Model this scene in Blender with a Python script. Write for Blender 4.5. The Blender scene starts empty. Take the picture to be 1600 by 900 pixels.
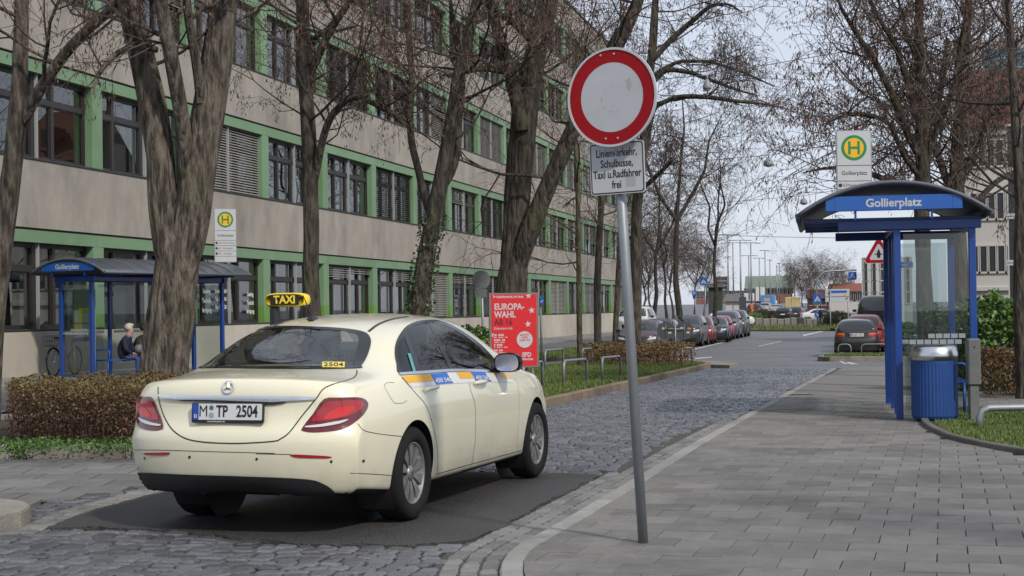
import bpy, bmesh, math, random
from mathutils import Vector, Matrix, noise
from mathutils.bvhtree import BVHTree
import numpy as np
RND = random.Random(7)
SC = bpy.context.scene
COL = SC.collection
# ---------------------------------------------------------------- camera
FPX, EYE, VPX, VPY, ROLL = 2500.0, 1.50, 1373.0, 475.6, math.radians(0.8)
def cam_axes():
    hor0 = VPY + math.tan(ROLL) * (VPX - 800)
    pit = math.atan((hor0 - 450) * math.cos(ROLL) / FPX)
    cr, sr = math.cos(ROLL), math.sin(ROLL)
    f0 = Vector((0, math.cos(pit), math.sin(pit))); r0 = Vector((1, 0, 0)); u0 = r0.cross(f0)
    ri = r0 * cr - u0 * sr; ui = r0 * sr + u0 * cr
    d = f0 + ri * ((VPX - 800) / FPX) + ui * ((450 - VPY) / FPX)
    th = math.atan2(d.x, d.y)
    m = Matrix.Rotation(th, 3, 'Z')
    return m @ ri, m @ f0, m @ ui
CR, CF, CU = cam_axes()
CAM = Vector((0, 0, EYE))
cd = bpy.data.cameras.new('camera'); cam = bpy.data.objects.new('camera', cd); COL.objects.link(cam)
cd.sensor_width = 36; cd.lens = FPX * 36 / 1600; cd.clip_start = 0.1; cd.clip_end = 3000
mw = Matrix.Identity(4)
for i in range(3):
    mw[i][0] = CR[i]; mw[i][1] = CU[i]; mw[i][2] = -CF[i]; mw[i][3] = CAM[i]
cam.matrix_world = mw
SC.camera = cam
# ---------------------------------------------------------------- sky, sun, exposure
SUN_DIR = Vector((0.72, -0.69, 0.0)).normalized(); SUN_EL = math.radians(40)
TO_SUN = Vector((SUN_DIR.x * math.cos(SUN_EL), SUN_DIR.y * math.cos(SUN_EL), math.sin(SUN_EL)))
world = bpy.data.worlds.new('World'); SC.world = world; world.use_nodes = True
nt = world.node_tree; nt.nodes.clear()
wo = nt.nodes.new('ShaderNodeOutputWorld'); bg = nt.nodes.new('ShaderNodeBackground')
sky = nt.nodes.new('ShaderNodeTexSky'); sky.sky_type = 'NISHITA'; sky.sun_disc = False
sky.sun_elevation = SUN_EL; sky.sun_rotation = math.atan2(TO_SUN.x, TO_SUN.y)
sky.air_density = 1.0; sky.dust_density = 1.0; sky.ozone_density = 1.0
# a thin white cloud veil over the whole sky (the same in every direction)
hsv = nt.nodes.new('ShaderNodeMixRGB'); hsv.blend_type = 'MIX'; hsv.inputs[0].default_value = 0.80
hsv.inputs[2].default_value = (6.1, 6.55, 7.6, 1)
tc = nt.nodes.new('ShaderNodeTexCoord'); nz = nt.nodes.new('ShaderNodeTexNoise'); nz.inputs['Scale'].default_value = 2.2
nz.inputs['Detail'].default_value = 4
rp = nt.nodes.new('ShaderNodeMapRange'); rp.inputs['To Min'].default_value = 0.93; rp.inputs['To Max'].default_value = 1.05
mul = nt.nodes.new('ShaderNodeMixRGB'); mul.blend_type = 'MULTIPLY'; mul.inputs[0].default_value = 1
nt.links.new(tc.outputs['Generated'], nz.inputs['Vector']); nt.links.new(nz.outputs[0], rp.inputs['Value'])
nt.links.new(sky.outputs[0], hsv.inputs[1]); nt.links.new(hsv.outputs[0], mul.inputs[1]); nt.links.new(rp.outputs[0], mul.inputs[2])
nt.links.new(mul.outputs[0], bg.inputs[0]); bg.inputs[1].default_value = 0.115
nt.links.new(bg.outputs[0], wo.inputs[0])
sl = bpy.data.lights.new('sun', 'SUN'); sl.energy = 2.6; sl.angle = math.radians(3.0); sl.color = (1.0, 0.93, 0.82)
so = bpy.data.objects.new('sun', sl); COL.objects.link(so)
so.rotation_euler = TO_SUN.to_track_quat('Z', 'Y').to_euler()
SC.view_settings.view_transform = 'Standard'; SC.view_settings.look = 'None'
SC.view_settings.exposure = 0.12; SC.view_settings.gamma = 1.0; SC.view_settings.use_curve_mapping = False
SC.cycles.max_bounces = 6; SC.cycles.transparent_max_bounces = 24; SC.cycles.use_denoising = True
SC.cycles.caustics_reflective = False; SC.cycles.caustics_refractive = False

# ---------------------------------------------------------------- pixel helpers (photograph pixels, 1600 x 900)
def clampf(v, a, b): return max(a, min(b, v))
def T(x, y):
    "height of the terrain: the street falls gently away from the camera and rises a little to the left"
    return -0.0098 * clampf(y - 14, 0, 46) - 0.002 * clampf(y - 60, 0, 60) + 0.0098 * clampf(y - 140, 0, 260) + 0.014 * clampf(-x - 6, 0, 14)
def ray(px, py): return CF + CR * ((px - 800) / FPX) + CU * ((450 - py) / FPX)
def G(px, py, h=0.0):
    d = ray(px, py); z = 0.0; p = None
    for i in range(60):
        p = CAM + d * ((z + h - EYE) / d.z); z = 0.5 * z + 0.5 * T(p.x, p.y)
    return p
def onX(px, py, x):
    d = ray(px, py); return CAM + d * (x / d.x)
def onY(px, py, y):
    d = ray(px, py); return CAM + d * (y / d.y)
def atD(px, py, D): return CAM + ray(px, py) * D
def proj(p):
    v = Vector(p) - CAM; d = v.dot(CF)
    return 800 + FPX * v.dot(CR) / d, 450 - FPX * v.dot(CU) / d, d

# ---------------------------------------------------------------- object helpers
def tag(o, label=None, cat=None, group=None, kind=None):
    if label: o['label'] = label
    if cat: o['category'] = cat
    if group: o['group'] = group
    if kind: o['kind'] = kind
    return o
def thing(name, label, cat, loc=(0, 0, 0), rz=0.0, group=None):
    o = bpy.data.objects.new(name, None); COL.objects.link(o)
    o.location = loc; o.rotation_euler = (0, 0, rz); o.empty_display_size = 0.1
    return tag(o, label, cat, group)
def link(name, mesh, parent=None, loc=None, rot=None):
    o = bpy.data.objects.new(name, mesh); COL.objects.link(o)
    if parent is not None: o.parent = parent
    if loc is not None: o.location = loc
    if rot is not None: o.rotation_euler = rot
    return o
def children(o): return [c for c in bpy.data.objects if c.parent == o]
def copy_tree(o, parent=None, kids=None):
    if kids is None:
        kids = {}
        for c in bpy.data.objects:
            if c.parent: kids.setdefault(c.parent.name, []).append(c)
    c = o.copy(); COL.objects.link(c); c.parent = parent
    for ch in kids.get(o.name, []): copy_tree(ch, c, kids)
    return c

class MB:
    "collects shapes for one mesh"
    def __init__(s): s.v = []; s.f = []; s.t = []; s.sm = []
    def add(s, vs, fs, tone=0.0, smooth=False):
        n = len(s.v); s.v.extend([tuple(v) for v in vs])
        for f in fs: s.f.append(tuple(i + n for i in f)); s.t.append(tone); s.sm.append(smooth)
        return s
    def box(s, x0, x1, y0, y1, z0, z1, tone=0.0):
        if x0 > x1: x0, x1 = x1, x0
        if y0 > y1: y0, y1 = y1, y0
        if z0 > z1: z0, z1 = z1, z0
        return s.add([(x0, y0, z0), (x1, y0, z0), (x1, y1, z0), (x0, y1, z0), (x0, y0, z1), (x1, y0, z1), (x1, y1, z1), (x0, y1, z1)],
                     [(0, 3, 2, 1), (4, 5, 6, 7), (0, 1, 5, 4), (1, 2, 6, 5), (2, 3, 7, 6), (3, 0, 4, 7)], tone)
    def bbox(s, x0, x1, y0, y1, z0, z1, b=0.01, tone=0.0):
        "box with chamfered edges"
        if x0 > x1: x0, x1 = x1, x0
        if y0 > y1: y0, y1 = y1, y0
        if z0 > z1: z0, z1 = z1, z0
        b = min(b, (x1 - x0) * .45, (y1 - y0) * .45, (z1 - z0) * .45)
        X = (x0, x1); Y = (y0, y1); Z = (z0, z1); vs = []; ix = {}
        for i in (0, 1):
            for j in (0, 1):
                for k in (0, 1):
                    sx, sy, sz = (1 - 2 * i) * b, (1 - 2 * j) * b, (1 - 2 * k) * b
                    for a, off in enumerate(((0, sy, sz), (sx, 0, sz), (sx, sy, 0))):
                        ix[(i, j, k, a)] = len(vs); vs.append((X[i] + off[0], Y[j] + off[1], Z[k] + off[2]))
        fs = []
        for i in (0, 1):
            q = [ix[(i, 0, 0, 0)], ix[(i, 1, 0, 0)], ix[(i, 1, 1, 0)], ix[(i, 0, 1, 0)]]; fs.append(q if i else q[::-1])
            q = [ix[(0, i, 0, 1)], ix[(1, i, 0, 1)], ix[(1, i, 1, 1)], ix[(0, i, 1, 1)]]; fs.append(q[::-1] if i else q)
            q = [ix[(0, 0, i, 2)], ix[(1, 0, i, 2)], ix[(1, 1, i, 2)], ix[(0, 1, i, 2)]]; fs.append(q if i else q[::-1])
        for j in (0, 1):
            for k in (0, 1):
                fs.append([ix[(0, j, k, 1)], ix[(1, j, k, 1)], ix[(1, j, k, 2)], ix[(0, j, k, 2)]])
                fs.append([ix[(j, 0, k, 0)], ix[(j, 1, k, 0)], ix[(j, 1, k, 2)], ix[(j, 0, k, 2)]])
                fs.append([ix[(j, k, 0, 0)], ix[(j, k, 1, 0)], ix[(j, k, 1, 1)], ix[(j, k, 0, 1)]])
        for i in (0, 1):
            for j in (0, 1):
                for k in (0, 1): fs.append([ix[(i, j, k, a)] for a in (0, 1, 2)])
        return s.add(vs, fs, tone)
    def tube(s, pts, rad, n=8, cap=True, smooth=True, tone=0.0):
        pts = [Vector(p) for p in pts]; m = len(pts)
        if not hasattr(rad, '__len__'): rad = [rad] * m
        base = len(s.v); fr = None
        for i, p in enumerate(pts):
            d = (pts[min(i + 1, m - 1)] - pts[max(i - 1, 0)])
            if d.length < 1e-9: d = Vector((0, 0, 1))
            d.normalize()
            if fr is None:
                a = Vector((0, 0, 1)) if abs(d.z) < .9 else Vector((1, 0, 0)); fr = d.cross(a).normalized()
            else:
                fr = fr - d * fr.dot(d)
                if fr.length < 1e-6: fr = d.orthogonal()
                fr.normalize()
            b = d.cross(fr)
            for k in range(n):
                a = 2 * math.pi * k / n; q = p + (fr * math.cos(a) + b * math.sin(a)) * rad[i]
                s.v.append((q.x, q.y, q.z))
        for i in range(m - 1):
            for k in range(n):
                a = base + i * n + k; b2 = base + i * n + (k + 1) % n
                s.f.append((a, b2, b2 + n, a + n)); s.t.append(tone); s.sm.append(smooth)
        if cap and n > 2:
            s.f.append(tuple(base + k for k in range(n))[::-1]); s.t.append(tone); s.sm.append(False)
            s.f.append(tuple(base + (m - 1) * n + k for k in range(n))); s.t.append(tone); s.sm.append(False)
        return s
    def prism(s, poly, z0, z1, tone=0.0, M4=None):
        "polygon in xy extruded in z, optional matrix"
        n = len(poly); vs = [(p[0], p[1], z0) for p in poly] + [(p[0], p[1], z1) for p in poly]
        if M4 is not None: vs = [M4 @ Vector(v) for v in vs]
        fs = [tuple(range(n))[::-1], tuple(range(n, 2 * n))] + [(i, (i + 1) % n, n + (i + 1) % n, n + i) for i in range(n)]
        return s.add(vs, fs, tone)
    def disc(s, c, r, z0, z1, n=32, M4=None):
        return s.prism([(c[0] + r * math.cos(2 * math.pi * k / n), c[1] + r * math.sin(2 * math.pi * k / n)) for k in range(n)], z0, z1, 0, M4)
    def ring(s, c, r0, r1, z0, z1, n=40, M4=None):
        vs = []
        for k in range(n):
            a = 2 * math.pi * k / n; ca, sa = math.cos(a), math.sin(a)
            for r, z in ((r0, z0), (r1, z0), (r1, z1), (r0, z1)): vs.append((c[0] + r * ca, c[1] + r * sa, z))
        if M4 is not None: vs = [M4 @ Vector(v) for v in vs]
        fs = []
        for k in range(n):
            a = 4 * k; b = 4 * ((k + 1) % n)
            for j in range(4): fs.append((a + j, b + j, b + (j + 1) % 4, a + (j + 1) % 4))
        return s.add(vs, fs)
    def lathe(s, prof, c=(0, 0, 0), n=24, smooth=True, M4=None):
        "profile [(r,z)] turned about z"
        m = len(prof); vs = []
        for r, z in prof:
            for k in range(n):
                a = 2 * math.pi * k / n; vs.append(Vector((c[0] + r * math.cos(a), c[1] + r * math.sin(a), c[2] + z)))
        if M4 is not None: vs = [M4 @ v for v in vs]
        fs = [(i * n + k, i * n + (k + 1) % n, (i + 1) * n + (k + 1) % n, (i + 1) * n + k) for i in range(m - 1) for k in range(n)]
        fs.append(tuple(range(n))[::-1]); fs.append(tuple((m - 1) * n + k for k in range(n)))
        return s.add(vs, fs, 0.0, smooth)
    def mesh(s, name, mat=None):
        me = bpy.data.meshes.new(name); me.from_pydata(s.v, [], s.f)
        if mat: me.materials.append(mat)
        if any(s.sm): me.polygons.foreach_set('use_smooth', s.sm)
        if any(t != 0 for t in s.t):
            at = me.attributes.new('tone', 'FLOAT', 'FACE'); at.data.foreach_set('value', s.t)
        me.update(); return me
    def build(s, name, mat=None, parent=None, loc=None, rot=None):
        return link(name, s.mesh(name, mat), parent, loc, rot)
def rrect(x0, x1, y0, y1, r, n=4):
    "rounded rectangle outline"
    out = []
    for cx, cy, a0 in ((x1 - r, y1 - r, 0), (x0 + r, y1 - r, 90), (x0 + r, y0 + r, 180), (x1 - r, y0 + r, 270)):
        for k in range(n + 1):
            a = math.radians(a0 + 90 * k / n); out.append((cx + r * math.cos(a), cy + r * math.sin(a)))
    return out
def frame_matrix(origin, ex, ey):
    ex = Vector(ex).normalized(); ey = Vector(ey); ez = ex.cross(ey).normalized(); ey = ez.cross(ex).normalized()
    m = Matrix.Identity(4)
    for i in range(3): m[i][0] = ex[i]; m[i][1] = ey[i]; m[i][2] = ez[i]; m[i][3] = origin[i]
    return m

# ---------------------------------------------------------------- materials
MATS = {}
def mat(name, rgb, rough=0.6, metal=0.0, var=0.0, vscale=3.0, bump=0.0, bscale=40.0, rgb2=None, spec=0.5, piece=0.0, coat=0.0, stretch=None, detail=5.0, emit=0.0, rvar=0.0, world=False, sharp=.18, stain=0.0):
    "base colour with noise variation towards rgb2 (or darker), per-piece tone, fine bump"
    if name in MATS: return MATS[name]
    m = bpy.data.materials.new(name); m.use_nodes = True; nt = m.node_tree; N = nt.nodes; L = nt.links
    b = N['Principled BSDF']; b.inputs['Roughness'].default_value = rough; b.inputs['Metallic'].default_value = metal
    b.inputs['Specular IOR Level'].default_value = spec; b.inputs['Coat Weight'].default_value = coat; b.inputs['Coat Roughness'].default_value = 0.05
    c = (*rgb, 1); b.inputs['Base Color'].default_value = c; cur = None
    if var or bump or rvar:
        tc = N.new('ShaderNodeTexCoord'); vec = tc.outputs['Object']
        if world: vec = N.new('ShaderNodeNewGeometry').outputs['Position']
        if stretch:
            mp = N.new('ShaderNodeMapping'); mp.inputs['Scale'].default_value = stretch; L.new(vec, mp.inputs['Vector']); vec = mp.outputs[0]
    if var:
        n1 = N.new('ShaderNodeTexNoise'); n1.inputs['Scale'].default_value = vscale; n1.inputs['Detail'].default_value = detail; n1.inputs['Roughness'].default_value = .62
        L.new(vec, n1.inputs['Vector'])
        mr = N.new('ShaderNodeMapRange'); mr.inputs['From Min'].default_value = .5 - sharp; mr.inputs['From Max'].default_value = .5 + sharp; mr.inputs['To Max'].default_value = var
        L.new(n1.outputs[0], mr.inputs['Value'])
        mx = N.new('ShaderNodeMixRGB'); mx.inputs[1].default_value = c
        mx.inputs[2].default_value = (*(rgb2 if rgb2 else [q * .35 for q in rgb]), 1)
        L.new(mr.outputs[0], mx.inputs[0]); cur = mx.outputs[0]
        if rvar:
            r2 = N.new('ShaderNodeMapRange'); r2.inputs['From Min'].default_value = .3; r2.inputs['From Max'].default_value = .7
            r2.inputs['To Min'].default_value = rough - rvar; r2.inputs['To Max'].default_value = rough + rvar
            L.new(n1.outputs[0], r2.inputs['Value']); L.new(r2.outputs[0], b.inputs['Roughness'])
    if stain:                                                 # broad dark blotches
        n3 = N.new('ShaderNodeTexNoise'); n3.inputs['Scale'].default_value = .55; n3.inputs['Detail'].default_value = 6; n3.inputs['Roughness'].default_value = .7; L.new(vec, n3.inputs['Vector'])
        m3 = N.new('ShaderNodeMapRange'); m3.inputs['From Min'].default_value = .48; m3.inputs['From Max'].default_value = .66; m3.inputs['To Min'].default_value = 1; m3.inputs['To Max'].default_value = 1 - stain; L.new(n3.outputs[0], m3.inputs['Value'])
        x3 = N.new('ShaderNodeMixRGB'); x3.blend_type = 'MULTIPLY'; x3.inputs[0].default_value = 1; L.new(cur, x3.inputs[1]); L.new(m3.outputs[0], x3.inputs[2]); cur = x3.outputs[0]
    if piece:
        oi = N.new('ShaderNodeObjectInfo'); at = N.new('ShaderNodeAttribute'); at.attribute_name = 'tone'
        ad = N.new('ShaderNodeMath'); ad.operation = 'ADD'; L.new(oi.outputs['Random'], ad.inputs[0]); L.new(at.outputs['Fac'], ad.inputs[1])
        fr = N.new('ShaderNodeMath'); fr.operation = 'FRACT'; L.new(ad.outputs[0], fr.inputs[0])
        mr2 = N.new('ShaderNodeMapRange'); mr2.inputs['To Min'].default_value = 1 - piece; mr2.inputs['To Max'].default_value = 1 + piece * .6
        L.new(fr.outputs[0], mr2.inputs['Value'])
        mm = N.new('ShaderNodeMixRGB'); mm.blend_type = 'MULTIPLY'; mm.inputs[0].default_value = 1
        if cur: L.new(cur, mm.inputs[1])
        else: mm.inputs[1].default_value = c
        L.new(mr2.outputs[0], mm.inputs[2]); cur = mm.outputs[0]
    if cur: L.new(cur, b.inputs['Base Color'])
    if bump:
        n2 = N.new('ShaderNodeTexNoise'); n2.inputs['Scale'].default_value = bscale; n2.inputs['Detail'].default_value = 4
        L.new(vec, n2.inputs['Vector']); bp = N.new('ShaderNodeBump'); bp.inputs['Strength'].default_value = bump; bp.inputs['Distance'].default_value = .02 if bump < 1 else .13
        L.new(n2.outputs[0], bp.inputs['Height']); L.new(bp.outputs[0], b.inputs['Normal'])
    if emit:
        b.inputs['Emission Color'].default_value = c; b.inputs['Emission Strength'].default_value = emit
    MATS[name] = m; return m
def glass_mat(name, tint=(.5, .55, .55), refl=1.0, rough=0.0, f0=.06):
    if name in MATS: return MATS[name]
    m = bpy.data.materials.new(name); m.use_nodes = True; nt = m.node_tree; N = nt.nodes; L = nt.links; N.clear()
    o = N.new('ShaderNodeOutputMaterial'); tr = N.new('ShaderNodeBsdfTransparent'); tr.inputs[0].default_value = (*tint, 1)
    gl = N.new('ShaderNodeBsdfGlossy'); gl.inputs['Roughness'].default_value = rough; gl.inputs[0].default_value = (refl, refl, refl, 1)
    lw = N.new('ShaderNodeLayerWeight'); lw.inputs[0].default_value = .5            # Schlick reflectance, the same for both faces
    pw = N.new('ShaderNodeMath'); pw.operation = 'POWER'; pw.inputs[1].default_value = 5; L.new(lw.outputs['Facing'], pw.inputs[0])
    mr = N.new('ShaderNodeMapRange'); mr.inputs['To Min'].default_value = f0; L.new(pw.outputs[0], mr.inputs['Value'])
    mx = N.new('ShaderNodeMixShader'); L.new(mr.outputs[0], mx.inputs[0]); L.new(tr.outputs[0], mx.inputs[1]); L.new(gl.outputs[0], mx.inputs[2]); L.new(mx.outputs[0], o.inputs[0])
    MATS[name] = m; return m
_txt = {}
def text_mesh(s, size, mat_, bold=0.0, sx=1.0, depth=0.0, align='CENTER', shear=0.0, spacing=1.0):
    cu = bpy.data.curves.new('lettering', 'FONT'); cu.body = s; cu.size = size; cu.align_x = align; cu.align_y = 'CENTER'
    cu.offset = bold; cu.extrude = depth; cu.resolution_u = 3; cu.shear = shear; cu.space_character = spacing
    ob = bpy.data.objects.new('lettering', cu); COL.objects.link(ob)
    dg = bpy.context.evaluated_depsgraph_get(); me = bpy.data.meshes.new_from_object(ob.evaluated_get(dg))
    bpy.data.objects.remove(ob); bpy.data.curves.remove(cu)
    if sx != 1.0:
        for v in me.vertices: v.co.x *= sx
    me.materials.clear(); me.materials.append(mat_); return me
def text(s, size, mat_, parent, m4, **k):
    "flat lettering in the xy plane of m4 (parent space)"
    me = text_mesh(s, size, mat_, **k); me.transform(m4)
    return link('lettering', me, parent)
# ================================================================ GROUND
M_asph = mat('asphalt', (.105, .105, .11), .58, var=.6, vscale=.35, rgb2=(.15, .15, .155), bump=.25, bscale=90, rvar=.12)
M_asph_new = mat('asphalt_patch', (.026, .0245, .0245), .60, var=.85, vscale=75, rgb2=(.085, .080, .077), bump=.9, bscale=75, stain=.40, detail=3, rvar=.15, sharp=.13)
M_bed = mat('joint_sand', (.085, .08, .068), .95, var=.5, vscale=8, rgb2=(.02, .025, .012), bump=.4, bscale=60)
M_sett = mat('basalt_sett', (.135, .138, .15), .33, var=.5, vscale=9, rgb2=(.07, .072, .078), bump=.45, bscale=45, piece=.42, rvar=.12, world=True, stain=.3, spec=.7)
M_sett_l = mat('granite_gutter_sett', (.215, .21, .20), .7, var=.5, vscale=12, rgb2=(.15, .148, .14), bump=.5, bscale=60, piece=.3, world=True, stain=.2)
M_kerb_l = mat('concrete_kerb', (.35, .34, .315), .8, var=.5, vscale=7, rgb2=(.19, .185, .17), bump=.3, bscale=70, piece=.15, world=True, stain=.25)
M_granite = mat('granite_kerb', (.30, .285, .25), .8, var=.6, vscale=5, rgb2=(.17, .15, .12), bump=.6, bscale=50, piece=.2, world=True, stain=.3)
M_slab = mat('concrete_slab', (.225, .213, .195), .80, var=.7, vscale=5, rgb2=(.155, .148, .135), bump=.35, bscale=90, piece=.20, world=True, stain=.38, detail=8)
M_soil = mat('soil', (.06, .046, .03), .95, var=.5, vscale=5, bump=.6, bscale=30)
M_grass = mat('grass_blade', (.095, .175, .030), .65, var=.8, vscale=1.0, rgb2=(.17, .18, .055), piece=.45, world=True)
M_white = mat('road_paint', (.55, .55, .53), .7, var=.5, vscale=14, rgb2=(.22, .22, .21))

def inpoly(x, y, poly):
    c = False; j = len(poly) - 1
    for i in range(len(poly)):
        xi, yi = poly[i][:2]; xj, yj = poly[j][:2]
        if (yi > y) != (yj > y) and x < (xj - xi) * (y - yi) / (yj - yi) + xi: c = not c
        j = i
    return c
def sheet(name, poly, h, mat_, step=2.0, parent=None, kind='structure', thick=0.0):
    bm = bmesh.new(); f = bm.faces.new([bm.verts.new((p[0], p[1], 0)) for p in poly])
    if f.normal.z < 0: f.normal_flip()
    xs = [p[0] for p in poly]; ys = [p[1] for p in poly]
    for ax, lo, hi in ((0, min(xs), max(xs)), (1, min(ys), max(ys))):
        n = int((hi - lo) / step)
        for k in range(1, n + 1):
            co = [0, 0, 0]; co[ax] = lo + (hi - lo) * k / (n + 1); no = [0, 0, 0]; no[ax] = 1
            bmesh.ops.bisect_plane(bm, geom=bm.verts[:] + bm.edges[:] + bm.faces[:], plane_co=co, plane_no=no)
    bm.normal_update()
    for f in bm.faces:
        if f.normal.z < 0: f.normal_flip()
    if thick:
        be = [e for e in bm.edges if e.is_boundary]
        r = bmesh.ops.extrude_edge_only(bm, edges=be)
        low = [v for v in r['geom'] if isinstance(v, bmesh.types.BMVert)]
        for v in low: v.co.z -= thick
    for v in bm.verts: v.co.z += T(v.co.x, v.co.y) + h
    me = bpy.data.meshes.new(name); bm.to_mesh(me); bm.free(); me.materials.append(mat_)
    o = link(name, me, parent)
    if parent is None or kind == 'stuff': o['kind'] = kind
    return o
def poly_px(pts, h=0.0): return [tuple(G(x, y, h)[:2]) for x, y in pts]

# base sheet to the horizon, finer near the camera so that it follows the slope
def grid_sheet(name, xs, ys, h, mat_):
    vs = [(x, y, T(x, y) + h) for y in ys for x in xs]; n = len(xs)
    fs = [(j * n + i, j * n + i + 1, (j + 1) * n + i + 1, (j + 1) * n + i) for j in range(len(ys) - 1) for i in range(n - 1)]
    me = bpy.data.meshes.new(name); me.from_pydata(vs, [], fs); me.materials.append(mat_)
    o = link(name, me); o['kind'] = 'structure'; return o
road = grid_sheet('road', [-900, -300, -100, -40, -30, -20, -17, -14, -11, -8, -6, -4, 0, 10, 40, 100, 300, 900],
           [-300, -60, -20, 0] + [6 + 4 * k for k in range(30)] + [132, 140, 150, 170, 200, 220, 260, 300, 350, 400, 500, 900, 1800], -0.06, M_asph)

# ---- outlines
def shrink2(poly, d):
    a = sum(poly[i][0] * poly[(i + 1) % len(poly)][1] - poly[(i + 1) % len(poly)][0] * poly[i][1] for i in range(len(poly))); sg = 1 if a > 0 else -1; out = []; n = len(poly)
    for i in range(n):
        p0, p1, p2 = Vector(poly[i - 1]), Vector(poly[i]), Vector(poly[(i + 1) % n]); t = ((p1 - p0).normalized() + (p2 - p1).normalized()).normalized(); out.append((p1.x - t.y * d * sg, p1.y + t.x * d * sg))
    return out
KW = .135
KR = [tuple(G(x, y)[:2]) for x, y in ((836, 985), (800, 945), (784, 920), (779, 900), (782, 879), (797, 860), (861, 826), (940, 779), (992, 749), (1075, 698), (1180, 640), (1300, 576))]
KR = KR + [(-1.2, 47.6)]
KL = [(-13.5, 14.2), (-11, 14.6), (-8.96, 15.08), (-7.64, 15.42), (-6.75, 16.0), (-6.1, 17.6), (-5.7, 20.0), (-5.5, 23.0), (-5.38, 26.7), (-5.2, 36), (-5.0, 47.5), (-5.1, 49.6), (-5.6, 50.9), (-6.6, 51.5)]
def offs(pl, d):
    out = []
    for i, p in enumerate(pl):
        a = Vector(pl[max(i - 1, 0)]); b = Vector(pl[min(i + 1, len(pl) - 1)]); t = (b - a).normalized()
        out.append((p[0] + t.y * d, p[1] - t.x * d))          # positive d = to the right of travel
    return out
def resample(pl, step):
    pts = [Vector(p) for p in pl]; L = [0]
    for i in range(1, len(pts)): L.append(L[-1] + (pts[i] - pts[i - 1]).length)
    n = max(1, round(L[-1] / step)); out = []; j = 0
    for k in range(n + 1):
        s = L[-1] * k / n
        while j < len(L) - 2 and L[j + 1] < s: j += 1
        u = (s - L[j]) / max(L[j + 1] - L[j], 1e-9); out.append(pts[j].lerp(pts[j + 1], u))
    return out
KR_s = [tuple(p) for p in resample(KR, .16)]
# smooth the kerb curve a little
for it in range(3):
    KR_s = [KR_s[0]] + [tuple((Vector(KR_s[i - 1]) + Vector(KR_s[i]) * 2 + Vector(KR_s[i + 1])) / 4) for i in range(1, len(KR_s) - 1)] + [KR_s[-1]]

asph_poly = poly_px([(70, 826), (135, 800), (262, 766), (420, 738), (560, 736), (870, 739)]) + [p for p in offs(KR_s, -.37)[::-1] if 9.95 < p[1] < 14.25] + poly_px([(640, 852), (450, 849), (270, 828), (150, 824)])
ra_ = random.Random(6)
asph_edge = [tuple(p) for p in resample(asph_poly + [asph_poly[0]], .09)[:-1]]
asph_edge = [(x + ra_.uniform(-.02, .02) + .05 * noise.noise((x * 3, y * 3, 1)), y + ra_.uniform(-.02, .02) + .06 * noise.noise((x * 3, y * 3, 7))) for x, y in asph_edge]
asphalt_patch = sheet('asphalt_patch', asph_edge, 0.004, M_asph_new, 1.0, thick=.05)
asph_in = shrink2(asph_poly, -.02)
lane_left = [(-6.55, 11.9), (-6.1, 13.4), (-6.3, 15.0), (-6.62, 16.15)] + [p for p in KL if 16.5 < p[1] < 48]
lane_poly = [(-6.6, 6.5), (-6.7, 9.4), (-6.55, 11.9)] + lane_left[1:] + [(-5.0, 46.8), (-1.35, 46.8)] + [p for p in KR_s[::-1] if p[1] < 46.8]
cobbled_lane = sheet('cobbled_lane', lane_poly, -0.022, mat('dark_joint', (.022, .021, .019), .95, var=.5, vscale=8, rgb2=(.035, .034, .02)), 2.0)

# ---- setts: rows across the lane
def stone(w, d, hgt, bev, rnd, corners=8, jit=.06):
    "irregular cobble outline with a chamfered top; local coordinates, top at z=0"
    pts = []
    cut = .30 if corners == 8 else 0
    for sx, sy in ((1, 1), (-1, 1), (-1, -1), (1, -1)):
        if corners == 8:
            a = (sx * w / 2, sy * d / 2 * (1 - cut * rnd.uniform(.5, 1.5))); b = (sx * w / 2 * (1 - cut * rnd.uniform(.4, 1.2)), sy * d / 2)
            q = [a, b] if sx * sy > 0 else [b, a]
            pts += q
        else: pts.append((sx * w / 2, sy * d / 2))
    pts = [(x + rnd.uniform(-jit, jit) * w * .5, y + rnd.uniform(-jit, jit) * d * .5) for x, y in pts]
    n = len(pts); t = [rnd.uniform(-.004, .004) if corners == 8 else 0 for _ in pts]
    k = 1 - 2 * bev / min(w, d)
    vs = [(x, y, -hgt) for x, y in pts] + [(x, y, -bev * .9) for x, y in pts] + [(x * k, y * k, t[i]) for i, (x, y) in enumerate(pts)]
    fs = [tuple(2 * n + i for i in range(n))]
    for i in range(n):
        j = (i + 1) % n
        fs.append((i, j, n + j, n + i)); fs.append((n + i, n + j, 2 * n + j, 2 * n + i))
    return vs, fs
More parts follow.
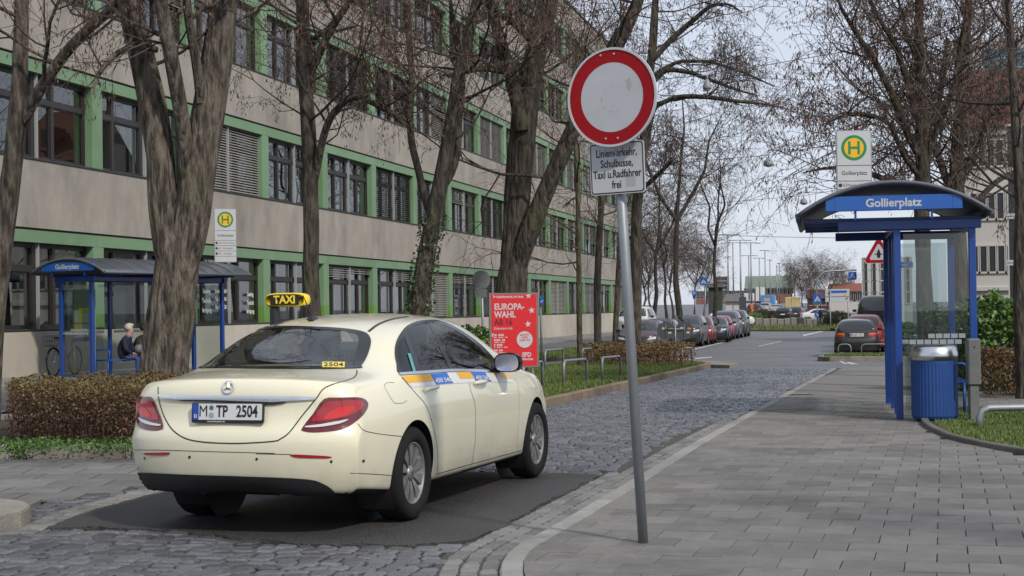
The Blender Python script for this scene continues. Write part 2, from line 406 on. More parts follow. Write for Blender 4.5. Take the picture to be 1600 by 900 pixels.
def lay(parent, spots, base_name, rest_name, mat_, shapes, keep=300, vis=True):
    "spots: (x, y, rot, h, shape index): the largest in view become objects, the rest one mesh"
    def score(s):
        a, b, d = proj((s[0], s[1], T(s[0], s[1])))
        if d < 1 or a < -60 or a > 1660 or b > 950: return 1e9
        return d
    order = sorted(spots, key=score)
    meshes = []
    for vs, fs in shapes:
        me = bpy.data.meshes.new(base_name); me.from_pydata(vs, [], fs); me.materials.append(mat_); meshes.append(me)
    for s in order[:keep]:
        z = T(s[0], s[1]) + s[3]
        sl = (T(s[0], s[1] + .1) - T(s[0], s[1] - .1)) / .2
        link(base_name, meshes[s[4]], parent, (s[0], s[1], z), (sl + s[5], s[6], s[2]))
    mb = MB(); r = random.Random(5)
    for s in order[keep:]:
        vs, fs = shapes[s[4]]; z = T(s[0], s[1]) + s[3]; c, sn = math.cos(s[2]), math.sin(s[2])
        mb.add([(s[0] + x * c - y * sn, s[1] + x * sn + y * c, z + q + x * -s[6] + y * s[5]) for x, y, q in vs], fs, r.random())
    if mb.v: tag(mb.build(rest_name, mat_, parent), kind='stuff')
r = random.Random(11)
shapes = []
WS = [.125, .14, .155, .17, .19]
for w in WS:
    for k in range(4): shapes.append(stone(w - .018, .140, .05, .013, r))
spots = []; y = 6.6; row = 0
while y < 46.7:
    x = -7.0 + r.uniform(0, .2)
    while x < -1.2:
        wi = r.randrange(len(WS)); w = WS[wi]; cx = x + w / 2; cy = y + r.uniform(-.008, .008) + .02 * math.sin(cx * 2.1 + y * .7)
        x += w
        if not inpoly(cx, cy, lane_poly): continue
        if inpoly(cx, cy, asph_in): continue
        k = min(range(len(KR_s)), key=lambda i: abs(KR_s[i][1] - cy))
        if cx > KR_s[k][0] - (.36 if cy < 22 else .06): continue
        a, b, d = proj((cx, cy, 0))
        if a < -80 or a > 1500: continue
        spots.append((cx, cy, r.uniform(-.06, .06), r.uniform(-.006, .003), wi * 4 + r.randrange(4), r.gauss(0, .035), r.gauss(0, .035)))
    y += .157; row += 1
lay(cobbled_lane, spots, 'cobblestone', 'cobblestones_far', M_sett, shapes)

# ---- flush kerb band and gutter setts along the right side
kerb = MB(); kerb_root = sheet('kerb_bed', [(p[0] - .40, p[1]) for p in KR_s] + [(p[0] + .2, p[1]) for p in KR_s[::-1]], -0.013, M_bed, 3.0)
def kerb_run(name, pl, d0, d1, top, seg, parent, mat_, low=-.12, gap=.006, bev=.012, batter=0.0):
    P = resample(pl, seg / 3)
    n = 0
    for i in range(0, len(P) - 3, 3):
        q = [Vector(p) for p in P[i:i + 4]]
        L0 = offs([tuple(p) for p in P[max(i - 1, 0):i + 5]], d0); L1 = offs([tuple(p) for p in P[max(i - 1, 0):i + 5]], d1)
        if i > 0: L0 = L0[1:]; L1 = L1[1:]
        L0 = [Vector(p) for p in L0[:4]]; L1 = [Vector(p) for p in L1[:4]]
        t0 = (L0[1] - L0[0]).normalized() * gap / 2; t1 = (L0[3] - L0[2]).normalized() * gap / 2
        L0[0] += t0; L1[0] += t0; L0[3] -= t1; L1[3] -= t1
        vs = []; o = (q[0] + q[3]) / 2; oz = T(o.x, o.y)
        for a, b in zip(L0, L1):
            e = (b - a).normalized() * bev
            for p, z in ((a, low), (a + e * batter, top - bev), (a + e * (1 + batter), top), (b - e, top), (b, top - bev), (b, low)):
                vs.append((p.x - o.x, p.y - o.y, T(p.x, p.y) - oz + z))
        fs = [(k * 6 + j, k * 6 + j + 1, (k + 1) * 6 + j + 1, (k + 1) * 6 + j) for k in range(3) for j in range(5)]
        fs += [tuple(range(6))[::-1], tuple(18 + j for j in range(6))]
        mb = MB(); mb.add(vs, fs); ob = mb.build(name, mat_, parent, (o.x, o.y, oz)); n += 1
    return n
kr_near = [p for p in KR_s if p[1] < 47]
kerb_run('kerb_stone', kr_near, 0.0, KW, .018, 1.0, kerb_root, M_kerb_l)
g_sh = [stone(.105, .155, .05, .010, r, 8, .05) for k in range(4)] + [stone(.10, .17, .05, .010, r, 8, .05) for k in range(2)]
spots = []
P = resample([p for p in KR_s if p[1] < 22.5], .172)
for j, off in enumerate((-.065, -.18, -.295)):
    Q = offs([tuple(p) for p in P], off)
    for i, p in enumerate(Q[:-1]):
        nx = Q[i + 1]; ang = math.atan2(nx[1] - p[1], nx[0] - p[0]) - math.pi / 2; f = .5 * (j % 2)
        if j == 2 and p[1] > 14.6: continue
        spots.append((p[0] + (nx[0] - p[0]) * f, p[1] + (nx[1] - p[1]) * f, ang + r.uniform(-.05, .05), r.uniform(-.002, .004), r.randrange(6), r.uniform(-.02, .02), r.uniform(-.02, .02)))
lay(kerb_root, spots, 'gutter_sett', 'gutter_setts_far', M_sett_l, g_sh, keep=200)

# ---- right pavement: slabs in staggered rows across
right_poly = [(p[0] + KW, p[1]) for p in KR_s] + [(-.9, 48.2), (4, 48.2), (14, 40), (14, 6.5)]
pavement_right = sheet('pavement', right_poly, -0.012, M_bed, 2.0)
GR_K = [tuple(G(x, y)[:2]) for x, y in ((1452, 655), (1448, 660), (1450, 667), (1462, 675), (1490, 688), (1540, 700), (1600, 711), (1660, 720), (1760, 732))]
GR_K = [(.75, 24.6), (.60, 23.4)] + GR_K + [(4.6, 13.4), (8, 12.6)]
green_right = GR_K + [(13.8, 12.6), (13.8, 26.0), (2.6, 25.6), (.75, 25.0)]
SW = SD = .352; SANG = math.radians(-2.2); sca, ssa = math.cos(SANG), math.sin(SANG)
sl_sh = [stone(SW - .005, SD - .005, .05, .0035, r, 4, .006) for k in range(6)]
full = []; part = []
for row in range(-4, 62):
    for col in range(-12, 24):
        u = (col + (.5 if row % 2 else 0)) * SW; v = row * SD; x = -.6 + u * sca - v * ssa; y = 9.0 + u * ssa + v * sca
        if y > 29.8 or y < 6.9 or inpoly(x, y, green_right): continue
        a, b, d = proj((x, y, T(x, y)))
        if a < -120 or a > 1720 or d < 2: continue
        k = min(range(len(KR_s)), key=lambda i: (KR_s[i][0] - x) ** 2 + (KR_s[i][1] - y) ** 2)
        tk = (Vector(KR_s[min(k + 1, len(KR_s) - 1)]) - Vector(KR_s[max(k - 1, 0)])).normalized(); dist = (x - KR_s[k][0]) * tk.y - (y - KR_s[k][1]) * tk.x - KW
        s_ = (x, y, SANG, .018 + r.uniform(-.0028, .0028), r.randrange(6), r.uniform(-.006, .006), r.uniform(-.007, .007), dist, tk)
        if dist > SW * .62: full.append(s_)
        elif dist > -SW * .55: part.append(s_)
lay(pavement_right, full, 'paving_slab', 'paving_slabs_far', M_slab, sl_sh)
for s in part:                                           # slabs cut along the kerb
    vs, fs = sl_sh[s[4]]; bm = bmesh.new(); vv = [bm.verts.new(Matrix.Rotation(SANG, 3, 'Z') @ Vector(q)) for q in vs]
    for f in fs: bm.faces.new([vv[i] for i in f])
    t_ = s[8]; nrm = Vector((t_.y, -t_.x, 0)); co = nrm * (-s[7] + .006)
    bmesh.ops.bisect_plane(bm, geom=bm.verts[:] + bm.edges[:] + bm.faces[:], plane_co=co, plane_no=nrm, clear_inner=True)
    if len(bm.faces) < 2: bm.free(); continue
    me = bpy.data.meshes.new('cut_slab'); bm.to_mesh(me); bm.free(); me.materials.append(M_slab)
    link('cut_slab', me, pavement_right, (s[0], s[1], T(s[0], s[1]) + s[3]))
M_pave_far = mat('paving_far', (.20, .19, .176), .8, var=.6, vscale=2.5, rgb2=(.15, .143, .132), bump=.3, bscale=60)
sheet('pavement_far', [(-1.7, 30.1), (6.3, 30.1), (6.3, 47.9), (-1.0, 47.9)], 0.012, M_pave_far, 2.0)

# ---- left pavement (slabs at an angle in front of the hedge)
left_poly = [(-6.62, 11.75), (-6.16, 13.4), (-6.36, 15.0), (-6.7, 16.1), (-7.64, 15.42), (-8.96, 15.08), (-11, 14.6), (-13.5, 14.2), (-13.5, 6.5), (-8.2, 6.5), (-7.6, 9.7)]
pavement_left = sheet('pavement', left_poly, -0.014, M_bed, 2.0)
M_slab_d = mat('grey_slab', (.20, .195, .185), .8, var=.6, vscale=4, rgb2=(.13, .127, .12), bump=.3, bscale=80, piece=.2, world=True, stain=.4)
spots = []; ang = math.radians(14); ca, sa = math.cos(ang), math.sin(ang)
lw = [stone(.50 - .005, .50 - .005, .05, .005, r, 4, .004) for k in range(3)]
for i in range(-30, 30):
    for j in range(-30, 30):
        u = (i + (.5 if j % 2 else 0)) * .5; v = j * .5; x = -9 + u * ca - v * sa; y = 12 + u * sa + v * ca
        if all(inpoly(x + dx, y + dy, left_poly) for dx in (-.05, .05) for dy in (-.05, .05)):
            spots.append((x, y, ang, .004 + r.uniform(-.002, .002), r.randrange(3), r.uniform(-.004, .004), r.uniform(-.004, .004)))
lay(pavement_left, spots, 'paving_slab', 'paving_slabs_far', M_slab_d, lw, keep=160)
edge = [(-6.75, 11.4), (-6.5, 12.0), (-6.06, 13.4), (-6.2, 15.0)]
le = poly_px([(60, 832), (135, 800), (262, 765), (330, 752)])
spots = []
P = resample([tuple(p) for p in le], .2)
for j, off in enumerate((-.06, -.17)):
    Q = offs([tuple(p) for p in P], off)
    for i, p in enumerate(Q[:-1]):
        nx = Q[i + 1]
        spots.append((p[0], p[1], math.atan2(nx[1] - p[1], nx[0] - p[0]) - math.pi / 2, .010, r.randrange(6), 0, 0))
lay(pavement_left, spots, 'gutter_sett', 'gutter_setts_far', M_sett_l, g_sh, keep=120)
# raised kerb corner at the lower left with setts at its foot
kc = [tuple(G(x, y)[:2]) for x, y in ((-160, 858), (-60, 842), (0, 832), (36, 824), (49, 815), (40, 806), (0, 800), (-80, 797))]
corner_root = thing('kerb_corner', 'raised rounded granite kerb corner beside the cobbles', 'kerb', (kc[3][0], kc[3][1], T(*kc[3])))
kp = resample(kc, .12); pts = [(p[0] - kc[3][0], p[1] - kc[3][1]) for p in kp]
half = len(pts) // 2
for k0, k1 in ((0, half), (half, len(pts) - 1)):
    pass
mbk = MB(); mbk.prism(pts, -.1, .105); mbk.prism([(x * .985 - .01, y * .985) for x, y in pts], .105, .115)
mbk.build('kerb_block', M_granite, corner_root)
spots = []
Q = offs(kc[:5], .07); P = resample(Q, .17)
for i in range(len(P) - 1):
    spots.append((P[i].x, P[i].y, math.atan2(P[i + 1].y - P[i].y, P[i + 1].x - P[i].x) - math.pi / 2, .008, r.randrange(6), 0, 0))
lay(pavement_left, spots, 'gutter_sett', 'gutter_setts_far', M_sett_l, g_sh, keep=120)

# ---- green island with granite kerb, left
GRN = KL + [(-8.0, 52.0), (-9.5, 51.5), (-9.8, 40), (-10.2, 26), (-11.5, 19), (-13.5, 17.5)]
green_island = sheet('green_island', GRN, 0.10, M_soil, 2.0, thick=.3)
kerb_run('kerb_stone', KL[:7], .014, -.15, .135, 1.0, green_island, M_granite, low=-.15, bev=.018)
kerb_run('kerb_stone', KL[6:], .014, -.15, .135, 1.0, green_island, mat('warm_granite', (.27, .205, .14), .85, var=.6, vscale=6, rgb2=(.17, .12, .08), bump=.6, bscale=50, piece=.25, world=True, stain=.3), low=-.15, bev=.018)
sheet('path', [(-9.9, 18), (-9.5, 26), (-9.4, 52), (-11.6, 52), (-12.2, 26), (-13.5, 17.8)], 0.012, M_pave_far, 3.0)
sheet('side_road', [(-13.5, 18), (-17.3, 18), (-17.3, 130), (-13.6, 130), (-13.6, 30)], -0.03, mat('side_asphalt', (.11, .108, .108), .8, var=.5, vscale=.6, rgb2=(.15, .148, .145)), 4.0)
GRN2 = [(-12.0, 28), (-13.4, 26), (-13.5, 62), (-13.5, 118), (-10.6, 118), (-10.2, 66), (-11.7, 56)]
green_strip = sheet('green_strip', GRN2, 0.06, M_soil, 4.0, thick=.2)
side_walk = sheet('side_pavement', [(-17.3, 10), (-20.6, 10), (-20.6, 140), (-17.3, 140)], 0.05, mat('side_paving', (.24, .235, .225), .85, var=.5, vscale=1.5, rgb2=(.17, .165, .16)), 4.0, thick=.15)

# right green corner with low kerb
green_corner = sheet('green_corner', green_right, 0.035, M_soil, 1.5, thick=.2)
kerb_run('kerb_stone', GR_K, -.02, .075, .075, 1.0, green_corner, mat('dark_kerb', (.15, .14, .125), .85, var=.6, vscale=6, rgb2=(.08, .075, .06), piece=.2), low=-.1)
# far right green strip with hoops, where the estate car is parked
fgr = [(-2.15, 58.3), (-1.9, 57.6), (1.6, 57.2), (3.0, 57.6), (3.0, 60.6), (-1.6, 60.6), (-2.1, 59.6)]
green_far = sheet('green_strip', fgr, 0.09, M_soil, 1.5, thick=.3)
kerb_run('kerb_stone', fgr[-2:] + fgr[:5], .016, -.15, .11, 1.0, green_far, M_granite)
# stub island at the end of the left green
isl = poly_px([(1070, 571), (1140, 573), (1153, 570), (1150, 567), (1120, 566), (1070, 566)])
kerb_island = sheet('kerb_island', isl, .05, M_granite, 1.0, thick=.3)

# ---- grass blades
def grass(name, poly, dens, h, parent, seed, base_h, avoid=None, label=None):
    rr = random.Random(seed); xs = [p[0] for p in poly]; ys = [p[1] for p in poly]
    n = int((max(xs) - min(xs)) * (max(ys) - min(ys)) * dens); mb_v = []; mb_f = []; tn = []
    for k in range(n):
        x = rr.uniform(min(xs), max(xs)); y = rr.uniform(min(ys), max(ys))
        if not inpoly(x, y, poly): continue
        if noise.noise((x * .9, y * .9, seed)) < -.35 and rr.random() < .7: continue
        z = T(x, y) + base_h; a = rr.uniform(0, 6.28); hh = h * rr.uniform(.5, 1.3); w = .008 + h * .10
        i = len(mb_v); dx, dy = math.cos(a) * w, math.sin(a) * w; lx, ly = rr.uniform(-.5, .5) * hh, rr.uniform(-.5, .5) * hh
        mb_v += [(x - dx, y - dy, z - .01), (x + dx, y + dy, z - .01), (x + lx, y + ly, z + hh)]; mb_f.append((i, i + 1, i + 2)); tn.append(rr.random())
    me = bpy.data.meshes.new(name); me.from_pydata(mb_v, [], mb_f); me.materials.append(M_grass)
    at = me.attributes.new('tone', 'FLOAT', 'FACE'); at.data.foreach_set('value', tn)
    o = link(name, me, parent); o['kind'] = 'stuff'; return o
gi = [(p[0] - .25, p[1]) for p in KL if p[1] >= 15.9] + [(-8.0, 51.6), (-9.3, 51.0), (-9.6, 40), (-10, 26), (-11, 19.5), (-8.5, 17.2)]
grass('grass', gi, 700, .07, green_island, 1, .10)
grass('grass', GRN2, 160, .12, green_strip, 2, .06)
grass('grass', [(p[0] + .1, p[1] + .12) for p in GR_K] + [(9, 13.2), (9, 25), (2.6, 25), (.9, 24.4)], 1700, .038, green_corner, 3, .035)
grass('grass', [(-1.95, 58), (1.6, 57.4), (2.8, 57.8), (2.8, 60.4), (-1.6, 60.4)], 900, .10, green_far, 4, .09)
# ---- white road paint beyond the lane
def paint(pts, name='road_marking'):
    return sheet(name, poly_px(pts), -0.055, M_white, 3.0, road)
paint([(1060, 559), (1112, 555.2), (1113, 556.4), (1060, 561)])
paint([(1060, 548.5), (1140, 530.5), (1141, 531.3), (1062, 550)])
paint([(1254, 522.0), (1262, 520.5), (1300, 512), (1301, 512.8), (1264, 521.8), (1256, 524)])
paint([(1289, 554.5), (1304, 558), (1302, 559), (1287, 555.5)]); paint([(1310, 562), (1320, 566), (1325, 566.5), (1316, 562)])
paint([(1326, 563), (1342, 566.5), (1330, 566.5), (1322, 564)])
for k in range(4): paint([(1212 - k * 9, 533 + k * 2.0), (1220 - k * 9, 531.2 + k * 2.0), (1221 - k * 9, 531.9 + k * 2.0), (1213 - k * 9, 533.8 + k * 2.0)])
M_dark = mat('dark_tar', (.03, .03, .032), .6)
sheet('asphalt_band', [(-5.0, 46.9), (-1.3, 46.9), (-1.25, 47.9), (-4.98, 47.9)], -.01, M_asph, 2.0)
# ================================================================ CARS
def curve(xs, ys):
    xs = list(xs); ys = list(ys); n = len(xs)
    d = [(ys[i + 1] - ys[i]) / (xs[i + 1] - xs[i]) for i in range(n - 1)]
    m = [d[0]] + [0 if d[i - 1] * d[i] <= 0 else 2 * d[i - 1] * d[i] / (d[i - 1] + d[i]) for i in range(1, n - 1)] + [d[-1]]
    def f(x):
        if x <= xs[0]: return ys[0]
        if x >= xs[-1]: return ys[-1]
        i = 0
        while x > xs[i + 1]: i += 1
        h = xs[i + 1] - xs[i]; t = (x - xs[i]) / h
        return ys[i] * (2 * t**3 - 3 * t * t + 1) + h * m[i] * (t**3 - 2 * t * t + t) + ys[i + 1] * (-2 * t**3 + 3 * t * t) + h * m[i + 1] * (t**3 - t * t)
    return f
def T2(tab): return curve([a for a, b in tab], [b for a, b in tab])
FR = [0, .10, .24, .40, .52, .58, .65, .76, .89, 1]
def car_shell(S, level=2, arches=True):
    "lofted car body. x forward from the rear axle, y left, z up"
    zc, zr, zs, yt, wp = (T2(S[k]) for k in ('zc', 'zr', 'zs', 'yt', 'wp'))
    WF = S.get('wf', [.925, .955, .975, .99, .998, 1.0, 1.0, .995, .98, .945])
    W = S['W']; zb = S['zb']; zbf = T2(S['zbt']) if 'zbt' in S else (lambda x: zb); xr, xf = S['xr'], S['xf']; XR, XF = S['XR'], S['XF']
    rb = S.get('rb', (.03, .20, 5)); fb = S.get('fb', (.06, .38, 4))
    roff = lambda t: rb[0] * t * t + rb[1] * t ** rb[2]
    foff = lambda t: -(fb[0] * t * t + fb[1] * t ** fb[2])
    st = [(xr, 1.0, 0)] + [(x, w, 0) for x, w in S['rs']] + [(x, 0, 0) for x in S['ms']] + [(x, 0, w) for x, w in S['fs']] + [(xf, 0, 1.0)]
    nS = len(FR); rows = []
    for si, (x, wr, wf) in enumerate(st):
        def px(t, x=x, wr=wr, wf=wf): return x + roff(t) * wr + foff(t) * wf
        xs_ = px(1.0); w = W * wp(xs_); pts = []; zb = zbf(xs_)
        for j, fr in enumerate(FR):
            z = zb + fr * (zs(xs_) - zb); xx = xs_
            if si == 0: xx = XR[j] + roff(1.0)
            if si == len(st) - 1: xx = XF[j] + foff(1.0)
            pts.append((xx, w * WF[j], z))
        ws = pts[-1][1]; y9 = min(yt(xs_), ws - .03); z9 = max(zr(xs_), zs(xs_) + .012); zsh = zs(xs_)
        top = [(ws - .012 * (1 if z9 - zsh < .1 else 1.6), zsh + (z9 - zsh) * .12), (ws + (y9 - ws) * .47 + .010, zsh + (z9 - zsh) * .55), (y9 + .01, zsh + (z9 - zsh) * .97)]
        for y, z in top:
            t = y / ws; pts.append((px(t), y, z))
        for f, g in ((.86, .45), (.50, .86), (0, 1)):
            y = y9 * f; t = y / ws; xx = px(t); zz = zr(xx) + (zc(xx) - zr(xx)) * g
            if f > .8: zz = z9 + (zz - z9) * .8
            pts.append((xx, y, zz))
        rows.append(pts)
    bm = bmesh.new(); V = []
    n = nS + 6
    def v(x, y, z): return bm.verts.new((x, y, z))
    for pts in rows:
        V.append([[v(x, s * y, z) for x, y, z in pts] for s in (1, -1)])
    # centre line is shared
    for R_ in V:
        bm.verts.remove(R_[1][-1]); R_[1][-1] = R_[0][-1]
    B = [v(p[0][0], 0, p[0][2]) for p in rows]
    for i in range(len(rows) - 1):
        for s in (0, 1):
            a, b = V[i][s], V[i + 1][s]
            for j in range(n - 1):
                q = (a[j], b[j], b[j + 1], a[j + 1]); bm.faces.new(q if s else q[::-1])
            q = (B[i], B[i + 1], b[0], a[0]); bm.faces.new(q if s else q[::-1])
    # end caps: rows = side levels, columns = top points (shoulder .. centre)
    for end in (0, len(rows) - 1):
        rw = rows[end]; zb = rw[0][2]; off = roff if end == 0 else foff; X = XR if end == 0 else XF
        for s in (0, 1):
            cols = list(range(nS - 1, n)); grid = [[None] * len(cols) for _ in range(nS)]
            for j in range(nS):
                for k, c in enumerate(cols):
                    if k == 0: grid[j][k] = V[end][s][j]
                    elif j == nS - 1: grid[j][k] = V[end][s][c]
                    else:
                        if c == n - 1 and s == 1: grid[j][k] = CEN[j]; continue
                        t = rw[c][1] / rw[nS - 1][1]; ztop = rw[c][2]
                        z = zb + FR[j] * (ztop - zb); y = t * rw[j][1]; xx = X[j] + off(t)
                        grid[j][k] = v(xx, y * (1 - 2 * s), z)
                        if j == 0 and c == n - 1: bm.verts.remove(grid[j][k]); grid[j][k] = B[end]
            if s == 0: CEN = [grid[j][-1] for j in range(nS)]
            bm.faces.new([grid[0][k] for k in range(len(cols))])
            for j in range(nS - 1):
                for k in range(len(cols) - 1):
                    q = (grid[j][k], grid[j][k + 1], grid[j + 1][k + 1], grid[j + 1][k])
                    flip = (s == 0) != (end == 0)
                    bm.faces.new(q[::-1] if flip else q)
    bmesh.ops.recalc_face_normals(bm, faces=bm.faces[:])
    me = bpy.data.meshes.new('body'); bm.to_mesh(me); bm.free()
    ob = bpy.data.objects.new('body_tmp', me); COL.objects.link(ob)
    md = ob.modifiers.new('s', 'SUBSURF'); md.levels = level; md.render_levels = level
    cuts = []
    if arches:
        for x in (0, S['wb']):
            for s in (-1, 1):
                mb = MB(); R_ = S['ra']; mb.prism([(x + R_ * math.cos(a * math.pi / 24), S['rz'] + R_ * math.sin(a * math.pi / 24)) for a in range(48)], 0, 1)
                vs = [(p[0], s * (S['W'] - .26 + p[2] * .5), p[1]) for p in mb.v]; mb.v = vs
                cme = mb.mesh('cut'); bmt = bmesh.new(); bmt.from_mesh(cme); bmesh.ops.recalc_face_normals(bmt, faces=bmt.faces[:]); bmt.to_mesh(cme); bmt.free()
                co = bpy.data.objects.new('cut', cme); COL.objects.link(co); cuts.append(co)
                bo = ob.modifiers.new('b', 'BOOLEAN'); bo.operation = 'DIFFERENCE'; bo.object = co; bo.solver = 'EXACT'
    dg = bpy.context.evaluated_depsgraph_get(); me2 = bpy.data.meshes.new_from_object(ob.evaluated_get(dg))
    for c in cuts: bpy.data.objects.remove(c)
    bpy.data.objects.remove(ob)
    return me2
def bvh_of(me):
    return BVHTree.FromPolygons([v.co[:] for v in me.vertices], [tuple(p.vertices) for p in me.polygons])
def set_smooth(me, ang=40):
    me.polygons.foreach_set('use_smooth', [True] * len(me.polygons))
    bm = bmesh.new(); bm.from_mesh(me)
    for e in bm.edges:
        if len(e.link_faces) == 2 and e.calc_face_angle(0) > math.radians(ang): e.smooth = False
    bm.to_mesh(me); bm.free()

def fill2d(loops, h):
    "triangulated 2-D region with holes, edges no longer than h; returns (verts, faces)"
    bm = bmesh.new(); es = []
    for lp in loops:
        vs = [bm.verts.new((p[0], p[1], 0)) for p in lp]
        for i in range(len(vs)): es.append(bm.edges.new((vs[i], vs[(i + 1) % len(vs)])))
    bmesh.ops.triangle_fill(bm, edges=es, use_beauty=True, use_dissolve=False)
    for it in range(7):
        le = [e for e in bm.edges if e.calc_length() > h]
        if not le: break
        bmesh.ops.subdivide_edges(bm, edges=le, cuts=1, use_grid_fill=False)
        bmesh.ops.triangulate(bm, faces=[f for f in bm.faces if len(f.verts) > 3])
    for f in bm.faces:
        f.normal_update()
        if f.normal.z < 0: f.normal_flip()
    bm.verts.index_update(); out = [v.co[:2] for v in bm.verts], [tuple(v.index for v in f.verts) for f in bm.faces]
    bm.free(); return out
def spline(pts, n=4, closed=True):
    "Catmull-Rom through 2-D points"
    out = []; m = len(pts)
    for i in range(m if closed else m - 1):
        p0, p1, p2, p3 = (pts[(i + k) % m] if closed else pts[min(max(i + k, 0), m - 1)] for k in (-1, 0, 1, 2))
        for s in range(n):
            t = s / n
            out.append(tuple(.5 * (2 * p1[a] + (p2[a] - p0[a]) * t + (2 * p0[a] - 5 * p1[a] + 4 * p2[a] - p3[a]) * t * t + (3 * p1[a] - p0[a] - 3 * p2[a] + p3[a]) * t ** 3) for a in (0, 1)))
    if not closed: out.append(tuple(pts[-1]))
    return out
class Skin:
    "puts outlines onto a body surface. caster(u, v) -> (origin, direction)"
    def __init__(s, bvh, caster): s.b = bvh; s.c = caster
    def hit(s, u, v, off=0.0):
        o, d = s.c(u, v); loc, nor, i, dist = s.b.ray_cast(o, d)
        if loc is None:
            best = None
            for k in range(1, 60):                # nearest surface to the ray
                q = o + d * (k * .25); r_ = s.b.find_nearest(q)
                if r_[0] is not None and (best is None or r_[3] < best[3]): best = r_
            loc, nor = best[0], best[1]
        if nor.dot(d) > 0: nor = -nor
        return loc + nor * off, nor
    def patch(s, loops, off=.003, h=6.0, mirror=False, thick=0.0):
        vs2, fs = fill2d(loops, h); HH = [s.hit(u, v, off) for u, v in vs2]; P = [q[0] for q in HH]; dt = 0.0
        for f in fs[:40]: dt += (P[f[1]] - P[f[0]]).cross(P[f[2]] - P[f[0]]).dot(HH[f[0]][1])
        if dt < 0: fs = [f[::-1] for f in fs]
        if mirror: P = [Vector((p.x, -p.y, p.z)) for p in P]; fs = [f[::-1] for f in fs]
        mb = MB(); mb.add(P, fs, 0.0, True); return mb
    def ribbon(s, pts, w=.004, off=.0015, mirror=False, sub=5):
        P = []; pl = spline(pts, sub, False) if len(pts) > 2 else [(pts[0][0] + (pts[1][0] - pts[0][0]) * k / 12, pts[0][1] + (pts[1][1] - pts[0][1]) * k / 12) for k in range(13)]
        H = [s.hit(u, v, off) for u, v in pl]; mb = MB(); vs = []
        for i, (p, nn) in enumerate(H):
            t = (H[min(i + 1, len(H) - 1)][0] - H[max(i - 1, 0)][0]).normalized(); sd = t.cross(nn).normalized() * (w / 2)
            vs += [p - sd, p + sd]
        if mirror: vs = [Vector((p.x, -p.y, p.z)) for p in vs]
        mb.add(vs, [(2 * i, 2 * i + 1, 2 * i + 3, 2 * i + 2) for i in range(len(H) - 1)], 0, True); return mb
    def decal(s, me2d, quad, off=.005):
        "2-D mesh with x,y in 0..1 mapped to the quad (bl, br, tr, tl) in u,v"
        for vtx in me2d.vertices:
            a, b = vtx.co.x, vtx.co.y
            u = (quad[0][0] * (1 - a) + quad[1][0] * a) * (1 - b) + (quad[3][0] * (1 - a) + quad[2][0] * a) * b
            v = (quad[0][1] * (1 - a) + quad[1][1] * a) * (1 - b) + (quad[3][1] * (1 - a) + quad[2][1] * a) * b
            vtx.co = s.hit(u, v, off)[0]
        return me2d
def norm_text(t, mat_, **k):
    me = text_mesh(t, 1.0, mat_, **k); xs = [v.co.x for v in me.vertices]; ys = [v.co.y for v in me.vertices]
    for v in me.vertices: v.co.x = (v.co.x - min(xs)) / (max(xs) - min(xs)); v.co.y = (v.co.y - min(ys)) / (max(ys) - min(ys))
    return me
def shrink(poly, d):
    a = sum(poly[i][0] * poly[(i + 1) % len(poly)][1] - poly[(i + 1) % len(poly)][0] * poly[i][1] for i in range(len(poly)))
    sg = 1 if a > 0 else -1; out = []; n = len(poly)
    for i in range(n):
        p0, p1, p2 = Vector(poly[i - 1][:2]), Vector(poly[i][:2]), Vector(poly[(i + 1) % n][:2])
        t = ((p1 - p0).normalized() + (p2 - p1).normalized())
        if t.length < 1e-6: out.append(tuple(p1)); continue
        t.normalize(); out.append((p1.x - t.y * d * sg, p1.y + t.x * d * sg))
    return out

M_tyre = mat('tyre_rubber', (.012, .012, .013), .85, var=.4, vscale=20, rgb2=(.020, .019, .018), spec=.2)
M_rim = mat('alloy_rim', (.30, .30, .30), .38, metal=.7, var=.3, vscale=10, rgb2=(.2, .19, .18))
M_black = mat('black_plastic', (.018, .018, .02), .45)
M_blackg = mat('gloss_black', (.010, .010, .012), .12)
M_dark_in = mat('car_interior', (.035, .036, .04), .8)
M_chrome = mat('chrome', (.80, .81, .84), .22, metal=1.0)
M_red_l = mat('red_lamp', (.36, .010, .018), .12, coat=1.0)
M_red_d = mat('dark_red_lamp', (.12, .006, .012), .12, coat=1.0)
M_red_b = mat('bright_red_lamp', (.62, .02, .02), .25, coat=.6)
M_lampw = mat('clear_lamp', (.62, .62, .62), .12, coat=1.0)
M_orange = mat('orange_lamp', (.7, .2, .02), .2, coat=.5)
M_plate = mat('number_plate_white', (.62, .63, .64), .45)
M_ink = mat('black_print', (.012, .012, .014), .5)
M_blue_eu = mat('plate_blue', (.015, .06, .36), .4)
M_glass_car = glass_mat('car_glass', (.58, .63, .61), .95, 0, .11)
M_glass_dark = glass_mat('dark_car_glass', (.22, .24, .24), .9, 0, .05)

